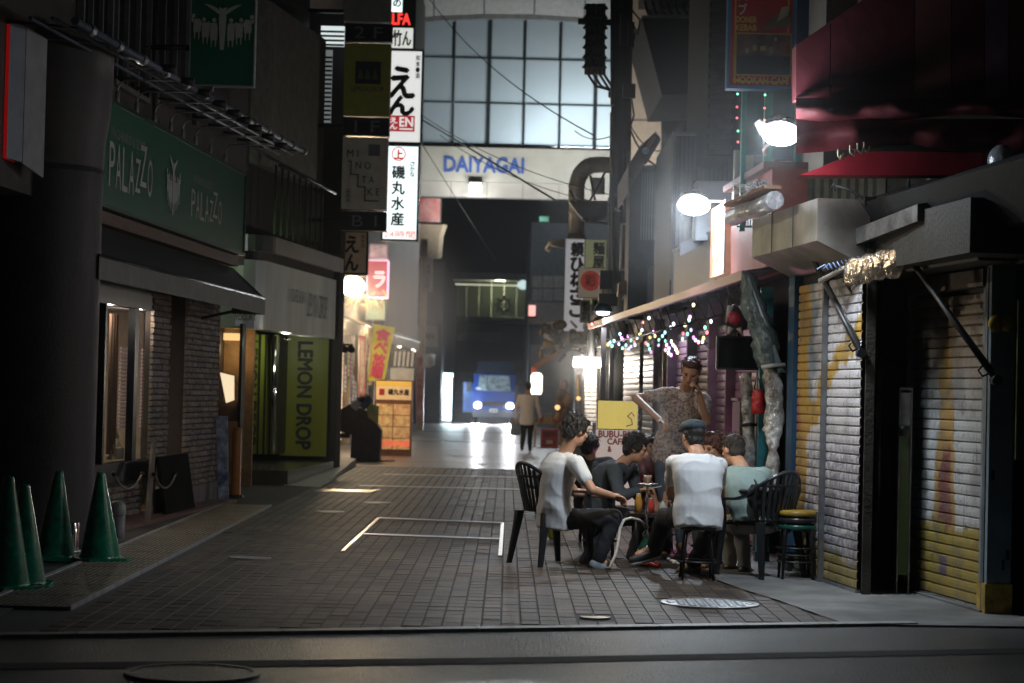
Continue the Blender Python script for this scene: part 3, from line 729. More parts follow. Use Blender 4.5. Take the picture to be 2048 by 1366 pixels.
for (xa, xb, ya, yb, nm, c) in ((412,436,632,950,'red and yellow poster strip beside the stone pier',(.35,.04,.04)),):
    pf = front(27.2); ua, ub = pf.uv(xa,800)[0], pf.uv(xb,800)[0]; va, vb_ = pf.uv(xa,yb)[1], pf.uv(xa,ya)[1]
    t = thing('poster_strip', nm, 'poster', pf.at(ua,va)); MB().rect(pf, ua, ub, va, vb_, -.02, 0).build('sheet', mat('dark_red_poster', c, .5, var=.5, scale=4, c2=(.1,.02,.03)), t)
    MB().rect(pf, ua+.02, ub-.02, va+.9, va+1.4, .001, .004).build('print', mat('yellow_print', (.45,.33,.05), .5, var=.6, scale=14, c2=(.4,.05,.03)), t)
pf = front(26.6); a = pf.p(432, 832); b = pf.p(455, 832); c = pf.p(462, 996); d = pf.p(442, 996)
t = thing('leaning_board', 'blue and white board leaning beside the stone pier', 'board', (d.x,d.y-.1,.03))
MB().prism([a, b, c-Vector((0,.25,0)), d-Vector((0,.25,0))], Vector((0,.03,0))).build('board', mat('blue_white_print', (.35,.42,.5), .5, var=.5, scale=8, c2=(.06,.1,.22)), t)
b = G(471, 996); t = thing('bollard', 'orange plastic bollard at the far end of the side walk', 'bollard', (b.x,b.y,.02))
MB().lathe((b.x,b.y,.015), [(.07,0),(.075,.03),(.065,.04),(.06,.85),(.05,.9),(0,.91)], 20).build('post', mat('orange_plastic', (.5,.18,.02), .45, var=.12), t)
MB().lathe((b.x,b.y,.015), [(.11,0),(.1,.025),(.07,.03)], 20).build('foot', BLK, t)
# ================================================================ LEFT: corner shop with curved white fascia (LEMON DROP)
lem = thing('corner_shop', 'shop with a curved white fascia and yellow green panels', 'shop', (-4.2, 33, 0))
LF = Plane((-3.55,30.3), (-2.95,35.6))
FASC = mat('fascia_white', (.66,.70,.67), .32, .15, var=.15, scale=2, stretch=(1,1,.2))
def curved_band(z0, z1, outset, thick=.25, x_left=-4.9, r=.5, zr=30.3, endu=None):
    A = Vector((-3.55+outset, zr-outset*.6, 0)); u = LF.u; e = LF.at(endu or (Vector((-2.95,35.6,0))-LF.o).length, 0, outset); e.z = 0
    pts = [Vector((x_left, A.y, 0))]
    for k in range(9):
        a = math.pi/2*k/8; pts.append(Vector((A.x-r+r*math.sin(a), A.y+r*(1-math.cos(a)), 0)))
    pts.append(e)
    inner = [Vector((x_left, A.y+thick, 0))] + [Vector((p.x-thick*.9, p.y+thick*.5, 0)) for p in pts[1:-1]] + [e+Vector((-thick,0,0))]
    mb = MB(); n = len(pts)
    for k in range(n-1):
        a, b, c, d = pts[k], pts[k+1], inner[k+1], inner[k]
        mb.add([a+UP*z0, b+UP*z0, b+UP*z1, a+UP*z1], [(0,1,2,3)], True)
        mb.add([a+UP*z0, b+UP*z0, c+UP*z0, d+UP*z0], [(3,2,1,0)])
        mb.add([a+UP*z1, b+UP*z1, c+UP*z1, d+UP*z1], [(0,1,2,3)])
    mb.add([e+UP*z0, inner[-1]+UP*z0, inner[-1]+UP*z1, e+UP*z1], [(0,1,2,3)]); return mb
curved_band(2.3, 3.3, 0).build('fascia', FASC, lem)
curved_band(3.42, 3.66, .12, .4, r=.6).build('steel_band', mat('polished_band', (.5,.5,.48), .22, .9, var=.2, scale=2), lem)
curved_band(3.3, 3.42, -.05, .4).build('shadow_gap', BLK, lem)
tmb = MB(); ua, ub = LF.uv(585,560)[0], LF.uv(612,560)[0]
text(tmb, 'CAFE & BAR', LF, LF.uv(583,590)[0], LF.uv(612,590)[0], 2.78, 2.98, .006); text(tmb, 'LEMON DROP', LF, LF.uv(618,590)[0], LF.uv(655,590)[0], 2.6, 2.98, .006)
tmb.build('lettering', mat('faint_print', (.25,.26,.25), .5, var=0), lem)
pf = front(30.27); text(MB(), 'YOGURT', pf, pf.uv(470,630)[0], pf.uv(512,630)[0], pf.uv(500,641)[1], pf.uv(500,629)[1], .006).build('lettering', BLKPR, lem)
YG = mat('yellow_green_panel', (.21,.23,.02), .4, var=.12, scale=2, stretch=(1,1,.3))
p36 = front(36.0); u0, u1 = p36.uv(562,780)[0], p36.uv(655,780)[0]; v1 = p36.uv(608,670)[1]; v0 = p36.uv(608,912)[1]
MB().rect(p36, u0, u1, v0, v1+.05, -.1, 0).build('yellow_panel', YG, lem)
text(MB(), 'LEMON DROP', p36, p36.uv(594,800)[0], p36.uv(623,800)[0], p36.uv(608,898)[1], p36.uv(608,684)[1], .006, rot=90, bold=.012).build('lettering', BLKPR, lem)
p34 = front(34.5); u0, u1 = p34.uv(474,780)[0], p34.uv(552,780)[0]; va, vb = p34.uv(510,908)[1], 2.32
MB().rect(p34, u0-.4, u1, va, vb, -.1, 0).build('yellow_panel', YG, lem)
pat = MB(); r_ = random.Random(4)
for xx, sc_ in ((484,1), (505,1)):
    text(pat, 'LEMON DROP', p34, p34.uv(xx-8,800)[0], p34.uv(xx+8,800)[0], va+.15, vb-.1, .004+.002*(xx>490), rot=90, bold=.006)
ue = p34.uv(494,800)[0]; pat.rect(p34, ue-.006, ue+.006, va+.1, vb-.05, 0, .003)
for k in range(24): pat.rect(p34, ue-.16, ue-.05, va+.12+k*.08, va+.15+k*.08, 0, .003)
pat.build('print', mat('dark_olive_print', (.03,.035,.012), .5, var=0), lem)
for px in (518, 530, 541): u = p34.uv(px,800)[0]; MB().rect(p34, u-.012, u+.012, va, vb, -.02, .02).build('seam', BLK, lem)
MB().cyl(p34.p(549,905)+p34.n*.1, p34.p(549,672)+p34.n*.1, .05, n=16).build('chrome_pipe', CHROME, lem)
MB().rect(p34, u1+.0, p36.uv(562,780)[0]+.1, va, vb, -1.6, -.12).build('inner_wall', BLK, lem)
MB().prism([(-5.2,31.4,.0), (-3.25,31.4,.0), (-2.95,36,.0), (-5.2,36,.0)], (0,0,.22)).build('entry_floor', mat('glossy_tile', (.11,.115,.08), .18, var=.2), lem)
MB().rect(LF, (Vector((-2.95,35.6,0))-LF.o).length+.55, (Vector((-2.95,35.6,0))-LF.o).length+1.0, 0, 8, -3, -.05).build('end_wall', mat('end_wall', (.03,.028,.026), .6, var=.2), lem)
# upper facade: curved grey balcony, louvre strips, dark windows
curved_band(4.75, 7.2, -.05, .5, r=1.2, x_left=-5.2, endu=4.2).build('balcony_front', mat('balcony_grey', (.17,.165,.15), .6, var=.25, bump=.15), lem)
MB().prism([(-5.6,30.6,3.66), (-3.9,30.6,3.66), (-3.42,34.6,3.66), (-5.6,34.6,3.66)], (0,0,6)).build('upper_wall', mat('upper_dark_wall', (.03,.03,.028), .6, var=.3), lem)
curved_band(3.9, 4.75, -.25, .3, r=1.0, x_left=-5.2).build('slatted_screen', mat('screen_dark', (.035,.033,.03), .5, var=.3, scale=30, stretch=(1,1,.05)), lem)
scr = bpy.data.objects
for k in range(9):
    u = .4+k*.42; MB().rect(LF.off(.02), u, u+.03, 3.7, 4.72, 0, .03).build('screen_post', DARKM, lem)
MB().cyl(LF.at(0.3,4.7,.1), LF.at(4.6,4.7,.1), .02, n=6).build('hand_rail', DARKM, lem)
LOU = mat('louvre_grey', (.5,.55,.57), .5, var=.1)
P3 = front(35.4)
for nm, xa, xb, ya, yb, em in (('upper_louvre', 641, 688, 52, 92, .9), ('lower_louvre', 645, 665, 100, 250, .16)):
    ua, ub = P3.uv(xa,100)[0], P3.uv(xb,100)[0]; va, vb = P3.uv(660,yb)[1], P3.uv(660,ya)[1]
    base = MB().rect(P3, ua, ub, va, vb, -.05, 0).build(nm, mat('louvre_backlight_%s' % nm, (.5,.55,.57), .5, var=0, emit=(.75,.85,.85), es=em), lem)
    n_ = int((vb-va)/.075); me = MB().hexa(Vector((0,0,0)), P3.u*(ub-ua), P3.n*.05, UP*.03-P3.n*.0).mesh('slat'); me.materials.append(DGREY)
    for k in range(n_): place(None, 'slat', me, base, P3.at(ua, va+.075*k, .004)-wloc(base))
dl = Vector((-3.62, 34.4, 2.24)); t = thing('down_light', 'small round downlight under the white fascia over the yellow green panels', 'lamp', dl)
MB().lathe(dl, [(.07,.0),(.07,.05),(0,.05)], 16).build('ring', CHROME, t); MB().lathe(dl+UP*.004, [(.055,0),(0,.001)], 16).build('lens', emis('down_glow', (.95,1,.8), 3), t); light('down_light_lamp', 'POINT', dl-UP*.08-Vector((0,.4,0)), 13, (.95,1,.72), .06)
gl = Vector((-4.0, 30.2, 3.74)); t = thing('green_lamp', 'small green lamp shining on the polished steel band', 'lamp', gl); MB().ell(gl-Vector((0,.4,0)), .03).build('bulb', emis('green_glow', (.5,1,.25), 3), t); MB().cyl(gl-Vector((0,.4,0)), gl, .01, n=6).build('arm', DARKM, t); light('green_light', 'POINT', gl-Vector((.05,.45,-.1)), 6, (.55,1,.3), .03)
# dark stepped ramp and interior opening between buildings
t = thing('rubber_ramp', 'pale wedge shaped rubber ramp in front of the yellow panel', 'ramp', G(640,965))
a, b, c, d = G(566,972), G(640,976), G(712,934), G(640,928)
MB().add([a+UP*.012, b+UP*.012, c+UP*.16, d+UP*.16, c+UP*.0, d+UP*0], [(0,1,2,3), (1,4,2), (0,3,5), (3,2,4,5), (0,5,4,1)]).build('wedge', mat('ramp_rubber', (.32,.32,.29), .6, var=.2, scale=3, stretch=(6,1,1), bump=.4), t, recalc=True)
p38 = front(29.8); u0, u1 = p38.uv(432,700)[0], p38.uv(476,700)[0]
t = thing('lit_doorway', 'bright orange lit shop doorway with a leaning white screen beside the stone pier', 'doorway', p38.at(u0, 0))
MB().rect(p38, u0-.1, u1+.1, 0, 2.35, -1.2, -1.1).build('back_wall', mat('orange_wall', (.3,.2,.1), .6, var=.3, scale=4), t)
MB().rect(p38, u1+.02, u1+.06, 0.3, 2.35, -.4, 0).build('jamb', BLK, t); MB().rect(p38, u0-.12, u0-.02, 0, 2.35, -1, 0).build('jamb', BLK, t)
MB().rect(p38, u0, u1, p38.uv(450,800)[1]-.3, p38.uv(450,803)[1], -.6, -.1).build('counter', mat('counter_brown', (.12,.07,.04), .5, var=.3), t)
MB().prism([p38.p(440,745), p38.p(468,752), p38.p(468,800), p38.p(452,806)], Vector((0,.03,0))).build('screen', mat('lit_screen', (.7,.6,.4), .4, var=.1, emit=(1,.8,.5), es=.9), t)
MB().rect(p38, u0+.02, u1-.02, p38.uv(450,678)[1], p38.uv(450,664)[1], -.7, -.6).build('lamp', mat('orange_lamp', (.8,.5,.2), .4, var=.3, scale=20, emit=(1,.62,.25), es=1.0), t)
text(MB(), '大大', p38, u0+.03, u1-.05, p38.uv(450,770)[1], p38.uv(450,757)[1], -.55).build('lettering', BLKPR, t)
l_ = light('doorway_light', 'POINT', p38.at((u0+u1)/2, 2.0, -.7), 4, (1,.65,.3), .06)
# ================================================================ hanging signs over the left side
HB = mat('sign_casing_black', (.02,.02,.022), .4, .3, var=.2)
pl = front(34)
st = thing('stacked_sign', 'tall unlit stack of projecting floor signs with MINOTAKE panel', 'sign', pl.at(pl.uv(735,460)[0], pl.uv(735,462)[1], -.1))
def panel(px0, py0, px1, py1, m, nm='panel'):
    u0, u1 = pl.uv(px0,(py0+py1)/2)[0], pl.uv(px1,(py0+py1)/2)[0]; v0, v1 = pl.uv((px0+px1)/2,py1)[1], pl.uv((px0+px1)/2,py0)[1]
    return MB().rect(pl, u0, u1, v0+.008, v1-.008, -.28, 0).build(nm, m, st), u0, u1, v0, v1
panel(690, -160, 783, 44, mat('stack_grey', (.25,.24,.22), .5, var=.15))
_, u0, u1, v0, v1 = panel(690, 46, 784, 84, HB, 'floor_panel'); text(MB(), '2 F', pl, u0+.15, u1-.15, v0+.06, v1-.06, .005).build('lettering', mat('dim_print', (.12,.13,.14), .5, var=0), st)
_, u0, u1, v0, v1 = panel(688, 86, 780, 232, mat('stack_olive', (.32,.31,.05), .5, var=.1))
mb = MB(); mb.rect(pl, u0+.18, u1-.15, v0+.52, v1-.3, 0, .003); mb.build('print', BLKPR, st)
mb = MB(); um = (u0+u1)/2+.01; vm = v0+.7
for s_ in (-1,0,1): mb.prism([pl.at(um+s_*.12-.05,vm-.1,.004), pl.at(um+s_*.12+.05,vm-.1,.004), pl.at(um+s_*.12,vm+.08,.004)], pl.n*.002)
mb.build('print', mat('stack_olive2', (.1,.1,.03), .5, var=0), st)
text(MB(), 'LEMON DROP', pl, u0+.12, u1-.1, v0+.4, v0+.48, .005).build('lettering', BLKPR, st)
_, u0, u1, v0, v1 = panel(687, 234, 778, 272, HB, 'floor_panel'); text(MB(), '1 F', pl, u0+.18, u1-.15, v0+.06, v1-.06, .005).build('lettering', mat('dim_print', (.12,.13,.14)), st)
_, u0, u1, v0, v1 = panel(684, 274, 774, 420, mat('stack_pale', (.55,.5,.43), .55, var=.1))
mb = MB()
for s_, xa, xb, ya, yb in (('M I', 693, 716, 300, 314), ('N O', 711, 741, 324, 338), ('T A', 724, 748, 352, 366), ('K E', 736, 760, 376, 390)):
    text(mb, s_, pl, pl.uv(xa,350)[0], pl.uv(xb,350)[0], pl.uv(720,yb)[1], pl.uv(720,ya)[1], .005)
for (xa, ya, xb, yb) in ((696,322,702,322),(702,322,702,349),(702,349,716,349),(716,349,716,374),(716,374,730,374),(730,374,730,402),(730,402,757,402)):
    a = pl.uv(xa,ya); b = pl.uv(xb,yb); mb.rect(pl, min(a[0],b[0])-.006, max(a[0],b[0])+.006, min(a[1],b[1])-.006, max(a[1],b[1])+.006, 0, .004)
vtext(mb, '谷又', pl, pl.uv(691,390)[0], pl.uv(702,390)[0], pl.uv(697,405)[1], pl.uv(697,375)[1], .005)
mb.build('lettering', BLKPR, st)
MB().rect(pl, pl.uv(737,300)[0], pl.uv(760,300)[0], pl.uv(748,312)[1], pl.uv(748,289)[1], 0, .004).build('print', mat('dim_print', (.12,.13,.14)), st)
_, u0, u1, v0, v1 = panel(682, 422, 772, 462, HB, 'floor_panel'); text(MB(), 'B 1', pl, u0+.18, u1-.15, v0+.07, v1-.07, .005).build('lettering', mat('dim_print', (.12,.13,.14)), st)
for yy in (20, 250, 440): MB().rect(pl, pl.uv(640,yy)[0]-.2, pl.uv(686,yy)[0], pl.uv(690,yy)[1]-.03, pl.uv(690,yy)[1]+.03, -.2, -.1).build('bracket', DARKM, st)
# beige En sign
pl = front(36.8)
t, (u0,u1,v0,v1) = lightbox('small_box_sign', 'beige sign with brush lettering below the unlit sign stack', 'sign', pl, 668, 461, 736, 549, .22, mat('beige_face', (.55,.42,.28), .6, var=.1), HB)
vtext(MB(), 'えん', pl, u0+.2, u1-.17, v0+.05, v1-.08, -.003, bold=.012).build('lettering', BLKPR, t)
vtext(MB(), '和食酒', pl, u1-.13, u1-.06, v1-.3, v1-.06, -.003).build('small_lettering', BLKPR, t)
# lit white En sign and the sign below, one casing each
LIT1 = mat('lit_face_warm', (.7,.7,.7), .4, var=.06, scale=2, emit=(.86,.87,.85), es=.82)
LIT2 = mat('lit_face_cool', (.7,.7,.7), .4, var=.06, scale=2, emit=(.84,1,1), es=1.35)
pl = front(44)
t, (u0,u1,v0,v1) = lightbox('lit_sign', 'lit white sign with thick black brush letters above the seafood sign', 'sign', pl, 775, 98, 846, 288, .28, LIT1, HB, edge=.045)
BL = mat('sign_ink', (.01,.01,.012), .6, var=0)
mb = MB(); s_ = (u1-u0)
text(mb, 'え', pl, u0+.04, u0+s_*.74, v0+.98, v0+1.62, -.003, bold=.03); text(mb, 'ん', pl, u0-.0+.03, u0+s_*.74, v0+.62, v0+1.0, -.003, bold=.03)
mb.build('lettering', BL, t)
vtext(MB(), '和食・酒', pl, u1-.17, u1-.08, v1-.62, v1-.12, -.003, bold=.003).build('small_lettering', mat('sign_ink_grey', (.1,.1,.1), .6, var=0), t)
rb = MB().rect(pl, u0+.03, u1-.16, v0+.26, v0+.6, -.008, -.002).build('red_stamp', mat('lit_red', (.5,.03,.03), .5, var=0, emit=(.6,.03,.04), es=.5), t)
mb = MB(); vtext(mb, 'えん', pl, u0+.06, u0+.22, v0+.3, v0+.56, .002, bold=.004); text(mb, 'EN', pl, u0+.27, u1-.2, v0+.37, v0+.56, .002, bold=.005); mb.rect(pl, u0+.27, u1-.2, v0+.30, v0+.33, .0, .003)
mb.build('lettering', LIT1, rb)
t, (u0,u1,v0,v1) = lightbox('lit_sign', 'lit bluish white seafood restaurant sign with a red circled mark at its top', 'sign', pl, 764, 289, 838, 482, .28, LIT2, mat('sign_casing_green', (.02,.06,.055), .4, .2, var=.1), edge=.04)
mb = MB(); vtext(mb, '磯丸水産', pl, u0+.2, u0+.47, v0+.3, v1-.42, -.003, bold=.01, gap=.16)
mb.build('lettering', BL, t)
RED = mat('lit_red2', (.5,.05,.04), .5, var=0, emit=(.75,.1,.08), es=.6)
c = pl.at(u0+.33, v1-.2, -.004); MB().lathe(c, [(.15,0),(.15,.003),(.125,.003)], 32, axis=pl.n, smooth=False).build('red_ring', RED, t)
text(MB(), '上', pl, u0+.235, u0+.425, v1-.3, v1-.11, -.002, bold=.012).build('lettering', RED, t)
vtext(MB(), 'さかな', pl, u1-.2, u1-.1, v1-.68, v1-.34, -.003, bold=.004).build('small_lettering', BL, t)
c = pl.at(u1-.15, v1-.78, -.004); MB().lathe(c, [(.07,0),(.07,.003),(.058,.003)], 24, axis=pl.n, smooth=False).build('blue_ring', mat('lit_blue', (.1,.4,.6), .5, var=0, emit=(.3,.7,1), es=.7), t)
text(MB(), '24時間', pl, u0+.06, u1-.06, v0+.06, v0+.22, -.003, bold=.006).build('lettering', mat('lit_pink', (.6,.2,.2), .5, var=0, emit=(1,.45,.4), es=.9), t)
# signs above
pl = front(46)
t, (u0,u1,v0,v1) = lightbox('stacked_lit_sign', 'black sign with red lit letters and a bright picture panel at the top edge', 'sign', pl, 750, -60, 832, 98, .25, HB, HB)
text(MB(), 'ALFA', pl, pl.uv(768,50)[0], pl.uv(820,50)[0], pl.uv(800,49)[1], pl.uv(800,27)[1], .002, bold=.01).build('lettering', mat('neon_red', (.6,.02,.02), .4, var=0, emit=(1,.05,.04), es=1.3), t)
MB().rect(pl, pl.uv(770,75)[0], pl.uv(826,75)[0], pl.uv(800,96)[1], pl.uv(800,56)[1], 0, .01).build('picture_panel', mat('picture_lit', (.6,.6,.6), .4, var=.9, scale=4, c2=(.5,.1,.05), emit=(.8,.85,.8), es=.75), t)
text(MB(), '竹ん', pl, pl.uv(786,75)[0], pl.uv(822,75)[0], pl.uv(800,92)[1], pl.uv(800,60)[1], .014, bold=.01).build('lettering', BL, t)
MB().rect(pl, pl.uv(780,75)[0], pl.uv(803,75)[0], pl.uv(800,24)[1], pl.uv(800,-10)[1], 0, .01).build('face', LIT2, t)
text(MB(), 'の', pl, pl.uv(785,75)[0], pl.uv(800,75)[0], pl.uv(800,14)[1], pl.uv(800,0)[1], .014, bold=.01).build('lettering', BL, t)
l_ = light('sign_glow', 'AREA', front(44).at(front(44).uv(805,300)[0], front(44).uv(805,300)[1], .35), 16, (.9,1,1), shape='RECTANGLE', size=.6, size_y=3.6)
l_.rotation_euler = (math.radians(90),0,0)
l_.rotation_euler = (-pl.n).to_track_quat('-Z','Y').to_euler() if False else (math.radians(-90),0,0)
aim(l_, front(30).at(-.3, 1.2))

# ================================================================ restaurant on the left with the bright lamps
LR = Plane((-4.0,45), (-3.35,79))
rst = thing('restaurant', 'brightly lit restaurant front with grey siding beyond the yellow green shop', 'restaurant', (-4.0,60,0))
SIDE = mat('grey_siding', (.22,.2,.2), .5, .2, var=.3, scale=9, stretch=(1,1,.02))
MB().rect(LR, -6, 34, 3.0, 16, -6, -.1).build('upper_wall', mat('restaurant_wall', (.2,.18,.16), .7, var=.25), rst)
for k in range(26):
    u = 17+k*.62; MB().rect(LR, u, u+.5, 3.1, 9.5, -.098, -.04).build('siding_panel', SIDE, rst)
WARMW = mat('warm_front', (.72,.58,.42), .7, var=.35, scale=1.5)
MB().rect(LR, -8.4, 34, 0, 3.0, -.6, -.5).build('front_wall', WARMW, rst)
for k in range(14): MB().rect(LR, -5+k*2.6, -4.75+k*2.6, 0, 3.0, -.5, -.38).build('post', mat('pale_wood', (.45,.36,.25), .6, var=.3, stretch=(1,1,.1)), rst)
pc = front(78.6)
u0, u1 = pc.uv(838,650)[0], pc.uv(851,650)[0]
MB().rect(pc, u0, u1, 0, pc.uv(845,478)[1], -.3, 0).build('corner_post', mat('cream_post', (.5,.42,.3), .55, var=.12), rst)
MB().prism([pc.p(815,447), pc.p(893,450), pc.p(886,470), pc.p(880,515), pc.p(815,512)], Vector((0,.8,0))).build('cornice', mat('cornice_cream', (.36,.3,.22), .6, var=.12), rst)
MB().prism([pc.p(886,449)-Vector((0,.02,0)), pc.p(893,450)-Vector((0,.02,0)), pc.p(886,472)-Vector((0,.02,0)), pc.p(883,514)-Vector((0,.02,0)), pc.p(875,516)-Vector((0,.02,0)), pc.p(879,470)-Vector((0,.02,0))], Vector((0,.3,0))).build('cornice_trim', mat('trim_cream', (.6,.52,.38), .5, var=.1), rst)
for px in (818, 830): a = pc.p(px,500); b = pc.p(px-4,690); MB().cyl(a-Vector((0,.5,0)), b-Vector((0,.5,0)), .07, n=8).build('downpipe', WHITE, rst)
# restaurant awning
LRA = Plane((-3.87,47.7),(-3.2,79)).off(.1)
a, b = LRA.p(674,622), LRA.p(838,688); c, d = LRA.off(-.75).p(690,598), LRA.off(-.75).p(836,672)
print('rest awning', a, b)
t = thing('cream_awning', 'cream restaurant awning with scalloped edge lit from below', 'awning', a)
AWC = mat('awning_cream', (.5,.4,.24), .7, var=.15)
a2 = LRA.at(LRA.uv(674,622)[0], 3.05); b2 = LRA.at(LRA.uv(838,688)[0], 3.2)
MB().grid(lambda i, j: a2.lerp(b2, i)+(UP*.45-LRA.n*.8)*j, 20, 3).build('canopy', AWC, t)
MB().grid(lambda i, j: a2.lerp(b2, i)-UP*(.28+.05*abs(math.sin(i*60)))*j+LRA.n*.004, 120, 2).build('valance', AWC, t)
MB().cyl(a2, b2, .03, n=6).build('bar', WHITE, t)
# lamps
WARM = emis('warm_lamp_glow', (1,.82,.55), 30)
for i, (px, py, pw) in enumerate(((705,572,260), (755,625,90))):
    b = W(px, py, 45.8+i*8); t = thing('flood_lamp', 'blazing warm flood lamp %s' % ('on the restaurant front, the brighter left one' if i == 0 else 'just above the cream awning'), 'lamp', b)
    MB().ell(b, .27 if i == 0 else .14, .12, .22 if i == 0 else .1).build('bulb', WARM, t)
    MB().lathe(b+UP*(.22-.1*i), [(.3,-.02),(.27,.02),(.08,.1),(0,.11)], 16).build('hood', STEEL, t)
    MB().cyl(b+UP*.2, b+UP*.25+Vector((-.8,.3,0)), .02, n=6).build('arm', DARKM, t)
    light('flood_light', 'POINT', b+Vector((.12,-.35,-.12)), pw, (1,.74,.45), .12)
for k, u in enumerate((3.2, 7.5, 14, 22, 29)):
    b = LR.at(u, 2.9, .1); light('eave_light', 'POINT', b, (105,95,60,20,12)[k], (1,.78,.52), .15)
    t = thing('eave_lamp', 'small warm lamp under the cream awning, %s from the near end' % ('first','second','third','fourth','fifth')[k], 'lamp', b, 'warm lamps under the cream awning')
    MB().ell(b, .07).build('bulb', emis('warm_small_glow', (1,.85,.6), 9), t); MB().cyl(b+UP*.06, b+UP*.25, .03, n=6).build('socket', WHITE, t)
# fringe under the first lamp (bristly lit decoration)
b0 = W(690, 605, 46.5); t = thing('straw_fringe', 'spiky lit straw fringe below the blazing lamp', 'decoration', b0)
mb = MB(); r_ = random.Random(9)
for k in range(60):
    q = b0+Vector((r_.uniform(-.15,.9), r_.uniform(-.1,.3), r_.uniform(-.05,.3))); mb.cyl(q, q+Vector((r_.uniform(-.1,.1), 0, r_.uniform(-.25,-.1))), .014, .003, 4)
o = mb.build('bristles', mat('straw', (.45,.33,.15), .7, var=.4), t); o['kind'] = 'stuff'
# paper menus and an added glowing strip crowding the restaurant front
r_ = random.Random(51)
for k in range(16):
    u = 1.5+k*.75; v = r_.uniform(1.0,1.9); wd = r_.uniform(.25,.45); ht = r_.uniform(.4,1.0); red = k % 3 == 0
    t = thing('paper_menu', '%s strip of paper menu pinned on the lit restaurant front' % ('red','white','yellow')[k % 3], 'menu', LR.at(u, v, -.37), 'paper menus on the restaurant front')
    MB().rect(LR, u, u+wd, v, v+ht, -.375, -.36).build('sheet', mat('menu_sheet_%d' % (k % 3), ((.55,.06,.05),(.75,.7,.62),(.7,.55,.12))[k % 3], .6, var=.12), t)
    mb = MB()
    for q in range(int(ht/.12)): mb.rect(LR, u+.04, u+wd-.05-(q % 3)*.03, v+.05+q*.12, v+.10+q*.12, -.359, -.356)
    o = mb.build('print', mat('menu_print_%d' % (k % 3), ((.7,.6,.5),(.35,.05,.05),(.4,.05,.04))[k % 3], .6, var=0), t); o['kind'] = 'stuff'
pv_ = front(46.9); t = thing('added_glow_strip', 'tall glowing warm strip added to brighten the restaurant front beside the black post', 'glow strip', pv_.p(684,800)); MB().rect(pv_, pv_.uv(676,780)[0], pv_.uv(684,780)[0], pv_.uv(680,880)[1], pv_.uv(680,690)[1], -.06, 0).build('diffuser', emis('strip_warm', (1,.72,.48), 1.3), t); MB().rect(pv_, pv_.uv(675,780)[0], pv_.uv(685,780)[0], pv_.uv(680,690)[1], pv_.uv(680,684)[1], -.08, .02).build('cap', DARKM, t)  # glowing strip added to brighten the restaurant front
# thin volumes added round lamps to give them a glow halo
def glow_mist(nm, lab, c, r3, dens, aniso):
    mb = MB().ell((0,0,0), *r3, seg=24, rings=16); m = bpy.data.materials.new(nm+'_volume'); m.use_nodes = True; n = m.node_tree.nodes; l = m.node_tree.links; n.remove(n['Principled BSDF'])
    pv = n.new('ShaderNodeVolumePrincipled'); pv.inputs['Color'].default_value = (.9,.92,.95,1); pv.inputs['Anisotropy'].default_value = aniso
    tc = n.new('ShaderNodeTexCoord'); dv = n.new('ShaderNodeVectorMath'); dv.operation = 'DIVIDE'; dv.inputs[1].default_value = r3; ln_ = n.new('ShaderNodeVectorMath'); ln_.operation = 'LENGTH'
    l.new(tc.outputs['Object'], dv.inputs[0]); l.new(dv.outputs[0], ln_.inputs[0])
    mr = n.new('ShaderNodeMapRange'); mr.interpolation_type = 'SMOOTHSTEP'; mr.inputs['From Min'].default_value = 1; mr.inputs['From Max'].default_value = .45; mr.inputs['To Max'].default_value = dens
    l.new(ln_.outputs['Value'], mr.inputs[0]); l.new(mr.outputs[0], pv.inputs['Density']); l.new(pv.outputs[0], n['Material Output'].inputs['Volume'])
    o = mb.build(nm, m); o.location = c; return tag(o, lab, 'lamp glow', kind='stuff')
glow_mist('grill_lamp_glow', 'added thin volume giving the restaurant lamps a glow', Vector((-2.9,47,3.3)), (2.4,4.0,2.2), .036, .72)
# red neon box and green box
pl = front(50)
t, (u0,u1,v0,v1) = lightbox('neon_box_sign', 'red box sign with a white letter and pink neon edges right of the blazing lamp', 'sign', pl, 733, 520, 776, 595, .5, mat('lit_red_face', (.5,.05,.07), .4, var=.2, emit=(.8,.12,.16), es=.62), mat('neon_pink', (.8,.4,.5), .4, var=0, emit=(1,.5,.7), es=1.6), edge=.025)
text(MB(), 'ラ', pl, u0+.18, u1-.08, v0+.25, v1-.28, -.002, bold=.02).build('lettering', emis('white_print_lit', (.9,.8,.85), .9), t)
t, _ = lightbox('box_sign', 'small green and white lit box under the red neon sign', 'sign', pl, 731, 600, 771, 640, .4, mat('lit_green_white', (.5,.6,.3), .4, var=.6, scale=3, c2=(.2,.4,.12), emit=(.7,.75,.5), es=.5), WHITE, edge=.02)
t, _ = lightbox('shelf_box', 'white framed display case with orange goods above the red neon sign', 'display case', front(50.5), 737, 487, 776, 517, .5, mat('display_glow', (.6,.5,.4), .4, var=.6, scale=4, c2=(.3,.12,.05), emit=(.7,.6,.55), es=.35), WHITE, edge=.04)
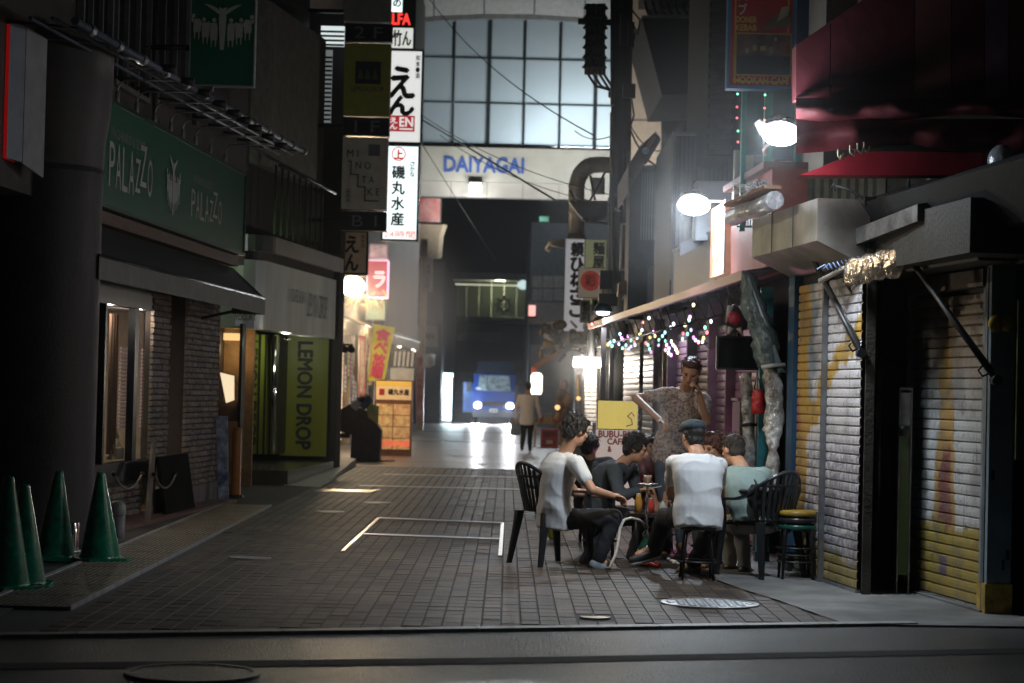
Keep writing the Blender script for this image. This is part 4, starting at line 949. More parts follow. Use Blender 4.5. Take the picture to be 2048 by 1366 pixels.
# banners and flags
def flag(nm, lab, Y, quad, m, txt=None, tm=None, cols=1, bold=.012):
    pf = front(Y); q = [pf.p(*c) for c in quad]          # tl, tr, br, bl
    t = thing(nm, lab, 'banner', q[3])
    def sf(i, j): return (q[3].lerp(q[2], i)).lerp(q[0].lerp(q[1], i), j)+Vector((0,.03*math.sin(3*i+4*j),0))
    MB().grid(sf, 6, 12).build('cloth', m, t)
    MB().cyl(q[0].lerp(q[1], -.04)+UP*.1, q[3].lerp(q[2], -.04)-UP*.3, .015, n=6).build('pole', WHITE, t)
    if txt:
        w_ = (q[1]-q[0]).length; h_ = (q[0]-q[3]).length; mb = MB()
        P4 = Plane((0,0),(1,0)); vtext(mb, txt, P4, .15, .85, .06, .94, 0, bold=bold)
        mb.v = [sf(max(0,min(1,v.x)), v.z)+Vector((0,-.012+v.y*.5,0)) for v in mb.v]
        mb.build('lettering', tm, t)
    return t
REDP2 = mat('magenta_print', (.6,.03,.12), .5, var=0)
flag('flag_banner', 'yellow green flag with big magenta lettering under the cream awning', 48.6, [(748,648),(790,655),(768,765),(733,760)], mat('yellow_flag', (.6,.58,.06), .6, var=.1), '食べ放題', REDP2, bold=.02)
flag('flag_banner', 'narrow red vertical banner at the lit restaurant front', 48.2, [(719,672),(731,672),(731,792),(717,792)], mat('red_banner', (.5,.05,.05), .6, var=.3, scale=6, c2=(.55,.3,.3)), '焼鳥居酒屋処', mat('white_cloth_print', (.7,.65,.6), .6, var=0), bold=.02)
flag('flag_banner', 'white vertical banner with brown lettering between red and yellow ones', 49.2, [(733,675),(748,675),(744,770),(731,770)], mat('white_banner', (.6,.52,.42), .6, var=.1), 'いらっしゃい', mat('brown_print', (.2,.08,.04), .6, var=0), bold=.02)
flag('flag_banner', 'white blue lettered banner by the corner post of the restaurant', 66, [(832,700),(846,700),(846,840),(834,840)], mat('pink_white_cloth', (.6,.4,.42), .6, var=.4, scale=3, c2=(.5,.08,.1)))
pf = front(56); t = thing('striped_sign_board', 'black and white striped board under the far end of the cream awning', 'board', pf.p(805,760))
u0, u1 = pf.uv(782,730)[0], pf.uv(828,730)[0]; va, vb = pf.uv(805,735)[1], pf.uv(805,700)[1]
MB().rect(pf, u0, u1, va, vb, -.04, 0).build('black_face', BLK, t)
for k in range(5): MB().prism([pf.at(u0+.06+k*.115,va+.03,.002), pf.at(u0+.12+k*.115,va+.03,.002), pf.at(u0+.15+k*.115,vb-.04,.002), pf.at(u0+.09+k*.115,vb-.04,.002)], pf.n*.004).build('white_stroke', WHITE, t)
MB().rect(pf, u0-.02, u1, va-.34, va-.02, -.04, 0).build('white_face', WHITE, t)
t = thing('corner_lantern', 'white bowl shaped lamp on the corner post', 'lamp', W(852,726,77.5)); MB().lathe(W(852,734,77.5), [(.12,0),(.3,.1),(.34,.45),(.3,.47)], 16).build('bowl', WHITE, t)
# menu board with food pictures
pl = front(46.7); u0, u1 = pl.uv(748,840)[0], pl.uv(824,840)[0]; v1_ = pl.uv(786,760)[1]
t = thing('menu_board', 'tall free standing food menu board with eight dish pictures', 'menu board', pl.at((u0+u1)/2, 0))
MBR = mat('menu_frame_brown', (.2,.09,.05), .5, var=.2)
MB().rect(pl, u0, u1, .0, v1_, -.12, 0).build('cabinet', MBR, t)
ORG = mat('menu_lit_paper', (.7,.5,.25), .5, var=.12, emit=(1,.62,.3), es=.3)
MB().rect(pl, u0+.03, u1-.03, v1_-.44, v1_-.03, .001, .008).build('header', ORG, t)
MB().rect(pl, u0+.03, u1-.03, v1_-.13, v1_-.04, .009, .012).build('yellow_strip', mat('menu_yellow', (.7,.45,.05), .5, var=.1, emit=(1,.6,.1), es=.3), t)
text(MB(), '磯丸水産', pl, u0+.3, u1-.08, v1_-.33, v1_-.2, .011, bold=.006).build('lettering', BL, t); MB().rect(pl, u0+.1, u0+.22, v1_-.34, v1_-.2, .009, .012).build('red_mark', REDPR, t)
fr_ = random.Random(2)
for r in range(4):
    for c in range(2):
        a = u0+.04+c*.39; bb = v1_-.52-(r+1)*.255
        MB().rect(pl, a, a+.37, bb, bb+.24, .001, .01).build('dish_picture', mat('dish_print_%d' % (r*2+c), (.62,.4+.1*fr_.random(),.2), .5, var=.9, scale=4+3*fr_.random(), c2=(.4,.1,.04), emit=(.9,.45,.2), es=.22), t)
MB().rect(pl, u0+.04, u1-.04, .22, .34, .001, .01).build('red_strip', mat('menu_red', (.6,.12,.08), .5, var=.5, scale=20, c2=(.7,.3,.2), emit=(1,.25,.15), es=.35), t)
light('menu_front_light', 'POINT', pl.at((u0+u1)/2+.1, 2.6, .6), 7, (1,.7,.45), .1)
# dark cabinet with leaflets, black post with spots
pl = front(42.8); t = thing('leaflet_stand', 'dark sloping cabinet with leaflets fixed to its top in front of the menu board', 'stand', pl.p(725,925))
DBR = mat('dark_brown_box', (.045,.03,.025), .5, var=.3)
q = [pl.p(*c) for c in ((700,926),(758,928),(762,860),(735,822),(700,808),(676,822),(678,862),(703,870))]
MB().prism(q, Vector((0,.6,0))).build('cabinet', DBR, t)
MB().prism([pl.p(690,921),pl.p(786,921),pl.p(786,929),pl.p(690,929)], Vector((0,.7,0))).build('base', BLK, t)
MB().prism([pl.p(662,868),pl.p(700,866),pl.p(700,876),pl.p(662,877)], Vector((0,.1,0))).build('arm', BLK, t)
pl2 = front(42.6)
for cq, c in ((((700,812),(722,789),(732,798),(712,822)), (.55,.56,.6)), (((718,812),(738,790),(746,802),(728,822)), (.08,.12,.25)), (((732,806),(758,812),(756,850),(736,834)), (.5,.52,.2)), (((716,800),(734,787),(740,793),(722,806)), (.6,.6,.6))):
    MB().prism([pl2.p(*k) for k in cq], Vector((0,.02,0))).build('leaflet', mat('leaflet_%0.2f' % (c[0]+c[2]), c, .5, var=.2, scale=9), t)
pl = front(40.5); t = thing('lamp_post', 'slim black post with two small spotlights at the edge of the yellow panel', 'lamp post', pl.p(661,925))
MB().cyl(pl.p(660,925), pl.p(664,560), .06, n=10).build('pole', BLK, t); MB().cyl(pl.p(650,686), pl.p(706,690), .02, n=8).build('arm', BLK, t)
for px in (688, 702): c = pl.p(px, 698); MB().cyl(c+Vector((0,-.08,0)), c+Vector((.02,.1,-.02)), .07, .06, 12).build('spot_head', BLK, t)
MB().rect(pl, pl.uv(650,800)[0], pl.uv(671,800)[0], pl.uv(660,925)[1], pl.uv(660,880)[1], -.1, .06).build('base', BLK, t)
# ================================================================ signs and small things before the gate on the left
pl = front(77.0)
t, _ = lightbox('box_sign', 'grey and red framed sign behind the seafood sign', 'sign', pl, 828, 395, 882, 445, .3, mat('pale_red_face', (.45,.32,.3), .5, var=.5, scale=.8, c2=(.4,.1,.1)), DGREY)
t, (u0,u1,v0,v1) = lightbox('box_sign', 'small pinkish hanging sign under the cornice', 'sign', front(77.2), 846, 516, 866, 584, .1, mat('pinkish_face', (.45,.38,.4), .5, var=.15), MGREY, edge=.015)
vtext(MB(), '酒場いろは', front(77.2), u0+.1, u1-.1, v0+.15, v1-.25, -.002).build('lettering', BL, t)
t, (u0,u1,v0,v1) = lightbox('box_sign', 'grey wall sign with letters AN left of the truck', 'sign', front(79.5), 816, 650, 876, 694, .15, mat('grey_face', (.3,.31,.33), .5, var=.1), MGREY, edge=.03)
text(MB(), 'AN', front(79.5), u1-.5, u1-.17, v0+.3, v1-.3, -.002, bold=.015).build('lettering', BL, t)

# ================================================================ the arcade gate
gp_ = front(80)
gate = thing('arcade_gate', 'glazed arcade gate across the lane with blue DAIYAGAI letters on its beam', 'gate', gp_.p(1020, 395))
GW = mat('gate_cream', (.44,.45,.42), .5, var=.1, scale=1)
def grect(mb, x0, y0, x1, y1, d0, d1, pl=gp_):
    ym = (y0+y1)/2; xm = (x0+x1)/2
    return mb.rect(pl, pl.uv(x0,ym)[0], pl.uv(x1,ym)[0], pl.uv(xm,y1)[1], pl.uv(xm,y0)[1], d0, d1)
ub0, ub1 = gp_.uv(760,330)[0], gp_.uv(1262,330)[0]
vbm, vbt = gp_.uv(1020,396)[1], gp_.uv(1020,297)[1]; vst = gp_.uv(1020,366)[1]
MB().rect(gp_, ub0, ub1, vst+.012, vbt, -.6, .12).build('beam', GW, gate)
for k in range(7):
    a = ub0+(ub1-ub0)*k/7; MB().rect(gp_, a+.008, ub0+(ub1-ub0)*(k+1)/7-.008, vbm, vst, -.55, .0).build('lower_panel', mat('gate_panel', (.42,.42,.4), .5, var=.12, scale=1), gate)
mb = MB(); text(mb, 'DAIYAGAI', gp_, gp_.uv(889,331)[0], gp_.uv(1047,331)[0], gp_.uv(968,346)[1], gp_.uv(968,316)[1], .16, bold=.022)
mb2 = MB(); k0 = len(mb.v)
mb.build('lettering', mat('blue_letter', (.05,.12,.42), .4, var=.05), gate)
xs = [775,845,907,978,1049,1121,1192,1262]; ys = [36,115,205,291]
PANE = translucent('frosted_pane', (.55,.60,.62), .85)
MULL = mat('mullion_steel', (.06,.085,.1), .35, .6, var=.2)
for i in range(7):
    for j in range(3):
        u0, u1 = gp_.uv(xs[i],ys[j])[0], gp_.uv(xs[i+1],ys[j])[0]; um = (xs[i]+xs[i+1])/2
        v1, v0 = gp_.uv(1020,ys[j])[1], gp_.uv(1020,ys[j+1])[1]
        if j == 0: v1 -= 0.0
        MB().rect(gp_, u0+.03, u1-.03, v0+.03, v1-.03, -.3, -.28).build('pane', PANE, gate)
for i, x in enumerate(xs):
    u = gp_.uv(x,160)[0]; wd = .07 if i in (3,6) else .035
    MB().rect(gp_, u-wd, u+wd, vbt+.01, gp_.uv(1020,30)[1], -.34, -.2).build('mullion', MULL, gate)
for j, y in enumerate(ys[1:]):
    v = gp_.uv(1020,y)[1]
    for i in range(7):
        u0, u1 = gp_.uv(xs[i],160)[0]+.072, gp_.uv(xs[i+1],160)[0]-.072; MB().rect(gp_, u0, u1, v-.03+(.06 if j==2 else 0), v+.03+(.06 if j==2 else 0), -.33, -.22).build('transom', MULL, gate)
# arched top member and roof soffit
arc = []
cxm = 1045
def arcv(x): return gp_.uv(cxm, 34)[1]-((x-gp_.uv(cxm,34)[0])**2)*.014
mbA = MB(); N = 24
for k in range(N):
    a = ub0+(ub1-ub0)*k/N; b = ub0+(ub1-ub0)*(k+1)/N
    mbA.prism([gp_.at(a,arcv(a)-.07,-.36), gp_.at(b,arcv(b)-.07,-.36), gp_.at(b,arcv(b)+.1,-.36), gp_.at(a,arcv(a)+.1,-.36)], gp_.n*.3)
mbA.build('arch_rib', mat('arch_steel', (.45,.48,.5), .3, .5, var=.15), gate)
SOF = mat('soffit_panel', (.36,.38,.4), .5, var=.12)
for k in range(5):
    a = ub0+(ub1-ub0)*k/5+.02; b = ub0+(ub1-ub0)*(k+1)/5-.02
    MB().add([gp_.at(a,arcv(a)+.1,-.1), gp_.at(b,arcv(b)+.1,-.1), gp_.at(b,arcv(b)+1.6,1.6), gp_.at(a,arcv(a)+1.6,1.6)], [(0,1,2,3)]).build('soffit_panel', SOF, gate)
# gate lamp under the beam
lp = gp_.p(951, 377); t = thing('gate_lamp', 'square white lamp hanging on the gate beam below the blue letters', 'lamp', lp)
MB().box(lp+Vector((0,-.3,0)), (.42,.3,.34)).build('diffuser', emis('white_lamp_glow', (1,.97,.9), 4), t); MB().box(lp+Vector((0,-.3,.2)), (.5,.36,.05)).build('cap', DARKM, t)
light('gate_lamp_light', 'POINT', lp+Vector((0,-.75,-.1)), 60, (1,.96,.88), .15)
# arcade lighting behind the glass
for (x, z_, p_, yy) in ((2.9, 9.7, 900, 83.0), (-2.5, 12.6, 60, 84.5), (4.9, 11.4, 330, 83.6)):
    l_ = light('arcade_light', 'AREA', (x, yy, z_), p_*1.0, (.88,.95,1), shape='RECTANGLE', size=2.6, size_y=1.6); aim(l_, (x, 80, z_))
for x, z_, p_ in ((-1.0, 5.2, 1900), (4.2, 6.0, 2100)):
    l_ = light('gate_fill_spot', 'SPOT', (x, 73.5, z_+.4), p_*1.1, (1,.98,.92), .3, spot_size=math.radians(74), spot_blend=1); aim(l_, (x, 80, 10.8))  # unseen spots added to light the gate beam
# pillar carrying the gate on both sides
GP = mat('gate_pier', (.2,.21,.22), .6, var=.2)
MB().rect(gp_, gp_.uv(1240,600)[0], gp_.uv(1275,600)[0], 0, vbt, -.6, 0).build('pier', GP, gate); MB().rect(gp_, gp_.uv(770,600)[0], gp_.uv(800,600)[0], 0, vbt, -.6, 0).build('pier', GP, gate)

# ================================================================ beyond the gate
NAVY = mat('night_wall_navy', (.055,.075,.1), .6, var=.2)
def far_box(nm, lab, cat, Y, x0, y0, x1, y1, depth, m, z0=True):
    pl = front(Y); u0, u1 = pl.uv(x0,(y0+y1)/2)[0], pl.uv(x1,(y0+y1)/2)[0]; v1 = pl.uv((x0+x1)/2,y0)[1]; v0 = 0 if z0 else pl.uv((x0+x1)/2,y1)[1]
    t = thing(nm, lab, cat, pl.at((u0+u1)/2, v0, -depth/2)); MB().rect(pl, u0, u1, v0, v1, -depth, 0).build('wall', m, t); return t, pl
t, pl = far_box('far_building', 'dark blue building on the right beyond the gate with pale window panels', 'building', 92, 1058, 448, 1330, 850, 25, NAVY)
for i in range(3):
    for j in range(2): grect(MB(), 1064+i*22, 552+j*26, 1084+i*22, 575+j*26, .0, .06, pl).build('window', mat('dim_window', (.16,.17,.18), .4, var=.2), t)
grect(MB(), 1060, 690, 1140, 838, .0, .1, pl).build('shutter', mat('lilac_grey', (.2,.19,.2), .6, var=.15), t)
grect(MB(), 1056, 605, 1140, 650, .0, .16, pl).build('fascia', mat('far_grey', (.16,.165,.18), .6, var=.15), t)
t, pl = far_box('far_building', 'dark narrow building on the left beyond the gate', 'building', 96, 740, 520, 884, 850, 25, mat('night_wall', (.04,.045,.05), .6, var=.2))
grect(MB(), 868, 590, 884, 650, .0, .1, pl).build('window', mat('dim_window2', (.05,.055,.06), .3, var=.2), t)
t, pl = far_box('far_building', 'wide dark shopfront closing the street behind the truck', 'building', 150, 860, 640, 1080, 850, 5, mat('night_wall_blue', (.035,.04,.055), .6, var=.25))
for k in range(5): grect(MB(), 872+k*38, 745, 905+k*38, 800, .0, .1, pl).build('window', mat('dim_window3', (.05,.07,.09), .3, var=.3), t)
grect(MB(), 915, 664, 1000, 682, .0, .3, pl).build('shutter_box', mat('pale_shutter', (.3,.29,.28), .6, var=.1), t)
# footbridge
pl = front(132); t = thing('footbridge', 'glazed footbridge with a gear shaped logo crossing above the truck', 'bridge', pl.p(970,640))
BRG = translucent('bridge_glass', (.2,.22,.17), .6)
for i in range(7): grect(MB(), 884+i*25, 562, 907+i*25, 634, -.1, 0, pl).build('pane', BRG, t)
grect(MB(), 878, 546, 1064, 560, -3, .15, pl).build('top_rail', mat('bridge_steel', (.2,.21,.22), .4, .4, var=.2), t)
grect(MB(), 878, 634, 1064, 644, -3, .15, pl).build('bottom_rail', mat('bridge_steel2', (.08,.085,.09), .5, var=.2), t)
grect(MB(), 878, 562, 1064, 634, -3, -2.8, pl).build('back_wall', mat('bridge_back', (.12,.12,.09), .6, var=.4, scale=.8), t)
grect(MB(), 898, 569, 1050, 571, .01, .05, pl).build('light_strip', emis('dim_strip', (.8,.8,.6), .9), t)
gc = pl.at(*pl.uv(1008,611), .1); LG = mat('logo_pale', (.35,.34,.28), .5, var=.1)
lg = MB(); 
for r_o, r_i in ((.42,.3), (.14,.06)):
    n = 28
    for k in range(n):
        a = 2*math.pi*k/n; b = 2*math.pi*(k+1)/n
        lg.add([gc+Vector((r_o*math.cos(a),0,r_o*math.sin(a))), gc+Vector((r_o*math.cos(b),0,r_o*math.sin(b))), gc+Vector((r_i*math.cos(b),0,r_i*math.sin(b))), gc+Vector((r_i*math.cos(a),0,r_i*math.sin(a)))], [(0,1,2,3)])
for k in range(8):
    a = 2*math.pi*k/8; lg.box(gc+Vector((.52*math.cos(a),0,.52*math.sin(a))), (.2,.02,.12), Euler((0,-a,0)))
text(lg, 'C   M', pl, pl.uv(893,620)[0], pl.uv(912,620)[0], pl.uv(900,632)[1], pl.uv(900,612)[1], .1)
lg.build('logo', LG, t)
c = pl.at(*pl.uv(1046,570), .2); MB().ell(c, .35,.1,.3).build('lamp', emis('bridge_lamp', (.7,.9,.9), .8), t)
light('bridge_light', 'POINT', pl.at(pl.uv(1000,560)[0], pl.uv(1000,575)[1], -1.4), 420, (.85,.85,.6), .3)
# exit sign, side lamp
t, _ = lightbox('exit_sign', 'small green lit exit sign high behind the gate', 'sign', front(90), 1078, 432, 1098, 444, .1, mat('exit_green', (.1,.4,.3), .5, var=.8, scale=3, c2=(.02,.05,.05), emit=(.2,.8,.5), es=.3), DARKM, edge=.02)
t = thing('small_traffic_light', 'little red and white lit lamp beside the bridge', 'lamp', W(1064,625,91)); MB().box(W(1064,622,91), (.3,.1,.5)).build('lamp_face', mat('red_white_lit', (.7,.4,.4), .4, var=0, emit=(1,.45,.4), es=1.2), t); MB().box(W(1064,634,91), (.4,.12,.08)).build('bracket', DARKM, t)
# glowing vending sign
pl = front(99); u0, u1 = pl.uv(865,800)[0], pl.uv(903,800)[0]; v1_ = pl.uv(884,746)[1]; vb = .05
t = thing('glowing_sign', 'glaring white standing light sign left of the truck', 'lit sign', pl.at((u0+u1)/2, 0))
GLW = emis('cyan_white_glow', (.75,.97,1), 3.2)
MB().rect(pl, u0, u1, .1, v1_*.9, -.5, 0).build('face', GLW, t); MB().rect(pl, u0-.03, u1+.03, v1_*.91, v1_, -.5, .02).build('head_panel', GLW, t)
MB().rect(pl, u0+.02, u1-.02, 0, .1, -.5, 0).build('base', DGREY, t)
MB().rect(pl, u0+.08, u1-.08, .22, .3, .0, .01).build('print', mat('green_print_lit', (.2,.6,.3), .4, var=0, emit=(.4,.9,.6), es=1.2), t)
light('glow_sign_light', 'POINT', pl.at(u1+.25, 1.6, 1.2), 150, (.72,.9,1), .4)
pl = front(97.5); t = thing('side_box', 'pale blue cabinet beside the glaring sign', 'cabinet', pl.at(pl.uv(856,820)[0],0)); grect(MB(), 850, 795, 866, 838, -.5, 0, pl).build('body', mat('pale_blue_box', (.3,.42,.5), .5, var=.1), t); grect(MB(), 850, 792, 867, 795, -.52, .02, pl).build('lid', MGREY, t)

# ================================================================ blue truck with headlights on
TY = 99.0; pl = front(TY)
trk = thing('truck', 'blue light truck facing the camera with both headlights on', 'truck', pl.at(pl.uv(987,845)[0], 0, -1))
BLU = mat('truck_blue', (.03,.09,.42), .3, .1, var=.1)
c0 = pl.uv(987,840)[0]; wd = .98
def tp(x, z, d=0): return pl.at(c0+x, z, d)
prof = [(0,.45), (.0,1.5), (-.32,2.35), (-.5,2.42), (-2.0,2.42), (-2.0,.45)]
MB().prism([pl.at(c0-wd, z, d) for d, z in prof], pl.u*2*wd).build('cab', BLU, trk)
MB().prism([tp(-.78,1.56,.004), tp(.78,1.56,.004), tp(.70,2.28,-.285), tp(-.70,2.28,-.285)], pl.n*.012).build('windscreen', mat('windscreen', (.3,.36,.4), .08, var=.7, scale=3, c2=(.02,.03,.04), emit=(.5,.65,.75), es=.10), trk)  # faint glow put into the glass for its bright reflections
MB().prism([tp(-.86,2.44,-.45), tp(.86,2.44,-.45), tp(.8,2.95,-1.0), tp(-.8,2.95,-1.0)], pl.n*(-.9)).build('roof_deflector', mat('deflector', (.04,.09,.18), .4, var=.15), trk)
MB().rect(pl, c0-.55, c0+.55, .86, 1.05, .0, .03).build('grille', BLK, trk)
MB().rect(pl, c0-wd-.01, c0+wd+.01, .3, .62, -.2, .06).build('bumper', mat('bumper_grey', (.12,.13,.18), .4, var=.1), trk)
MB().rect(pl, c0-.2, c0+.18, .55, .72, .062, .075).build('number_plate', mat('plate_white', (.7,.7,.7), .4, var=.1, emit=(.8,.8,.8), es=.25), trk)
MB().rect(pl, c0-.12, c0-.03, .58, .67, .076, .08).rect(pl, c0+.03, c0+.12, .58, .67, .076, .08).build('plate_number', mat('plate_green', (.03,.15,.07), .5, var=0), trk)
HL = emis('headlight_glow', (.95,.97,1), 38)
for s_ in (-1, 1):
    h = MB().rect(pl, c0+s_*.76-.2, c0+s_*.76+.2, .72, 1.0, .0, .04).build('headlight', mat('lamp_glass', (.5,.5,.52), .1, var=.05), trk)
    c = tp(s_*.76, .87, .06); MB().ell(c, .15, .05, .13).build('bulb', HL, h)
    l_ = light('headlight_beam', 'SPOT', tp(s_*.76,.87,.15), 3600, (.93,.95,1), .06, spot_size=math.radians(62), spot_blend=.9); aim(l_, tp(s_*.76, -1.9, 9))
    MB().cyl(tp(s_*.75,.38,-.7), tp(s_*.98,.38,-.7), .38, n=20).build('wheel', BLK, trk)
    m_ = MB().rect(pl, c0+s_*1.22-.1, c0+s_*1.22+.1, 1.5, 1.95, -.3, -.2).build('mirror', BLK, trk); MB().cyl(tp(s_*.97,1.9,-.3), tp(s_*1.22,1.9,-.25), .015, n=6).build('arm', BLK, m_)
MB().rect(pl, c0-.95, c0+.95, .9, 1.9, -6, -2.1).build('cargo_bed', mat('bed_blue', (.04,.1,.32), .4, var=.15), trk)
MB().rect(pl, c0-wd-.5, c0-wd-.02, .55, 1.95, -2.6, -1.2).build('open_door', mat('door_blue', (.03,.12,.42), .35, var=.3, scale=2), trk)
MB().cyl(tp(-.35,2.38,-.27), tp(-.33,1.63,.0), .012, n=6).build('wiper', BLK, trk)
MB().rect(pl, c0-.86, c0-.62, 1.6, 1.7, .018, .024).build('sticker', WHITE, trk)
# ================================================================ RIGHT: wall planes (far -> near)
RW = Plane((1.70,32.4), (2.44,18.5))                     # bar front
SH1a, SH1b = G(1588,1146), G(1715,1190)
R1 = Plane((SH1a.x,SH1a.y), (SH1b.x,SH1b.y))
SH2a, SH2b = G(1820,1183), G(1975,1228)
R2 = Plane((SH2a.x,SH2a.y), (SH2b.x,SH2b.y))
L1, L2 = (SH1b-SH1a).length, (SH2b-SH2a).length
print('shutters', SH1a, SH1b, SH2a, SH2b)
def graffiti(name, pl, L, kind):
    m = bpy.data.materials.new(name); m.use_nodes = True; n = m.node_tree.nodes; l = m.node_tree.links; b = n['Principled BSDF']
    b.inputs['Roughness'].default_value = .42
    g_ = n.new('ShaderNodeNewGeometry')
    def math_(op, a, c=None, clamp=False):
        q = n.new('ShaderNodeMath'); q.operation = op; q.use_clamp = clamp
        for i, x in enumerate((a, c)):
            if x is None: continue
            if isinstance(x, (int, float)): q.inputs[i].default_value = x
            else: l.new(x, q.inputs[i])
        return q.outputs[0]
    sb = n.new('ShaderNodeVectorMath'); sb.operation = 'SUBTRACT'; sb.inputs[1].default_value = tuple(pl.o); l.new(g_.outputs['Position'], sb.inputs[0])
    dt = n.new('ShaderNodeVectorMath'); dt.operation = 'DOT_PRODUCT'; dt.inputs[1].default_value = tuple(pl.u); l.new(sb.outputs[0], dt.inputs[0])
    u = math_('DIVIDE', dt.outputs['Value'], L)
    sp = n.new('ShaderNodeSeparateXYZ'); l.new(g_.outputs['Position'], sp.inputs[0]); v = math_('DIVIDE', sp.outputs['Z'], 2.2)
    def noise(scale, det=4, st=(1,1,1)):
        mp = n.new('ShaderNodeMapping'); mp.inputs['Scale'].default_value = st; l.new(g_.outputs['Position'], mp.inputs[0])
        t = n.new('ShaderNodeTexNoise'); t.inputs['Scale'].default_value = scale; t.inputs['Detail'].default_value = det; l.new(mp.outputs[0], t.inputs['Vector']); return t.outputs[0]
    N1 = math_('SUBTRACT', noise(2.2, 6), .5); N2 = math_('SUBTRACT', noise(7, 5, (1,1,.5)), .5); N3 = noise(16, 3)
    wu = math_('ADD', u, math_('ADD', math_('MULTIPLY', N1, .28), math_('MULTIPLY', N2, .16)))
    wv = math_('ADD', v, math_('ADD', math_('MULTIPLY', N1, .2), math_('MULTIPLY', N2, .16)))
    def step(x, t, s=40, inv=False):      # 1 when x > t
        q = math_('MULTIPLY', math_('SUBTRACT', x, t), s); q = math_('ADD', q, .5, True); return math_('SUBTRACT', 1, q) if inv else q
    cur = None
    def lay(mask, c, last):
        mx = n.new('ShaderNodeMix'); mx.data_type = 'RGBA'
        if isinstance(last, tuple): mx.inputs[6].default_value = (*last, 1)
        else: l.new(last, mx.inputs[6])
        mx.inputs[7].default_value = (*c, 1); l.new(mask, mx.inputs[0]); return mx.outputs[2]
    Y_, O_, B_, Rr = (.42,.25,.04), (.36,.13,.05), (.2,.25,.3), (.2,.07,.055)
    if kind == 1:
        c = lay(step(N3, .62, 14), (.42,.38,.40), (.55,.53,.54))
        c = lay(math_('MULTIPLY', step(wv, .5, 10, True), step(N3, .5, 8)), (.24,.23,.28), c)
        c = lay(math_('MULTIPLY', step(wu, .30, 30, True), step(wv, .62, 12)), B_, c)
        dg = math_('ADD', wv, math_('MULTIPLY', u, -.45))
        c = lay(math_('MULTIPLY', step(dg, .45, 40), step(dg, .56, 40, True)), Y_, c)
        c = lay(step(math_('ADD', wu, math_('MULTIPLY', v, -.05)), .17, 60, True), Y_, c)
        c = lay(math_('MULTIPLY', step(math_('ADD',u,math_('MULTIPLY',N2,.15)), .07, 60, True), step(N1, .03, 30)), O_, c)
        c = lay(step(math_('ADD', wv, math_('MULTIPLY', u, .10)), .2, 40, True), (.35,.28,.09), c)
    else:
        c = lay(step(N3, .6, 14), (.36,.36,.36), (.47,.47,.46))
        c = lay(step(wu, .16, 30, True), (.2,.3,.38), c)
        c = lay(step(wv, .74, 5), (.27,.2,.13), c)
        ctr = math_('ABSOLUTE', math_('SUBTRACT', math_('ADD', u, math_('MULTIPLY', N2, .12)), .46))
        wdt = math_('ADD', math_('MULTIPLY', v, -.16), .24)
        c = lay(step(math_('SUBTRACT', wdt, ctr), .05, 60), (.38,.23,.07), c)
        c = lay(math_('MULTIPLY', step(math_('SUBTRACT', wdt, ctr), .11, 60), step(wv, .5, 20, True)), Rr, c)
        c = lay(step(wv, .26, 40, True), (.33,.24,.05), c)
        c = lay(math_('MULTIPLY', step(ctr, .05, 60, True), step(math_('ABSOLUTE', math_('SUBTRACT', v, .12)), .035, 60, True)), (.14,.1,.13), c)
    # black drips and grime
    nd = noise(26, 5, (1,1,.08)); c = lay(math_('MULTIPLY', step(nd, .66, 20), .7), (.06,.05,.05), c)
    nd = noise(3, 6); c = lay(math_('MULTIPLY', step(nd, .58, 8), .55), (.12,.1,.09), c)
    ch = noise(34, 6, (1,1,2.2)); c = lay(math_('MULTIPLY', step(ch, .60, 16), .75), (.3,.29,.28), c)
    ch = noise(11, 6); c = lay(math_('MULTIPLY', step(ch, .64, 10), .6), (.07,.06,.055), c)
    l.new(c, b.inputs['Base Color'])
    bp = n.new('ShaderNodeBump'); bp.inputs['Strength'].default_value = .15; bp.inputs['Distance'].default_value = .01; l.new(N3, bp.inputs['Height']); l.new(bp.outputs[0], b.inputs['Normal'])
    return m
def slat_mesh(pl, wd, h, m, th=.011):
    prof = [(-.008, 0), (.001, .06), (th*.8, .14), (th, .5), (th*.8, .88), (.0, .95), (-.008, 1.0)]
    vs = []; fs = []
    for d, z in prof:
        for u in (0, wd): vs.append(pl.u*u + pl.n*d + UP*(z*h))
    for i in range(len(prof)-1): fs.append((2*i, 2*i+1, 2*i+3, 2*i+2))
    mb = MB().add(vs, fs, False); me = mb.mesh('slat'); me.materials.append(m); return me
def shutter(name, lab, pl, u0, u1, v0, v1, h, m, back=-.0, group=None, root=None, rail=None):
    t = root or thing(name, lab, 'shutter', pl.at(u0, v0, 0), group)
    me = slat_mesh(pl, u1-u0, h, m); n_ = int((v1-v0)/h)
    for k in range(n_): place(None, 'slat', me, t, pl.at(u0, v0+k*h, back)-wloc(t))
    MB().rect(pl, u0, u1, v0-.03, v0-.002, back-.02, back+.02).build('bottom_rail', rail or GALV, t)
    MB().rect(pl, u0-.02, u1+.02, v0-.03, v1+.1, back-.05, back-.03).build('backing', BLK, t)
    return t
GF1, GF2 = graffiti('painted_shutter_mural', R1, L1, 1), graffiti('painted_shutter_streak', R2, L2, 2)
RAILM = mat('shutter_rail', (.16,.16,.165), .45, .5, var=.3)
um_ = R1.uv(1652,900)[0]
shutter('roller_shutter', 'painted roller shutter with yellow edge and blue patches, left half beside the blue pillar', R1, .02, um_-.02, .04, 2.42, .072, GF1)
shutter('roller_shutter', 'painted roller shutter with lilac grey slats, right half next to the dark recess', R1, um_+.03, L1, .04, 2.42, .072, GF1)
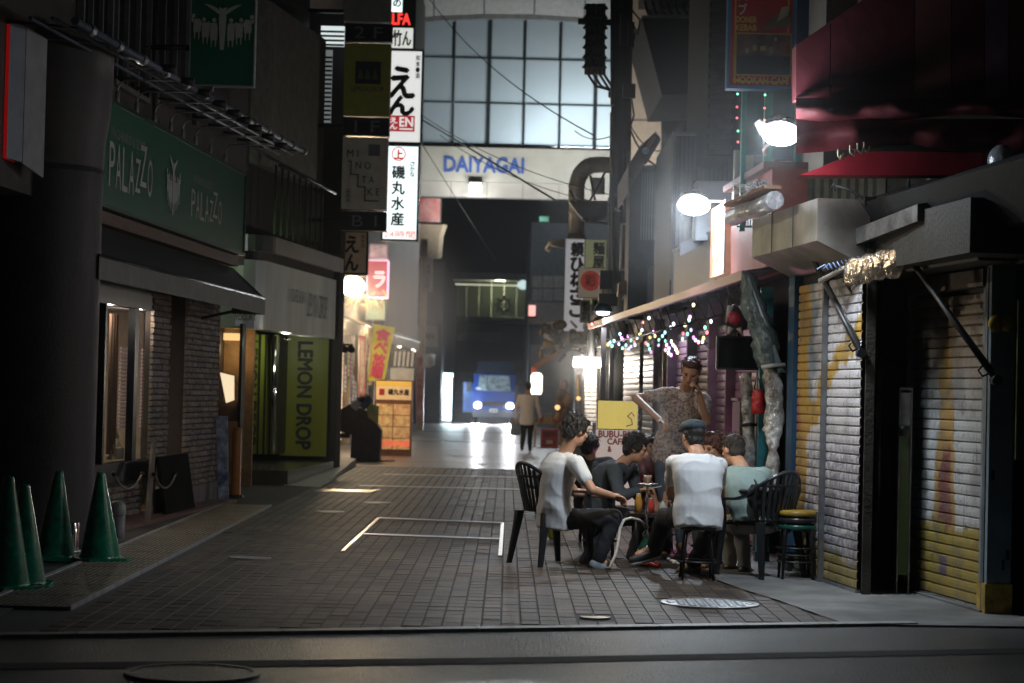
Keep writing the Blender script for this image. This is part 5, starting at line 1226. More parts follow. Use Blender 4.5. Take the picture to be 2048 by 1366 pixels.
t = thing('shutter_post', 'slim steel guide post between the two halves of the painted shutter', 'post', R1.at(um_,0)); MB().rect(R1, um_-.015, um_+.025, 0, 2.45, -.02, .05).build('guide', RAILM, t); MB().rect(R1, um_-.03, um_+.04, 0, .03, -.02, .06).build('foot', RAILM, t)
sh2 = shutter('roller_shutter', 'weathered roller shutter with orange and red streak and yellow bottom at far right', R2, .03, L2-.03, .04, 2.26, .076, GF2)
t = sh2
MB().rect(R2, -.03, .02, 0, 2.4, -.02, .06).build('left_guide', RAILM, t); MB().rect(R2, L2-.02, L2+.03, 0, 2.4, -.02, .05).build('right_guide', RAILM, t); MB().rect(R2, .022, L2-.022, 2.28, 2.4, -.02, .07).build('head', mat('rust_head', (.14,.1,.08), .6, var=.4), t)
MB().rect(R2, -.03, L2+.03, -.0, .028, -.05, .07).build('threshold', CONC, t)
# row building body behind the shutters
rb_ = thing('shutter_row_building', 'dark low building behind the painted shutters on the right', 'building', R1.at(1,0,-1))
DKW = mat('dark_row_wall', (.05,.045,.035), .7, var=.35, bump=.3)
pA, pB = R1.at(L1+.02,0,-.02), R2.at(-.05,0,-.0)
rec = Vector((.35,.25,0))
RC = Plane((pA.x,pA.y), (pB.x,pB.y))
LR_ = (pB-pA).length
MB().prism([pA, R1.at(L1+.10,0,.0), R1.at(L1+.10,0,-.07), R1.at(L1+.02,0,-.07)], UP*2.6).build('jamb', DKW, rb_)
pr2 = front(17.1); RWM = mat('recess_wall', (.06,.055,.035), .7, var=.3, bump=.2); MB().rect(pr2, pr2.uv(1715,900)[0], pr2.uv(1850,900)[0], 0, 3.0, -.2, 0).build('recess_wall', RWM, rb_)
MB().prism([(pA.x+.04,15.95,0), (pA.x+.09,15.95,0), (pA.x+.27,17.05,0), (pA.x+.2,17.05,0)], UP*2.8).build('return_wall', RWM, rb_)
MB().prism([(pB.x+.02,16.25,0), (pB.x+.3,16.25,0), (pB.x+.3,17.05,0), (pB.x+.1,17.05,0)], UP*2.9).build('return_wall', RWM, rb_)
MB().rect(R1, -.1, L1+2.2, 2.44, 2.8, -3, -.06).build('upper_wall', DKW, rb_)
MB().rect(R2, -.2, L2+1.5, 2.42, 2.95, -3, -.06).build('upper_wall', DKW, rb_)
MB().rect(R2, L2+.42, L2+3, 0, 2.42, -.6, -.1).build('side_wall', mat('navy_side', (.02,.022,.03), .6, var=.2), rb_)
MB().rect(R2, .0, L2, 0, 2.42, -.6, -.3).build('rear_wall', BLK, rb_)
MB().cyl(W(1757,1130,16.9), W(1762,560,16.9), .03, n=8).build('pipe', GALV, rb_)
MB().tube([W(1745,640,16.3), W(1752,700,16.2), W(1742,800,16.3), W(1748,900,16.3)], .012, 6).build('cable', WIRE, rb_)
# corner pillar grey-blue with yellow foot
pf = front(14.5); u0, u1 = pf.uv(1976,1000)[0], pf.uv(2024,1000)[0]
t = thing('corner_pillar', 'grey blue pillar with yellow painted foot and yellow knobs at far right', 'pillar', pf.at(u0,0,-.1))
v_y = pf.uv(2000,1168)[1]; v_t = pf.uv(2000,600)[1]
MB().rect(pf, u0, u1, v_y, v_t+.6, -.25, 0).build('shaft', mat('blue_grey_paint', (.17,.24,.29), .5, var=.25, scale=4, bump=.2), t)
MB().rect(pf, u0-.012, u1+.012, .0, v_y-.002, -.26, .012).build('foot', mat('worn_yellow', (.42,.28,.04), .5, var=.4, scale=6, c2=(.15,.1,.03)), t)
for xx in (1990, 2012): c = pf.p(xx, 648); MB().ell(c+pf.n*.03, .055, .03, .06).build('knob', mat('yellow_knob', (.5,.36,.03), .4, var=.1), t)
for (x, y) in ((2003,1140), (2012,1120), (1983,960)): c = pf.p(x,y); MB().hexa(c, Vector((.02,0,.0)), Vector((0,-.003,0)), UP*.07).build('scratch', BLK, t)
pl = front(14.35); t, (u0,u1,v0,v1) = lightbox('poster', 'dim framed poster cut by the right picture edge', 'poster', pl, 2034, 600, 2075, 920, .03, mat('poster_dim', (.05,.06,.08), .5, var=.6, scale=9), mat('poster_edge', (.12,.13,.05), .5, var=.2), edge=.015)
# green banner in the recess
pl = front(15.9); u0, u1 = pl.uv(1796,950)[0], pl.uv(1822,950)[0]; va, vb = pl.uv(1808,1150)[1], pl.uv(1808,780)[1]
t = thing('slim_banner', 'slim white framed banner with green lower part standing in the recess', 'banner', pl.at(u0,va)); vm = pl.uv(1808,875)[1]
MB().rect(pl, u0+.012, u1-.012, va, vm, -.02, 0).build('green_sheet', mat('banner_green2', (.06,.13,.03), .5, var=.4, scale=6, c2=(.12,.13,.08)), t)
MB().rect(pl, u0+.012, u1-.012, vm+.002, vb-.02, -.02, 0).build('grey_sheet', mat('banner_grey', (.25,.25,.23), .5, var=.3, scale=9), t)
f = MB(); f.rect(pl, u0, u0+.01, 0, vb, -.03, .01); f.rect(pl, u1-.01, u1, 0, vb, -.03, .01); f.rect(pl, u0, u1, vb, vb+.02, -.03, .01); f.build('frame', GALV, t)
MB().cyl(pl.p(1806,852)+pl.n*.02, pl.p(1808,872)+pl.n*.02, .045, .03, 10).build('black_bag', BLK, t)
# ---- shutter boxes and tin roofs
TIN = mat('old_tin', (.3,.29,.27), .42, .5, var=.45, scale=5, bump=.3, bscale=18)
STL = mat('stainless_sheet', (.55,.5,.44), .4, .9, var=.2, scale=3)
t = thing('shutter_box', 'shiny steel shutter box above the painted shutter', 'shutter box', R1.at(0,2.45,.2))
q0, q1 = R1.at(-.25,0,0), R1.at(L1+.05,0,0)
hb = .32
bx_ = MB().prism([R1.at(-.25,2.50,-.05), R1.at(-.25,2.50,.02), R1.at(-.25,2.66,.36), R1.at(-.25,2.98,.36), R1.at(-.25,2.98,-.05)], R1.u*(L1+.22)); bx_.build('casing', STL, t)
for k in (.33, .66): MB().prism([R1.at(-.25+(L1+.2)*k,2.655,.3645), R1.at(-.25+(L1+.2)*k,2.985,.3645), R1.at(-.25+(L1+.2)*k,2.985,.3605), R1.at(-.25+(L1+.2)*k,2.655,.3605)], R1.u*.012).build('seam', DARKM, t)
t = thing('folded_awning', 'rolled silver and wood toned awning with plastic ties above the steel box', 'awning', R1.at(0,3.0,.5))
a, b = R1.at(-.3,3.0,.52), R1.at(L1*.62,3.02,.52)
MB().tube([a, a.lerp(b,.3)+UP*.012, a.lerp(b,.6)-UP*.01, b], .075, 10).build('roll', mat('silver_tarp', (.45,.45,.47), .3, .3, var=.3, scale=12, bump=.5, bscale=16), t)
MB().hexa(a+UP*.09-R1.n*.05, b-a, R1.n*.14, UP*.025).build('wood_cover', mat('orange_wood', (.3,.14,.07), .5, var=.3), t)
tie = MB(); r_ = random.Random(8)
for k in range(46):
    q = a.lerp(b, r_.uniform(.35,.75))+UP*.13; tie.tube([q, q+Vector((r_.uniform(-.1,.1), r_.uniform(-.1,.1), r_.uniform(0,.09))), q+Vector((r_.uniform(-.2,.2), r_.uniform(-.12,.12), r_.uniform(-.06,.08)))], .004, 4)
o = tie.build('plastic_ties', mat('white_plastic_strip', (.65,.68,.72), .3, var=.1), t); o['kind'] = 'stuff'
# dark awning box over shutter 2 with foil covered end
t = thing('dark_awning', 'broad dark awning over the far right shutter with black fabric', 'awning', R2.at(0,2.5,.4))
NF = mat('black_fabric', (.014,.015,.018), .7, var=.2, bump=.15)
MB().prism([R2.at(-1.15,2.95,.55), R2.at(-1.15,3.25,-.3), R2.at(-1.15,2.6,-.3), R2.at(-1.15,2.62,.3)], R2.u*(L2+3.2)).build('canopy', NF, t)
MB().prism([R2.at(-.1,2.42,.02), R2.at(-.1,2.42,.30), R2.at(-.1,2.62,.42), R2.at(-.1,2.62,.02)], R2.u*(L2+.6)).build('shutter_casing', mat('brown_casing', (.10,.085,.07), .5, .3, var=.3), t)
a, b = W(1640,560,16.2), W(1812,508,15.3)
t = thing('foil_roll', 'crumpled shiny foil wrapped roll hanging between the two awnings', 'awning roll', a)
FOIL = mat('amber_foil', (.62,.5,.36), .16, .9, var=.25, scale=6, bump=1, bscale=14)
a, b = W(1690,548,15.7), W(1806,520,15.2); r_ = random.Random(2)
rings = []
for k in range(15):
    c = a.lerp(b, k/14); rr = .085+.02*r_.random()-(.03 if k in (0,14) else 0)
    rings.append([c+Vector((0,.5*rr*math.cos(j*.6283)*r_.uniform(.85,1.15),rr*1.15*math.sin(j*.6283)*r_.uniform(.85,1.15)))+(b-a).normalized()*r_.uniform(-.012,.012) for j in range(10)])
MB().loft(rings).build('foil', FOIL, t)
MB().tube([W(1640,562,16.2), W(1700,530,15.8), W(1810,492,15.2), W(1880,462,14.8)], .02, 8).build('bar', mat('pale_bar', (.45,.43,.4), .4, .4, var=.2), t)
for k in range(9):
    q = W(1660+8*k, 545-2*k, 15.8); MB().tube([q, q+Vector((-.04,0,.06)), q+Vector((-.1+.02*k,0,.02))], .004, 4).build('cable_tie', mat('blue_tie', (.2,.3,.5), .4, var=.1), t)
# corrugated tin eaves
def eave(name, lab, Y0, p0, Y1, p1, th, dep, m):
    a, b = W(*p0, Y0), W(*p1, Y1); t = thing(name, lab, 'roof', a)
    MB().hexa(a, b-a, Vector((dep,-.0,dep*.18)), -UP*th).build('sheet', m, t)
    MB().hexa(a+UP*.02, b-a, Vector((.05,0,.01)), -UP*(th+.03)-Vector((.0,0,0))).build('edge_strip', mat('eave_edge', (.45,.45,.44), .4, .4, var=.3, bump=.2), t) if False else None
    return t
eave('tin_eave', 'pale rusty tin eave with a white edge above the folded awning', 17.4, (1548,462), 15.9, (1690,428), .11, .9, TIN)
eave('tin_eave', 'darker tin eave reaching over the foil roll', 16.2, (1680,470), 14.6, (1835,408), .12, .9, mat('dark_tin', (.15,.145,.14), .5, .4, var=.5, scale=5, bump=.3))
eave('tin_eave', 'thin red trimmed strip under the pale tin eave', 16.9, (1640,478), 16.0, (1700,455), .03, .3, mat('red_trim', (.35,.02,.03), .5, var=.1))
# gutter brackets and cables
t = thing('cable_bundle', 'tangle of black cables draped over the tin eaves', 'cables', W(1680,400,16))
cb = [[(1672,372),(1700,380),(1725,395),(1742,408),(1760,405)], [(1742,408),(1770,412),(1800,408),(1815,392),(1818,360)], [(1640,420),(1665,405),(1700,402),(1742,410)], [(1752,412),(1790,425),(1830,415),(1850,400)], [(1735,402),(1732,432),(1742,440),(1750,430)], [(1750,404),(1755,420),(1765,432)], [(1815,352),(1822,380),(1800,402),(1770,405)]]
for k, c in enumerate(cb):
    MB().tube([W(x, y, 15.8-.002*i+k*.04) for i, (x, y) in enumerate(c)], .011, 6).build('cable', WIRE, t)
MB().box(W(1740,402,15.75), (.09,.06,.06)).build('junction_box', BLK, t)
t = thing('hook_and_cord', 'pale cord and hook hanging from the maroon canopy', 'hook', W(1680,325,16)); MB().tube([W(1682,310,15.9), W(1678,330,15.9), W(1680,352,15.9), W(1692,358,15.9)], .007, 5).build('cord', mat('tan_cord', (.5,.35,.15), .6), t); MB().tube([W(1660,380,15.9), W(1668,365,15.9), W(1670,382,15.9)], .008, 5).build('hook', DARKM, t)
# cream corrugated upper wall
CORR = mat('cream_corrugated', (.36,.36,.28), .55, .1, var=.25, scale=3)
pl = front(18.6); t = thing('corrugated_wall', 'cream corrugated metal wall strip between maroon canopy and tin eaves', 'wall', pl.p(1600,440))
def corr(mb, pl, x0, x1, y0, y1, pitch=.07, depth=.03):
    u0, u1 = pl.uv(x0,(y0+y1)/2)[0], pl.uv(x1,(y0+y1)/2)[0]; v1, v0 = pl.uv((x0+x1)/2,y0)[1], pl.uv((x0+x1)/2,y1)[1]
    n_ = max(2, int((u1-u0)/pitch)); vs = []; fs = []
    for i in range(2*n_+1):
        u = u0+(u1-u0)*i/(2*n_)
        for d in ((depth if i % 2 else 0),): vs += [pl.at(u, v0, d), pl.at(u, v1, d)]
    for i in range(2*n_): fs.append((2*i, 2*i+2, 2*i+3, 2*i+1))
    return mb.add(vs, fs, False)
corr(MB(), pl, 1595, 1752, 348, 470).build('corrugated_sheet', CORR, t)
MB().rect(pl, pl.uv(1752,400)[0], pl.uv(1768,400)[0], pl.uv(1760,470)[1], pl.uv(1760,348)[1], -.05,.06).build('post', mat('cream_post2', (.4,.38,.32), .6, var=.2), t)
corr(MB(), pl, 1770, 1850, 348, 400, .2, .01).build('flat_panel', mat('dull_panel', (.16,.15,.13), .6, var=.2), t)
corr(MB(), pl, 1852, 1990, 345, 390, .06).build('corrugated_sheet', mat('pale_corrugated', (.5,.52,.48), .5, var=.15), t)
MB().rect(front(20.6), 3.05, 9, 2.9, 9, -3, 0).build('rear_wall', mat('beige_upper', (.34,.3,.25), .7, var=.15, bump=.1), t)
# ---- maroon canopy
pl = front(15.2); bot = pl.uv(1800,350)[1]
t = thing('maroon_canopy', 'large dark maroon fabric canopy block hanging at the upper right', 'canopy', pl.p(1600,350))
MAR = mat('maroon_fabric', (.15,.025,.034), .6, var=.25, scale=2, bump=.2, bscale=8); MAR2 = mat('brown_maroon', (.3,.11,.09), .6, var=.15, scale=2); MAR3 = mat('plum_fabric', (.24,.12,.19), .6, var=.15)
xs_ = [(1592,1660,MAR), (1662,1828,MAR), (1830,1902,MAR2), (1904,1968,MAR), (1970,2016,MAR3), (2018,2260,MAR)]
tops = lambda x: 90-(x-1592)*.68 if x < 1725 else -200
for x0, x1, m in xs_:
    pts = [pl.p(x0,198), pl.p(x1,198)] + ([pl.p(x1,tops(x1)), pl.p(x0,tops(x0))])
    if x0 < 1725 < x1: pts = [pl.p(x0,198), pl.p(x1,198), pl.p(x1,-200), pl.p(1726,-200), pl.p(1725,0), pl.p(x0,tops(x0))]
    MB().prism(pts, Vector((0,.22,0))).build('fabric_panel', m, t)
# sagging folds
for k, (ya, yb) in enumerate(((196,238), (238,300))):
    def fn(i, j, ya=ya, yb=yb, k=k):
        x = 1592+(2260-1592)*i; y = ya+(yb-ya)*j + 8*math.sin(i*9+k*2)*j
        return W(x, y, 15.2-.10*math.sin(math.pi*j)-.03*math.sin(i*25+k*3)+.03*pnoise(Vector((i*14,j*2,k))))
    MB().grid(fn, 90, 8).build('sagging_fold', mat('maroon_gloss', (.12,.018,.022), .62, var=.2, bump=.4, bscale=9), t)
MB().rect(pl, pl.uv(1700,300)[0], pl.uv(2260,300)[0], pl.uv(1900,303)[1], pl.uv(1900,293)[1], -.06, .02).build('front_bar', mat('dark_green_bar', (.03,.045,.035), .4, .3), t)
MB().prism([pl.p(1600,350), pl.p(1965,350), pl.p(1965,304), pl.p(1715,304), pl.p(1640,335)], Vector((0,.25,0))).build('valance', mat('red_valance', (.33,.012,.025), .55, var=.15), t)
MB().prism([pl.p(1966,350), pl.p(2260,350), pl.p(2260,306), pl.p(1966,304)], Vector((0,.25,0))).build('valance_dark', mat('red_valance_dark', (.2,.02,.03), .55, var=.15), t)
c = W(2005,322,15.0); MB().ell(c, .11, .08, .12).build('silver_ball', mat('silver_bag', (.45,.47,.5), .3, .5, var=.3, bump=.5, bscale=20), t)
for (x, y) in ((1676,312), (1700,304), (1715,300), (1728,298)): c = W(x, y, 15.1); MB().tube([c+UP*.05, c, c+Vector((.03,0,-.03)), c+Vector((.04,0,.02))], .008, 5).build('hook', mat('pale_hook', (.5,.45,.35), .4, .4), t)
# awning arms
for i, (p0, Y0, p1, Y1) in enumerate((((1612,492), 16.9, (1722,706), 15.75), ((1806,498), 15.3, (1992,760), 14.35), ((1690,560), 16.2, (1745,640), 15.9))):
    a, b = W(*p0, Y0), W(*p1, Y1); t = MB().cyl(a, b, .022, n=8).build('arm', BLK, bpy.data.objects[('folded_awning','dark_awning','folded_awning')[i]]); MB().cyl(a+Vector((.03,0,-.03)), a.lerp(b,.93)+Vector((.03,0,0)), .009, n=6).build('spring', DARKM, t)
    MB().cyl(b-Vector((0,.06,0)), b+Vector((0,.06,0)), .035, n=10).build('pivot', DARKM, t)
    q = a.lerp(b,.88); MB().tube([q, q+Vector((-.04,0,-.05)), q+Vector((-.01,0,-.09)), q+Vector((.05,0,-.06))], .008, 5).build('handle', DARKM, t)
# ================================================================ bar front (hookah bar)
t = thing('blue_pillar', 'dark blue pillar at the left edge of the painted shutters', 'pillar', R1.at(-.1,0,0))
MB().rect(R1, -.21, -.02, 0, 2.5, -.2, .04).build('shaft', mat('deep_blue', (.012,.05,.1), .45, var=.25), t); MB().rect(R1, -.222, -.008, 0, .12, -.2, .052).build('foot', BLK, t)
pf = front(18.7); t = thing('teal_post', 'teal painted post behind the clear plastic roll', 'post', pf.p(1528,1050)); u0,u1 = pf.uv(1517,850)[0], pf.uv(1542,850)[0]
MB().rect(pf, u0, u1, 0, 2.45, -.1, 0).build('shaft', mat('teal_paint', (.015,.14,.17), .45, var=.2), t); MB().rect(pf, u0-.01, u1+.01, 0, .1, -.11, .01).build('foot', BLK, t)
bar = thing('bar_building', 'narrow bar building with shutters behind the seated group', 'building', RW.at(6,0,-1))
MB().rect(RW, -3, 13.7, 2.62, 3.35, -4, -.25).build('upper_wall', mat('bar_upper', (.035,.038,.042), .6, var=.3), bar)
MB().rect(RW, -6, 13.7, 0, 2.62, -1.2, -.3).build('lower_wall', BLK, bar)
PINK = mat('grey_pink_slat', (.52,.47,.49), .42, .2, var=.15, scale=5)
def rw_u(px, y=800): return RW.uv(px, y)[0]
for (xa, xb, lab) in ((1412,1444,'pinkish grey shutter right of the standing man'), (1449,1506,'pink lit shutter below the black screen'), (1372,1408,'grey shutter directly behind the standing man'), (1270,1297,'narrow grey shutter behind the yellow board'), (1335,1366,'grey shutter left of the standing man under the fairy lights'), (1232,1262,'pale slatted shutter near the warm lamp')):
    shutter('roller_shutter', lab, RW, rw_u(xa), rw_u(xb), .05, 2.3, .088, PINK, back=-.12)
for xa in (1302, 1330, 1368, 1410, 1446, 1508):
    u = rw_u(xa); t = thing('guide_post', {1302:'slim shutter post behind the yellow cafe board, leftmost one',1330:'slim shutter post left of the standing man',1368:'slim shutter post right behind the head of the standing man',1410:'slim shutter post just right of the standing man',1446:'slim post between the two pink lit shutters',1508:'slim post behind the clear plastic curtain'}[xa], 'post', RW.at(u,0), 'guide posts between the bar shutters'); MB().rect(RW, u-.035, u+.035, 0, 2.5, -.16, -.02).build('shaft', mat('post_grey', (.2,.19,.2), .5, .2, var=.2), t); MB().rect(RW, u-.045, u+.045, 0, .04, -.17, -.01).build('foot', GALV, t)
for k in range(6):
    xa = 1304+4.4*k; u = rw_u(xa); 
t = thing('stacked_goods', 'jumble of hanging goods and poles behind the fairy lights', 'goods', RW.at(rw_u(1310),0.4)); r_ = random.Random(21)
for k in range(10):
    u = rw_u(1298)+k*.13; MB().rect(RW, u, u+r_.uniform(.04,.1), r_.uniform(.3,1.0), r_.uniform(1.7,2.3), -.14, r_.uniform(-.12,-.05)).build('hanging_sheet', mat('goods_%d' % k, (r_.uniform(.1,.45), r_.uniform(.08,.35), r_.uniform(.08,.35)), .5, var=.4, scale=8), t)
# awning bar
AB = Plane((1.35,32.4), (2.09,18.5))
a, b = AB.at(-1.0,2.5), AB.at((Vector((2.09,18.5,0))-AB.o).length, 2.5)
t = thing('bar_awning', 'long low awning with red brown front bar over the fairy lights', 'awning', a)
MB().hexa(a, b-a, Vector((0,0,.085)), AB.n*.05).build('front_bar', mat('red_brown_bar', (.2,.07,.08), .4, .3, var=.3), t)
MB().hexa(a+UP*.09, b-a, -AB.n*.75+UP*.12, -UP*.02).build('canopy', mat('bar_canopy', (.03,.03,.033), .7, var=.2), t)
a_, b_ = a-UP*.28-AB.n*.1, b-UP*.22-AB.n*.1
MB().cyl(a_, b_, .012, n=6).build('wire_bar', BLK, t)
def netf(i, j): p = a_.lerp(b_, i); return p-UP*(.22*j+.08*j*math.sin(i*17)+.03*math.sin(i*40))-AB.n*.02*math.sin(i*30+j*4)
MB().grid(netf, 80, 5).build('net', mat('dark_net', (.02,.02,.03), .8, var=.1, alpha=.55), t)
a2_, b2_ = a-UP*.03-AB.n*.03, b-UP*.03-AB.n*.03
for k in range(24): q = a.lerp(b, k/23); MB().cyl(q-AB.n*.02, q-AB.n*.12-UP*.24, .007, n=5).build('rod', DARKM, t)
# fairy lights
fl = thing('fairy_lights', 'string of multi coloured fairy lights sagging under the long awning', 'fairy lights', AB.at(5,2.2))
cols_ = [(1,.25,.3),(.3,.95,.6),(.45,.45,1),(1,.75,.3),(.95,.3,.9),(.85,.95,1),(.4,.9,1)]
FLM = [emis('fairy_%d' % k, c, 5) for k, c in enumerate(cols_)]
bm_ = [MB().ell((0,0,0), .017, .017, .024, seg=8, rings=6).mesh('bulb') for _ in cols_]
for me, m in zip(bm_, FLM): me.materials.append(m)
pts = [(1184,648),(1208,660),(1216,689),(1220,685),(1240,668),(1243,676),(1238,688),(1245,696),(1252,690),(1256,672),(1262,693),(1268,684),(1274,676),(1280,668),(1284,660),(1285,645),(1298,636),(1300,675),(1296,690),(1299,698),(1302,704),(1310,672),(1318,680),(1330,665),(1333,690),(1338,697),(1331,700),(1337,706),(1342,710),(1346,690),(1350,694),(1352,699),(1343,683),(1331,682),(1341,655),(1347,648),(1370,650),(1375,668),(1378,640),(1380,634),(1382,660),(1366,667),(1365,678),(1387,675),(1391,680),(1397,684),(1405,683),(1407,676),(1410,655),(1414,665),(1422,643),(1387,610),(1224,692),(1228,682),(1247,680),(1258,697),(1262,681),(1325,672),(1306,664),(1317,690),(1292,686),(1270,690),(1355,705)]
r_ = random.Random(6)
for k, (x, y) in enumerate(pts):
    Yd = 32-(x-1190)/(1490-1190)*12+r_.uniform(-.2,.2); place(None, 'bulb', bm_[(k*5+k//7) % len(bm_)], fl, W(x, y, Yd)-wloc(fl))
w1 = sorted(pts); MB().tube([W(x, y-3, 32-(x-1190)/300*12) for x, y in w1[::3]], .004, 4).build('wire', WIRE, fl)
light('fairy_glow', 'POINT', W(1320,690,26), 5, (.9,.6,1), .3); light('fairy_glow', 'POINT', W(1400,690,22.5), 4, (1,.55,.85), .3)
# black television screen
pl = front(19.3); t, _ = lightbox('television', 'black flat television hanging beside the pink lit shutter', 'television', pl, 1433, 672, 1534, 740, .07, mat('screen_black', (.008,.009,.012), .15, var=.1), BLK, edge=.018)
MB().cyl(pl.p(1480,672)+Vector((0,.03,0)), pl.p(1480,620)+Vector((0,.03,0)), .02, n=8).build('bracket', DARKM, t)
# clear plastic sheet rolls, red bag, wreath of things
PLAS = mat('clear_plastic', (.5,.5,.48), .14, .15, var=.5, scale=9, bump=1, bscale=22, c2=(.12,.08,.06), alpha=.82)
def crumple_tube(pts, radii, nm, par, m, seg=14, seed=1, amp=.25):
    r_ = random.Random(seed); rings = []
    P = [Vector(p) for p in pts]; out = []; rad = []
    for i in range(len(P)-1):
        for k in range(5): out.append(P[i].lerp(P[i+1], k/5)); rad.append(radii[i]+(radii[i+1]-radii[i])*k/5)
    out.append(P[-1]); rad.append(radii[-1])
    for c, r in zip(out, rad):
        ph = r_.uniform(0,1); rings.append([c+Vector((r*math.cos(2*math.pi*(j+ph*.2)/seg)*r_.uniform(1-amp,1+amp), r*.7*math.sin(2*math.pi*(j+ph*.2)/seg)*r_.uniform(1-amp,1+amp), 0)) for j in range(seg)])
    return MB().loft(rings).build(nm, m, par)
t = thing('plastic_curtain', 'long rolled clear plastic curtain hanging from the awning end', 'plastic curtain', W(1545,980,18.0))
crumple_tube([W(1496,545,18.2), W(1508,610,18.2), W(1528,680,18.1), W(1540,735,18.1)], [.06,.10,.12,.10], 'upper_roll', t, mat('dark_plastic', (.10,.13,.13), .15, .1, var=.5, scale=8, bump=.8, bscale=20, alpha=.9), seed=3)
crumple_tube([W(1541,738,18.1), W(1548,780,18.1), W(1547,860,18.1), W(1546,900,18.0), W(1545,975,18.0)], [.075,.075,.085,.04,.07], 'lower_roll', t, PLAS, seed=5)
MB().prism([W(1500,560,18.15), W(1508,560,18.15), W(1565,735,18.0), W(1572,745,18.0), W(1556,745,18.0)], Vector((0,.02,0))).build('side_sheet', mat('dark_plastic2', (.03,.05,.05), .2, var=.3), t)
MB().tube([W(1523,735,18.0), W(1545,731,17.98), W(1570,730,18.0)], .02, 6).build('strap', mat('strap_grey', (.3,.3,.28), .5), t)
t = thing('plastic_curtain', 'thinner rolled plastic sheet behind the red bag', 'plastic curtain', W(1495,900,18.9)); crumple_tube([W(1492,745,18.9), W(1495,800,18.9), W(1499,900,18.9), W(1500,960,18.9)], [.05,.055,.06,.05], 'roll', t, PLAS, seed=9); MB().tube([W(1484,850,18.85), W(1500,848,18.82), W(1512,850,18.85)], .015, 6).build('strap', BLK, t)
t = thing('red_bag', 'red crumpled bag hanging behind the television', 'bag', W(1516,830,18.5)); crumple_tube([W(1517,778,18.5), W(1518,795,18.5), W(1517,828,18.5)], [.05,.065,.055], 'bag', t, mat('red_plastic', (.4,.02,.02), .3, var=.3, bump=.5), seed=4, amp=.12); MB().tube([W(1508,782,18.5), W(1514,745,18.5), W(1524,782,18.5)], .008, 5).build('strap', BLK, t)
t = thing('hanging_ornament', 'dark round ornament with red and pale tassels under the awning above the television', 'ornament', W(1475,640,19.0))
MB().ell(W(1475,636,19.0), .12, .08, .13).build('core', mat('dark_core', (.03,.02,.03), .6, var=.3), t); MB().ell(W(1468,636,18.92), .06, .03, .06).build('red_center', mat('red_center', (.4,.02,.05), .4, var=.2), t)
for k, (x, y, x2, y2, c) in enumerate(((1462,612,1452,645,.4),(1482,610,1492,640,.4),(1488,630,1508,628,.35),(1462,655,1456,668,.45),(1478,655,1486,672,.4),(1495,622,1500,612,.4))): MB().cyl(W(x,y,18.95), W(x2,y2,18.95), .03, .008, 8).build('tassel', mat('tassel_pale', (.45,.4,.38), .6, var=.3), t)
c = W(1502,628,18.8); MB().ell(c, .02).build('red_light', emis('small_red_lamp', (1,.1,.12), 2.5), t)
# meter box on the shutter
pf2 = RW; u0 = rw_u(1470, 830); t = thing('meter_box', 'grey box standing against the pink lit shutter', 'box', RW.at(u0, .4)); MB().rect(RW, rw_u(1469), rw_u(1484), .3, 1.42, -.09, .02).build('body', mat('meter_grey', (.28,.28,.3), .5, var=.1), t); MB().rect(RW, rw_u(1470), rw_u(1483), 1.43, 1.46, -.1, .04).build('lid', GALV, t)
light('pink_fill_light', 'POINT', RW.at(rw_u(1462),.75,.5), 7, (1,.32,.6), .08)  # unseen pink point added to light the shutters
# ================================================================ upper right: teal tower, hookah sign, lamps
pl = front(19.6); TEAL = mat('teal_wood', (.02,.30,.29), .5, var=.2)
t = thing('teal_lattice_tower', 'teal wooden lattice tower with string lights below the hookah cafe sign', 'tower', pl.p(1540,450))
for (x0, x1) in ((1482,1492), (1528,1544), (1590,1603)): grect(MB(), x0, 150, x1, 462, -.08, .02, pl).build('upright', TEAL, t)
grect(MB(), 1493, 150, 1527, 310, -.06, -.02, pl).build('board', mat('teal_board', (.015,.17,.18), .5, var=.2), t); grect(MB(), 1545, 150, 1589, 320, -.06, -.02, pl).build('board', mat('teal_board', (.02,.11,.12)), t)
for s_ in (-1, 1):
    for k in range(4):
        y0 = 322+k*30; a = pl.p(1545 if s_ > 0 else 1589, y0); b = pl.p(1589 if s_ > 0 else 1545, y0+44); MB().hexa(a-UP*.03+pl.n*(.004*s_+.006), b-a, UP*.055, pl.n*.012).build('lattice_strip', TEAL, t)
grect(MB(), 1545, 448, 1589, 462, -.06, .0, pl).build('rail', TEAL, t)
for k in range(6): grect(MB(), 1474+k*5, 410, 1476+k*5, 452, .03, .05, pl).build('picket', TEAL, t)
grect(MB(), 1472, 452, 1503, 456, .03, .06, pl).build('rail', TEAL, t)
CRL = mat('cream_panel_wall', (.42,.4,.3), .55, var=.15)
t2 = thing('cream_wall', 'cream wall boards left of the teal lattice', 'wall', front(20.2).p(1480,450)); grect(MB(), 1468, 300, 1485, 450, -.1, 0, front(20.2)).build('panel', CRL, t2); grect(MB(), 1486.5, 300, 1506, 450, -.1, 0.0, front(20.2)).build('panel', CRL, t2)
t2 = thing('cream_building', 'beige upper building right behind the hookah cafe sign', 'building', front(22).p(1640,300)); grect(MB(), 1585, -200, 1990, 420, -2, 0, front(22)).build('wall', mat('beige_wall', (.3,.25,.2), .7, var=.15, bump=.1), t2); grect(MB(), 1650, -200, 1653, 100, .0, .02, front(22)).build('seam', BLK, t2)
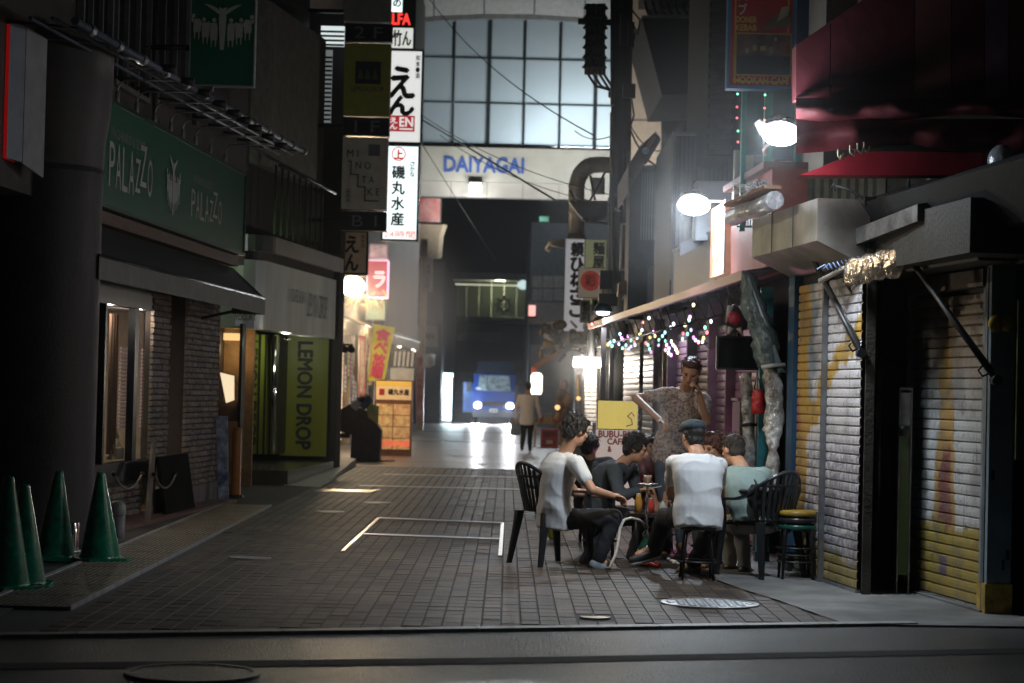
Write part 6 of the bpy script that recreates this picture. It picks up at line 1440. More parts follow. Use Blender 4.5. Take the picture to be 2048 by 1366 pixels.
# hookah cafe sign
pl = front(19.0)
t, (u0,u1,v0,v1) = lightbox('hookah_sign', 'blue framed red and yellow doner kebab and hookah cafe sign at the top right', 'sign', pl, 1456, -110, 1592, 178, .16, mat('sign_red', (.6,.04,.04), .45, var=.2, scale=3), mat('sign_blue', (.07,.26,.55), .4, var=.15), edge=.028)
YP = mat('sign_yellow', (.8,.55,.08), .45, var=.1)
f = MB(); e = .012
a0_, a1_, c0_, c1_ = u0+.062, u1-.062, v0+.05+.012, v1-.062
for r in ((a0_,a0_+e,c0_,c1_), (a1_-e,a1_,c0_,c1_), (a0_+e,a1_-e,c0_,c0_+e)): f.rect(pl, *r, -.008, .0)
f.build('yellow_border', YP, t)
U = lambda x: pl.uv(x,100)[0]; V = lambda y: pl.uv(1524,y)[1]
text(MB(), 'HOOKAH CAFE', pl, U(1470), U(1579), V(168), V(154), .002, bold=.0035).build('lettering', YP, t)
text(MB(), 'DONER', pl, U(1471), U(1512), V(46), V(34), .002, bold=.003).build('lettering', YP, t); text(MB(), 'KEBAB', pl, U(1471), U(1512), V(62), V(50), .002, bold=.003).build('lettering', YP, t)
text(MB(), 'ブ', pl, U(1476), U(1492), V(30), V(8), .002, bold=.004).build('lettering', WHITE, t); text(MB(), 'バ', pl, U(1476), U(1492), V(2), V(-20), .002, bold=.004).build('lettering', WHITE, t)
MB().rect(pl, U(1470), U(1583), V(152), V(66), -.008, .0).build('picture_frame', YP, t)
PICM = mat('night_interior_print', (.18,.1,.05), .4, var=.8, scale=6, c2=(.012,.02,.035)); MB().rect(pl, U(1473), U(1580), V(149), V(69), .001, .004).build('interior_picture', PICM, t)
MB().rect(pl, U(1473), U(1580), V(149), V(112), .0045, .007).build('sofa_print', mat('navy_print', (.015,.03,.05), .4, var=.3, scale=8), t)
r_ = random.Random(3)
for (x, y, w__, h__, c) in ((1490,97,8,10,(.5,.5,.5)), (1505,90,9,12,(.5,.45,.3)), (1520,92,12,10,(.55,.45,.25)), (1538,94,8,12,(.4,.35,.35)), (1560,84,16,16,(.4,.15,.1)), (1548,74,5,8,(.6,.5,.4))): MB().rect(pl, U(x), U(x+w__), V(y+h__), V(y), .0075, .009).build('picture_detail', mat('detail_%d' % x, c, .5, var=.3, scale=20), t)
MB().prism([pl.at(U(1522),V(60),.001), pl.at(U(1580),V(52),.001), pl.at(U(1578),V(8),.001), pl.at(U(1560),V(20),.001), pl.at(U(1535),V(46),.001)], pl.n*.004).build('food_print', mat('food_dark', (.06,.07,.045), .4, var=.6, scale=9, c2=(.3,.2,.06)), t)
MB().prism([pl.at(U(1552),V(44),.006), pl.at(U(1574),V(30),.006), pl.at(U(1577),V(10),.006), pl.at(U(1562),V(14),.006)], pl.n*.003).build('wrap_print', mat('wrap_pale', (.5,.45,.33), .4, var=.3), t)
t2 = thing('blue_upright', 'tall blue painted upright right of the hookah cafe sign', 'post', front(19.3).p(1604,180)); grect(MB(), 1594, -120, 1619, 88, -.12, 0, front(19.3)).build('board', mat('upright_blue', (.03,.12,.25), .5, var=.15), t2); grect(MB(), 1594, 88, 1612, 200, -.12, 0, front(19.3)).build('board', mat('upright_blue2', (.03,.1,.17), .5, var=.15), t2)
# string lights on tower edges
fl = thing('led_string', 'red and green led dots down the edges of the teal tower', 'led string', W(1475,200,19.4)); r_ = random.Random(12)
for k, (x, y) in enumerate(((1475,188),(1474,214),(1474,236),(1476,262),(1476,284),(1530,180),(1530,190),(1529,216),(1529,240))):
    MB().ell(W(x, y, 19.4), .012, seg=8, rings=5).build('bulb', emis(('led_green','led_red','led_red2')[k % 3], ((.3,1,.6),(1,.15,.15),(1,.2,.2))[k % 3], 2.2), fl)
MB().tube([W(1475,180,19.45), W(1475,240,19.45), W(1476,290,19.45)], .004, 4).build('wire', WIRE, fl)
# lamps
COOL = emis('cool_lamp_glow', (.86,.94,1), 55)
def street_flood(px, py, Y, lab, size, power, arm, tgt):
    b = W(px, py, Y); t = thing('flood_lamp', lab, 'lamp', b)
    MB().ell(b, size*1.35, size*.6, size*.85, seg=18, rings=12).build('bulb', COOL, t)
    MB().lathe(b+Vector((0,.06,size*.55)), [(size*1.25,-.03),(size*1.15,.02),(size*.5,.08),(0,.09)], 20, axis=(.1,.5,1)).build('reflector', STEEL, t)
    MB().tube(arm, .016, 8).build('arm', mat('lamp_arm_pale', (.5,.5,.5), .4, .3), t)
    light('flood_light', 'POINT', b+Vector((-.16,-.42,-.1)), power*.16, (.80,.90,1), .09); l_ = light('flood_light', 'SPOT', b+Vector((-.1,-.05,-.13)), power, (.80,.90,1), .09, spot_size=math.radians(118), spot_blend=.7); aim(l_, tgt); return t
street_flood(1562, 268, 15.5, 'glaring cool white flood lamp on the teal tower, the nearer higher one', .105, 270, [W(1562,272,15.5), W(1535,290,15.9), W(1528,300,16.6), W(1530,310,19.4)], (1.3, 15.9, 0))
MB().cyl(W(1514,242,15.5), W(1530,262,15.5), .03, .05, 12).build('lamp_fin', mat('fin_pale', (.6,.6,.62), .3, .3), bpy.data.objects['flood_lamp.002'] if 'flood_lamp.002' in bpy.data.objects else None)
street_flood(1388, 410, 21.6, 'glaring cool white flood lamp with curved arm, the farther lower one', .125, 270, [W(1395,405,21.6), W(1430,402,21.6), W(1452,403,21.5), W(1468,412,21.4), W(1474,432,21.3), W(1475,462,21)], (1.2, 20.2, 0))
b = W(1175,724,33.5); t = thing('work_lamp', 'blazing wide white lamp at the entrance of the stall row', 'lamp', b)
MB().box(b, (.44,.08,.16)).build('bulb', emis('warm_white_glow', (1,.94,.84), 26), t); MB().box(b+UP*.08, (.44,.14,.03)).build('hood', STEEL, t); MB().cyl(b+UP*.09, b+UP*.75, .012, n=6).build('cord', WIRE, t)
light('work_light', 'POINT', b+Vector((-.05,-.25,-.1)), 85, (1,.9,.76), .12); glow_mist('stall_lamp_glow', 'added thin volume giving the stall row work lamp a glow', b+Vector((-.1,.5,0)), (1.1,2.5,1.1), .035, .65)  # volume added for the work lamp's halo
b = W(1206,624,31); t = thing('work_lamp', 'small bright white dome lamp just above the far end of the bar awning', 'lamp', b)
MB().lathe(b, [(.14,.0),(.13,.06),(.08,.12),(0,.14)], 16).build('dome', mat('dome_blue', (.2,.25,.3), .4, .3), t); MB().ell(b-UP*.01, .1, .08, .04).build('bulb', emis('cool_small_glow', (.85,.93,1), 12), t)
light('dome_light', 'POINT', b-UP*.12-Vector((0,.15,0)), 14, (.85,.93,1), .08)
# ================================================================ upper right facades between the pole and the tower
RU = RW.off(-.25)
SL = mat('slat_facade', (.2,.22,.24), .5, .2, var=.2)
for k in range(16):
    x = 1340+k*3.6; pass
t = thing('slatted_facade', 'dark blue grey slatted upper facade behind the farther cool lamp', 'facade', front(27).p(1400,500))
pl = front(27)
FD_ = mat('facade_dark', (.035,.042,.052), .6, var=.25); grect(MB(), 1342, 264, 1419, 620, -3, 0, pl).build('wall', FD_, t); grect(MB(), 1419.5, 182, 1500, 620, -3, 0, pl).build('wall', FD_, t)
grect(MB(), 1345, 266, 1425, 272, .0, .1, pl).build('top_trim', SL, t); grect(MB(), 1343, 272, 1349, 560, .0, .08, pl).build('side_trim', SL, t)
for k in range(13): grect(MB(), 1352+k*8.6, 274, 1355.5+k*8.6, 560, .0, .05, pl).build('slat', mat('slat_dim', (.07,.08,.095), .5, .2, var=.2), t)
pl = front(31); t = thing('balcony_facade', 'dark balcony front with vertical bars between utility pole and slatted facade', 'facade', pl.p(1290,480))
grect(MB(), 1258, 330, 1350, 620, -1, 0, pl).build('wall', mat('balcony_wall', (.03,.033,.037), .6, var=.3), t)
for k in range(12): grect(MB(), 1282+k*5.2, 345, 1284+k*5.2, 480, .04, .08, pl).build('bar', mat('bar_grey', (.14,.15,.16), .5, .3), t)
grect(MB(), 1325, 335, 1342, 405, .1, .14, pl).build('window', mat('pale_window', (.3,.34,.36), .2, var=.2), t)
grect(MB(), 1328, 352, 1340, 402, .145, .16, pl).build('pane', mat('dark_pane', (.012,.013,.015)), t)
# curved roof end piece
a = front(30); t = thing('curved_roof_end', 'brown curved roof edge next to the utility pole', 'roof', a.p(1265,380))
MB().prism([a.p(1257,385), a.p(1257,330), a.p(1280,292), a.p(1312,262), a.p(1322,280), a.p(1300,300), a.p(1282,340)], Vector((0,3,0))).build('roof', mat('brown_roof', (.12,.09,.085), .55, var=.3), t)
MB().prism([a.p(1288,300), a.p(1303,270), a.p(1311,276), a.p(1294,308)], Vector((0,-.1,0))).build('flashing', mat('copper_glint', (.35,.25,.18), .3, .7, var=.2), t); c = a.p(1290,304)-Vector((0,.15,0)); MB().ell(c, .05).build('lamp', mat('lamp_cover', (.4,.5,.6), .3), t)
# tiled narrow wall (brick rows)
pl = front(25.5); t = thing('tiled_wall', 'dark tiled wall strip left of the hookah cafe sign', 'wall', pl.p(1440,300))
grect(MB(), 1418, -150, 1468, 312, -3, 0, pl).build('backing', mat('tile_back', (.03,.03,.03), .7, var=.2), t)
TL = [mat('dark_tile_%d' % k, c, .35, var=.2) for k, c in enumerate(((.085,.07,.065),(.10,.085,.08),(.07,.06,.06)))]
ua, ub = pl.uv(1419,100)[0], pl.uv(1467,100)[0]; v = pl.uv(1440,308)[1]; r_ = random.Random(17); tm = []
for m in TL:
    me = MB().hexa(Vector((0,0,0)), Vector((.09,0,0)), Vector((0,-.015,0)), UP*.052).mesh('tile'); me.materials.append(m); tm.append(me)
row = 0
while v < pl.uv(1440,-8)[1] and row < 60:
    off = .05 if row % 2 else 0
    for k in range(3): place(None, 'tile', tm[r_.randrange(3)], t, pl.at(ua+off*.5+k*.096, v, .0)-wloc(t))
    v += .062; row += 1
# black roof awning high up, cream wall behind the pole
pl = front(40); t = thing('black_roof_canopy', 'black sloping roof canopy high behind the utility pole', 'roof', pl.p(1350,180))
MB().prism([pl.p(1283,34), pl.p(1420,30), pl.p(1424,186), pl.p(1324,190)], Vector((0,4,0))).build('canopy', BLK, t)
for k in range(9): a = pl.p(1290+k*15, 2); MB().tube([a, a+Vector((.05,0,-.2)), a+Vector((.12,0,-.26))], .03, 6).build('roof_hook', DARKM, t)
MB().prism([pl.p(1283,0), pl.p(1425,-4), pl.p(1425,-40), pl.p(1283,-40)], Vector((0,1,0))).build('dark_top', DGREY, t); grect(MB(), 1284, 34, 1420, 38, .02, .1, pl).build('edge', mat('edge_grey', (.3,.32,.33), .4), t)
pl = front(79.2); t = thing('cream_gable_wall', 'beige gable wall between the glazed gate and the black roof', 'wall', pl.p(1290,400))
MB().prism([pl.p(1262,-60), pl.p(1277,-60), pl.p(1322,176), pl.p(1322,640), pl.p(1262,640)], Vector((0,8,0))).build('wall', mat('beige_gable', (.42,.34,.26), .7, var=.12), t)
for y in (120, 240, 360): MB().prism([pl.p(1262,y)-Vector((0,.02,0)), pl.p(1320,y+2)-Vector((0,.02,0)), pl.p(1320,y+4)-Vector((0,.02,0)), pl.p(1262,y+2)-Vector((0,.02,0))], Vector((0,-.03,0))).build('joint', mat('gable_joint', (.25,.2,.16), .7), t)
# big white sign box behind lamp
pl = front(22.5); t, _ = lightbox('blank_sign_box', 'large blank pale sign box behind the farther cool lamp', 'sign', pl, 1392, 362, 1472, 481, .4, mat('blank_face', (.36,.4,.46), .5, var=.08), mat('blank_frame', (.3,.33,.38), .5, var=.1), edge=.02)
MB().prism([pl.p(1365,508)+Vector((0,.3,0)), pl.p(1440,470)+Vector((0,.3,0)), pl.p(1440,452)+Vector((0,.3,0)), pl.p(1365,482)+Vector((0,.3,0))], Vector((0,.05,0))).build('lower_flap', mat('flap', (.12,.13,.16), .5), t)
# sloping plain sign board, lit orange box, red wall
RV = RW.off(.12)
def wallbox(nm, lab, cat, pl, x0, x1, v0, v1, d0, d1, m, part='panel'):
    u0, u1 = pl.uv(x0,550)[0], pl.uv(x1,550)[0]; t = thing(nm, lab, cat, pl.at((u0+u1)/2, v0, d0)); MB().rect(pl, u0, u1, v0, v1, d0, d1).build(part, m, t); return t, u0, u1
t, u0, u1 = wallbox('blank_fascia', 'plain grey fascia board above the long awning', 'sign', RV, 1346, 1430, 2.62, 3.2, -.12, 0, mat('fascia_grey', (.2,.18,.17), .45, .2, var=.15))
f = MB(); f.rect(RV, u0, u1, 3.2, 3.23, -.12, .015); f.rect(RV, u0-.02, u0, 2.6, 3.23, -.12, .015); f.build('frame', GALV, t)
t, u0, u1 = wallbox('lit_orange_box', 'small glowing orange and cream box sign by the red wall', 'sign', RV, 1431, 1462, 2.7, 3.42, -.12, .06, mat('orange_cream_lit', (.75,.42,.28), .4, var=.25, scale=4, c2=(.7,.25,.12), emit=(1,.5,.3), es=.2), 'face'); MB().rect(RV, u1-.05, u1, 2.7, 3.44, .062, .075).build('white_edge', WHITE, t)
c = RV.at((u0+u1)/2-.05, 2.98, .075); MB().lathe(c, [(.13,0),(.1,.012),(0,.014)], 20, axis=RV.n).build('lamp', emis('cream_glow', (1,.9,.65), 1.7), t)
REDW = mat('red_wall_paint', (.50,.13,.09), .6, var=.15, bump=.15)
t, u0, u1 = wallbox('red_wall', 'salmon red painted wall piece below the teal lattice', 'wall', RV, 1464, 1545, 2.64, 3.5, -.3, .02, RED if False else REDW); MB().rect(RV, u0-.06, u1, 3.5, 3.56, -.3, .1).build('coping', mat('coping_red', (.25,.08,.07), .5, var=.2), t)
# maroon sign and air duct box
pl = front(33); t, (u0,u1,v0,v1) = lightbox('maroon_sign', 'maroon square sign in a pale frame right of the utility pole', 'sign', pl, 1241, 447, 1308, 541, .18, mat('maroon_face', (.17,.025,.055), .35, var=.15), mat('pale_frame', (.33,.35,.37), .4, .2, var=.1), edge=.025)
PGR = mat('grey_print', (.33,.26,.28), .5, var=.1); text(MB(), '店', pl, u0+.26, u1-.06, v0+.32, v1-.18, -.003).build('lettering', PGR, t); text(MB(), '売', pl, u0+.07, u0+.25, v0+.05, v0+.23, -.003).build('lettering', PGR, t)
pl = front(31.5); t = thing('outdoor_unit', 'wooden and dark box on the ledge under the maroon sign', 'box', pl.p(1270,600))
MB().prism([pl.p(1238,565), pl.p(1272,552), pl.p(1274,580), pl.p(1236,592)], Vector((0,.4,0))).build('wood_side', mat('orange_wood2', (.35,.17,.08), .5, var=.2), t); MB().prism([pl.p(1268,548), pl.p(1312,552), pl.p(1310,590), pl.p(1270,582)], Vector((0,.5,0))).build('dark_cover', mat('dark_navy', (.02,.025,.035), .5), t)
grect(MB(), 1256, 583, 1318, 640, -.4, .1, pl).build('base', mat('dark_green_base', (.03,.05,.04), .5, var=.3), t)
MB().tube([W(1322,600,31), W(1334,580,31), W(1352,572,31), W(1360,585,31)], .02, 6).build('hose', WIRE, t); MB().cyl(W(1332,640,31), W(1330,470,31), .05, n=8).build('pipe', mat('beige_pipe', (.3,.25,.2), .5, var=.2), t)
t2 = thing('white_pipe', 'short bright white pipe hanging above the fairy lights', 'pipe', W(1320,640,28)); MB().cyl(W(1320,610,28), W(1319,638,28), .025, n=8).build('tube', WHITE, t2); MB().cyl(W(1319,639,28), W(1320,760,28), .018, n=8).build('lower_tube', mat('pipe_grey', (.3,.3,.32), .5), t2)
# ================================================================ utility pole
b = G(1236, 1010); PY = 34.0; bx0 = W(1222,560,PY).x; bx1 = W(1264,0,PY).x
pb = W(1236,700,PY); pt = W(1246,-60,PY); base = Vector((pb.x,PY,0))
t = thing('utility_pole', 'dark concrete utility pole with insulators and cables at top', 'utility pole', base)
POLE = mat('pole_concrete', (.016,.016,.014), .7, var=.3, bump=.2)
MB().cyl(base, pt+UP*1.5, .19, .155, 20).build('shaft', POLE, t)
MB().cyl(W(1223,350,33.7), W(1228,600,33.7), .03, n=8).build('green_conduit', mat('green_conduit', (.05,.15,.09), .45, var=.2), t); MB().cyl(W(1250,300,33.7), W(1246,600,33.7), .035, n=8).build('conduit', DARKM, t)
MB().cyl(W(1223,225,33.75), W(1222,380,33.75), .025, n=8).build('tan_conduit', mat('tan_conduit', (.3,.22,.15), .5), t)
MB().cyl(W(1156,43,33.9), W(1240,46,33.9), .05, n=8).build('cross_arm', BLK, t); MB().cyl(W(1225,-30,33.7), W(1225,210,33.7), .035, n=8).build('side_rod', BLK, t)
for k, x in enumerate((1177, 1187, 1198, 1206)):
    c = W(x, 20, 33.9-k*.05); m_ = MB(); 
    for j in range(7): m_.lathe(c-UP*(j*.16), [(.05,0),(.09,.02),(.05,.08)], 12)
    m_.cyl(c+UP*.1, c-UP*1.05, .045, n=10).build('insulator', BLK, t)
    MB().tube([W(x, 75, 33.9-k*.05), W(x-4+k*2, 110, 33.9), W(x+k, 150, 33.9), W(x+14+k, 172, 33.85), W(1222, 180+k*2, 33.8)], .022, 6).build('cable', WIRE, t)
for (x, y, w__, h__) in ((1248,60,.12,.5), (1262,70,.1,.4), (1258,182,.2,.22), (1216,600,.3,.2), (1212,560,.2,.3)): MB().box(W(x, y, 33.6), (w__, .15, h__)).build('fitting', BLK, t)
for y in (45, 190, 400, 420): MB().lathe(Vector((W(1240,y,PY).x+.0, PY, W(1240,y,PY).z)), [(.18,-.04),(.195,-.04),(.195,.04),(.18,.04)], 20).build('band', DARKM, t)
for k, cpts in enumerate(([(1262,40),(1272,60),(1268,80),(1258,95)], [(1264,20),(1280,40),(1275,70)], [(1262,190),(1268,230),(1256,270)])): MB().tube([W(x, y, 33.6) for x, y in cpts], .015, 6).build('loop_cable', WIRE, t)
t2 = thing('transformer_bracket', 'black clutter of brackets hanging on the pole at mid height', 'bracket', W(1180,405,34.5))
MB().prism([W(1138,402,34.5), W(1215,405,34.5), W(1212,432,34.5), W(1170,440,34.5), W(1155,425,34.5)], Vector((0,.4,0))).build('plate', BLK, t2); MB().box(W(1196,372,34.5), (.22,.2,.26)).build('box', mat('grey_box', (.2,.21,.22), .5), t2)
for (p0, p1) in (((1178,405),(1210,345)), ((1190,400),(1180,350)), ((1150,402),(1140,380)), ((1165,438),(1220,450))): MB().cyl(W(*p0,34.4), W(*p1,34.4), .02, n=6).build('strut', BLK, t2)
# span wires
spans = [((820,225),45,(1110,400),36,.0,.018), ((860,0),60,(1190,272),34,.35,.012), ((846,232),45,(1222,390),34,.2,.008), ((880,270),50,(1195,405),34,.2,.008), ((845,290),60,(990,520),95,0,.012), ((1240,205),34,(1408,150),40,1.1,.012), ((1246,220),34,(1420,140),38,1.3,.018), ((1110,400),36,(1222,404),34,0,.014), ((1150,262),40,(1222,272),34,.1,.01)]
for i, (p0, y0, p1, y1, sag, r) in enumerate(spans):
    a, b = W(*p0, y0), W(*p1, y1); t = thing('overhead_wire', 'thin dark overhead wire %s' % ('from the lit seafood signs down to the pole bracket','crossing the glazed gate diagonally to the pole','just above the blue letters','crossing below the blue letters','in the dark opening below the gate','sagging right of the pole, upper one','sagging right of the pole, lower one','short one at the pole bracket','short looped one left of the pole')[i], 'wire', a)
    MB().tube([a.lerp(b, k/14)-UP*sag*4*(k/14)*(1-k/14) for k in range(15)], r, 5).build('wire', WIRE, t)
# ================================================================ duct and vertical signs
DU = mat('duct_grey', (.3,.31,.32), .4, .5, var=.2, scale=4)
Yd = 52; pts = [W(1153,470,Yd), W(1153,380,Yd)] + [W(1187-34*math.cos(a), 378-50*math.sin(a)+2, Yd) for a in (.25,.5,.8,1.1,1.4)] + [W(1200,329,Yd), W(1225,331,Yd)]
t = thing('air_duct', 'fat grey exhaust duct bending behind the utility pole', 'duct', pts[0]); MB().tube(pts, .2, 16).build('duct', DU, t)
for q0, q1 in ((pts[1], pts[2]), (pts[3], pts[4]), (pts[5], pts[6]), (pts[0], pts[1])):
    d = (q1-q0).normalized(); m_ = q0.lerp(q1,.5); MB().cyl(m_-d*.02, m_+d*.02, .215, n=16).build('joint_ring', GALV, t)
MB().cyl(W(1153,470,Yd), W(1150,520,Yd), .24, n=14).build('lower_duct', mat('duct_dim', (.16,.17,.18), .5, .3, var=.2), t)
pl = front(46)
t, (u0,u1,v0,v1) = lightbox('tall_white_sign', 'tall white sign with black brush calligraphy left of the round red mark', 'sign', pl, 1130, 478, 1170, 662, .2, mat('tall_white_face', (.6,.6,.62), .5, var=.08, emit=(.8,.8,.85), es=.28), mat('tall_white_frame', (.65,.66,.68), .4, var=.05, emit=(.8,.85,.9), es=.2), edge=.03)
vtext(MB(), '頼ひねさこ', pl, u0+.12, u1-.05, v0+.3, v1-.06, -.003, bold=.02, gap=.1).build('lettering', BL, t)
pl = front(43)
t, (u0,u1,v0,v1) = lightbox('noodle_sign', 'pale green noodle shop sign with black calligraphy next to the pole', 'sign', pl, 1168, 478, 1213, 610, .15, mat('pale_green_face', (.42,.46,.25), .5, var=.1, emit=(.7,.75,.4), es=.13), mat('green_frame', (.1,.14,.09), .5), edge=.015)
vtext(MB(), '麺屋', pl, u0+.18, u1-.05, v1-.62, v1-.05, -.003, bold=.01).build('lettering', BL, t); MB().rect(pl, u1-.09, u1-.03, v0+.04, v1-.66, -.008, -.004).build('side_print', mat('orange_print', (.45,.25,.08), .5, var=.6, scale=30), t)
pl = front(42.4)
t, (u0,u1,v0,v1) = lightbox('round_mark_sign', 'beige square sign with a red disc in front of the noodle sign', 'sign', pl, 1156, 535, 1206, 596, .12, mat('beige_lit', (.5,.42,.32), .5, var=.1, emit=(.8,.65,.5), es=.12), mat('beige_frame', (.3,.27,.22), .5), edge=.012)
c = pl.at((u0+u1)/2, (v0+v1)/2+.04, -.006); rd = MB().lathe(c, [(.205,0),(.205,.004),(0,.0045)], 32, axis=pl.n, smooth=False).build('red_disc', mat('disc_red', (.42,.05,.04), .5, var=.1, emit=(.8,.1,.08), es=.15), t, recalc=True)
text(MB(), '彩', pl, c.x-.11, c.x+.11, c.z-.12, c.z+.12, .004, bold=.006).build('lettering', mat('disc_print', (.6,.4,.3), .5), rd)
t, (u0,u1,v0,v1) = lightbox('small_vertical_sign', 'small white sign with dark kana below the red disc', 'sign', pl, 1160, 600, 1180, 645, .1, mat('kana_face', (.5,.47,.4), .5, var=.1), mat('beige_frame', (.3,.27,.22)), edge=.01); vtext(MB(), 'まるかめ', pl, u0+.04, u1-.04, v0+.03, v1-.03, -.003, bold=.006).build('lettering', BL, t)
t, (u0,u1,v0,v1) = lightbox('small_vertical_sign', 'small blue and white sign right of the kana sign', 'sign', pl, 1184, 598, 1206, 622, .1, mat('kana_face', (.5,.47,.4)), mat('beige_frame', (.3,.27,.22)), edge=.01); text(MB(), '麺', pl, u0+.03, u1-.03, v0+.03, v1-.03, -.003, bold=.006).build('lettering', mat('blue_ink', (.05,.07,.15), .5), t)
t = thing('white_louvre_lamp', 'white louvred sign light at the top of the tall white sign', 'lamp', W(1110,490,46))
for k in range(4): MB().tube([W(1092+k*2,497-k*5,46), W(1104,482-0*k+k*3,46), W(1130,482+k*4,46)], .03, 5).build('louvre', WHITE, t)
MB().prism([W(1090,498,46), W(1098,504,46), W(1110,484,46), W(1102,479,46)], Vector((0,.15,0))).build('head', WHITE, t)
# ================================================================ stall row in the right distance
RS = Plane((1.75,76), (1.70,33))
t = thing('stall_row_wall', 'long low stall row behind the pedestrian on the right', 'building', RS.at(10,0,-1))
MB().rect(RS, -2, 42.9, 0, 5.2, -4, -.9).build('wall', mat('stall_wall', (.13,.12,.125), .6, var=.3, scale=3), t)
for k in range(9): MB().rect(RS, 2+k*4.5, 2.25+k*4.5, 0, 3.2, -.9, -.6).build('post', mat('stall_post', (.4,.37,.34), .6, var=.3), t)
MB().prism([RS.at(-2,3.2,-.9), RS.at(-2,2.9,.1), RS.at(-2,3.0,.1), RS.at(-2,3.35,-.9)], RS.u*44).build('eave', mat('stall_eave', (.10,.085,.08), .6, var=.3), t)
def goods_table(lab, px, py, wd, seed, red=True):
    p = G(px, py); t = thing('goods_table', lab, 'table', p)
    MB().hexa(p+Vector((-wd/2,0,.62)), Vector((wd,0,0)), Vector((0,.6,0)), UP*.04).build('top', mat('table_wood', (.35,.22,.1), .6, var=.3), t)
    for sx in (-1, 1):
        for yy in (.04, .52): MB().box(p+Vector((sx*(wd/2-.04),yy,.31)), (.05,.05,.62)).build('leg', mat('table_yellow', (.5,.33,.12), .6, var=.2), t)
    r_ = random.Random(seed)
    for k in range(9):
        c = p+Vector((r_.uniform(-wd/2+.08,wd/2-.08), r_.uniform(.1,.5), .66)); h = r_.uniform(.12,.3); b_ = thing('bottle', 'small bottle or jar on the %s' % lab.split(' with')[0], 'bottle', c, 'bottles and jars on the stall tables')
        cc = r_.choice(((.4,.1,.06),(.5,.45,.35),(.1,.12,.05),(.5,.3,.1))); MB().lathe(c, [(.04,0),(.045,h*.6),(.02,h*.8),(.018,h),(0,h)], 10).build('body', mat('bottle_%.2f' % cc[0], cc, .25, var=.2), b_); MB().lathe(c+UP*h, [(.02,0),(.02,.02),(0,.02)], 8).build('cap', WHITE, b_)
    return p, t
p, _ = goods_table('front stall table with bottles beside the red crate', 1092, 893, .7, 1)
CR = mat('red_crate', (.38,.03,.03), .45, var=.15)
def crate(p, lab):
    t = thing('bottle_crate', lab, 'crate', p); f = MB(); w_, d_, h_ = .46,.36,.5
    for z in (0, .22, .44): f.box(p+Vector((0,0,z+.03)), (w_,d_,.06))
    for sx in (-1,1):
        for sy in (-1,1): f.box(p+Vector((sx*(w_/2-.025),sy*(d_/2-.025),.25)), (.052,.052,h_+.004))
    f.build('frame', CR, t); MB().box(p+Vector((0,0,.25)), (w_-.05,d_-.05,.42)).build('inner_wall', mat('crate_dark', (.15,.02,.02), .5), t)
    text(MB(), '酒', Plane((p.x,p.y-d_/2-.0),(p.x+1,p.y-d_/2)), -.1, .1, .1, .2, .004, bold=.004).build('print', WHITE, t); return t
crate(G(1090,894)+Vector((.1,-.3,0)), 'red bottle crate standing in front of the stall table')
goods_table('second stall table with bottles and food nearer the lamp', 1150, 905, .8, 4)
crate(G(1135,880)+Vector((.15,.5,0)), 'red crate half hidden behind the seated man in white')
# hanging clutter of the stalls, statue, lantern
t = thing('hanging_clutter', 'tangle of hanging wooden and metal goods above the stall tables', 'goods', W(1110,700,50)); r_ = random.Random(33)
cl_m = [mat('clutter_%d' % k, tuple(.45*x for x in c), .5, var=.4, scale=12) for k, c in enumerate(((.45,.42,.4),(.35,.18,.07),(.3,.3,.32),(.5,.35,.15),(.15,.12,.1),(.55,.53,.5)))]
for k in range(60):
    c = W(r_.uniform(1072,1215), r_.uniform(640,715), r_.uniform(40,52)); d = Vector((r_.uniform(-.5,.5), r_.uniform(-.1,.1), r_.uniform(-.4,.3)))
    if k % 3: MB().cyl(c, c+d*.45, r_.uniform(.015,.05), r_.uniform(.01,.04), 7).build('piece', cl_m[k % 6], t)
    else: MB().ell(c, r_.uniform(.05,.13), .05, r_.uniform(.04,.12), seg=9, rings=6).build('piece', cl_m[k % 6], t)
MB().prism([W(1066,730,52), W(1110,704,52), W(1112,712,52), W(1070,738,52)], Vector((0,.06,0))).build('wood_arm', mat('copper_wood', (.5,.22,.08), .4, var=.2), t); MB().prism([W(1084,664,52),W(1102,672,52),W(1104,682,52),W(1088,676,52)], Vector((0,.06,0))).build('white_plate', WHITE, t)
t = thing('paper_lantern', 'long white lit lantern above the pedestrian', 'lantern', W(1073,788,53.5)); c = W(1073,767,53.5)
MB().lathe(c, [(.12,-.28),(.15,-.2),(.15,.2),(.1,.27),(0,.28)], 16).build('shade', emis('lantern_glow', (1,1,.88), 2.2), t); MB().box(W(1068,740,53.4), (.14,.1,.12)).build('cap', mat('lantern_red', (.4,.05,.03), .5), t)
MB().lathe(c, [(.121,-.31),(.121,-.285)], 16).build('rim', mat('lantern_red', (.4,.05,.03)), t); light('lantern_light', 'POINT', c+Vector((-.2,-.3,0)), 14, (1,.98,.92), .15)
t = thing('carved_figure', 'dark carved figure and boxes at the stall beside the lantern', 'figure', W(1132,870,48)); r_ = random.Random(5)
for k, (x, y, rr) in enumerate(((1128,770,.16),(1124,790,.2),(1134,800,.22),(1120,812,.2),(1132,825,.2),(1118,835,.16),(1126,850,.2))): MB().ell(W(x,y,48), rr*.62, rr*.5, rr*.8, seg=10, rings=7).build('lump', mat('carved_%d' % (k % 3), ((.12,.05,.03),(.06,.04,.03),(.22,.11,.05))[k % 3], .5, var=.5, scale=20, bump=.5), t)
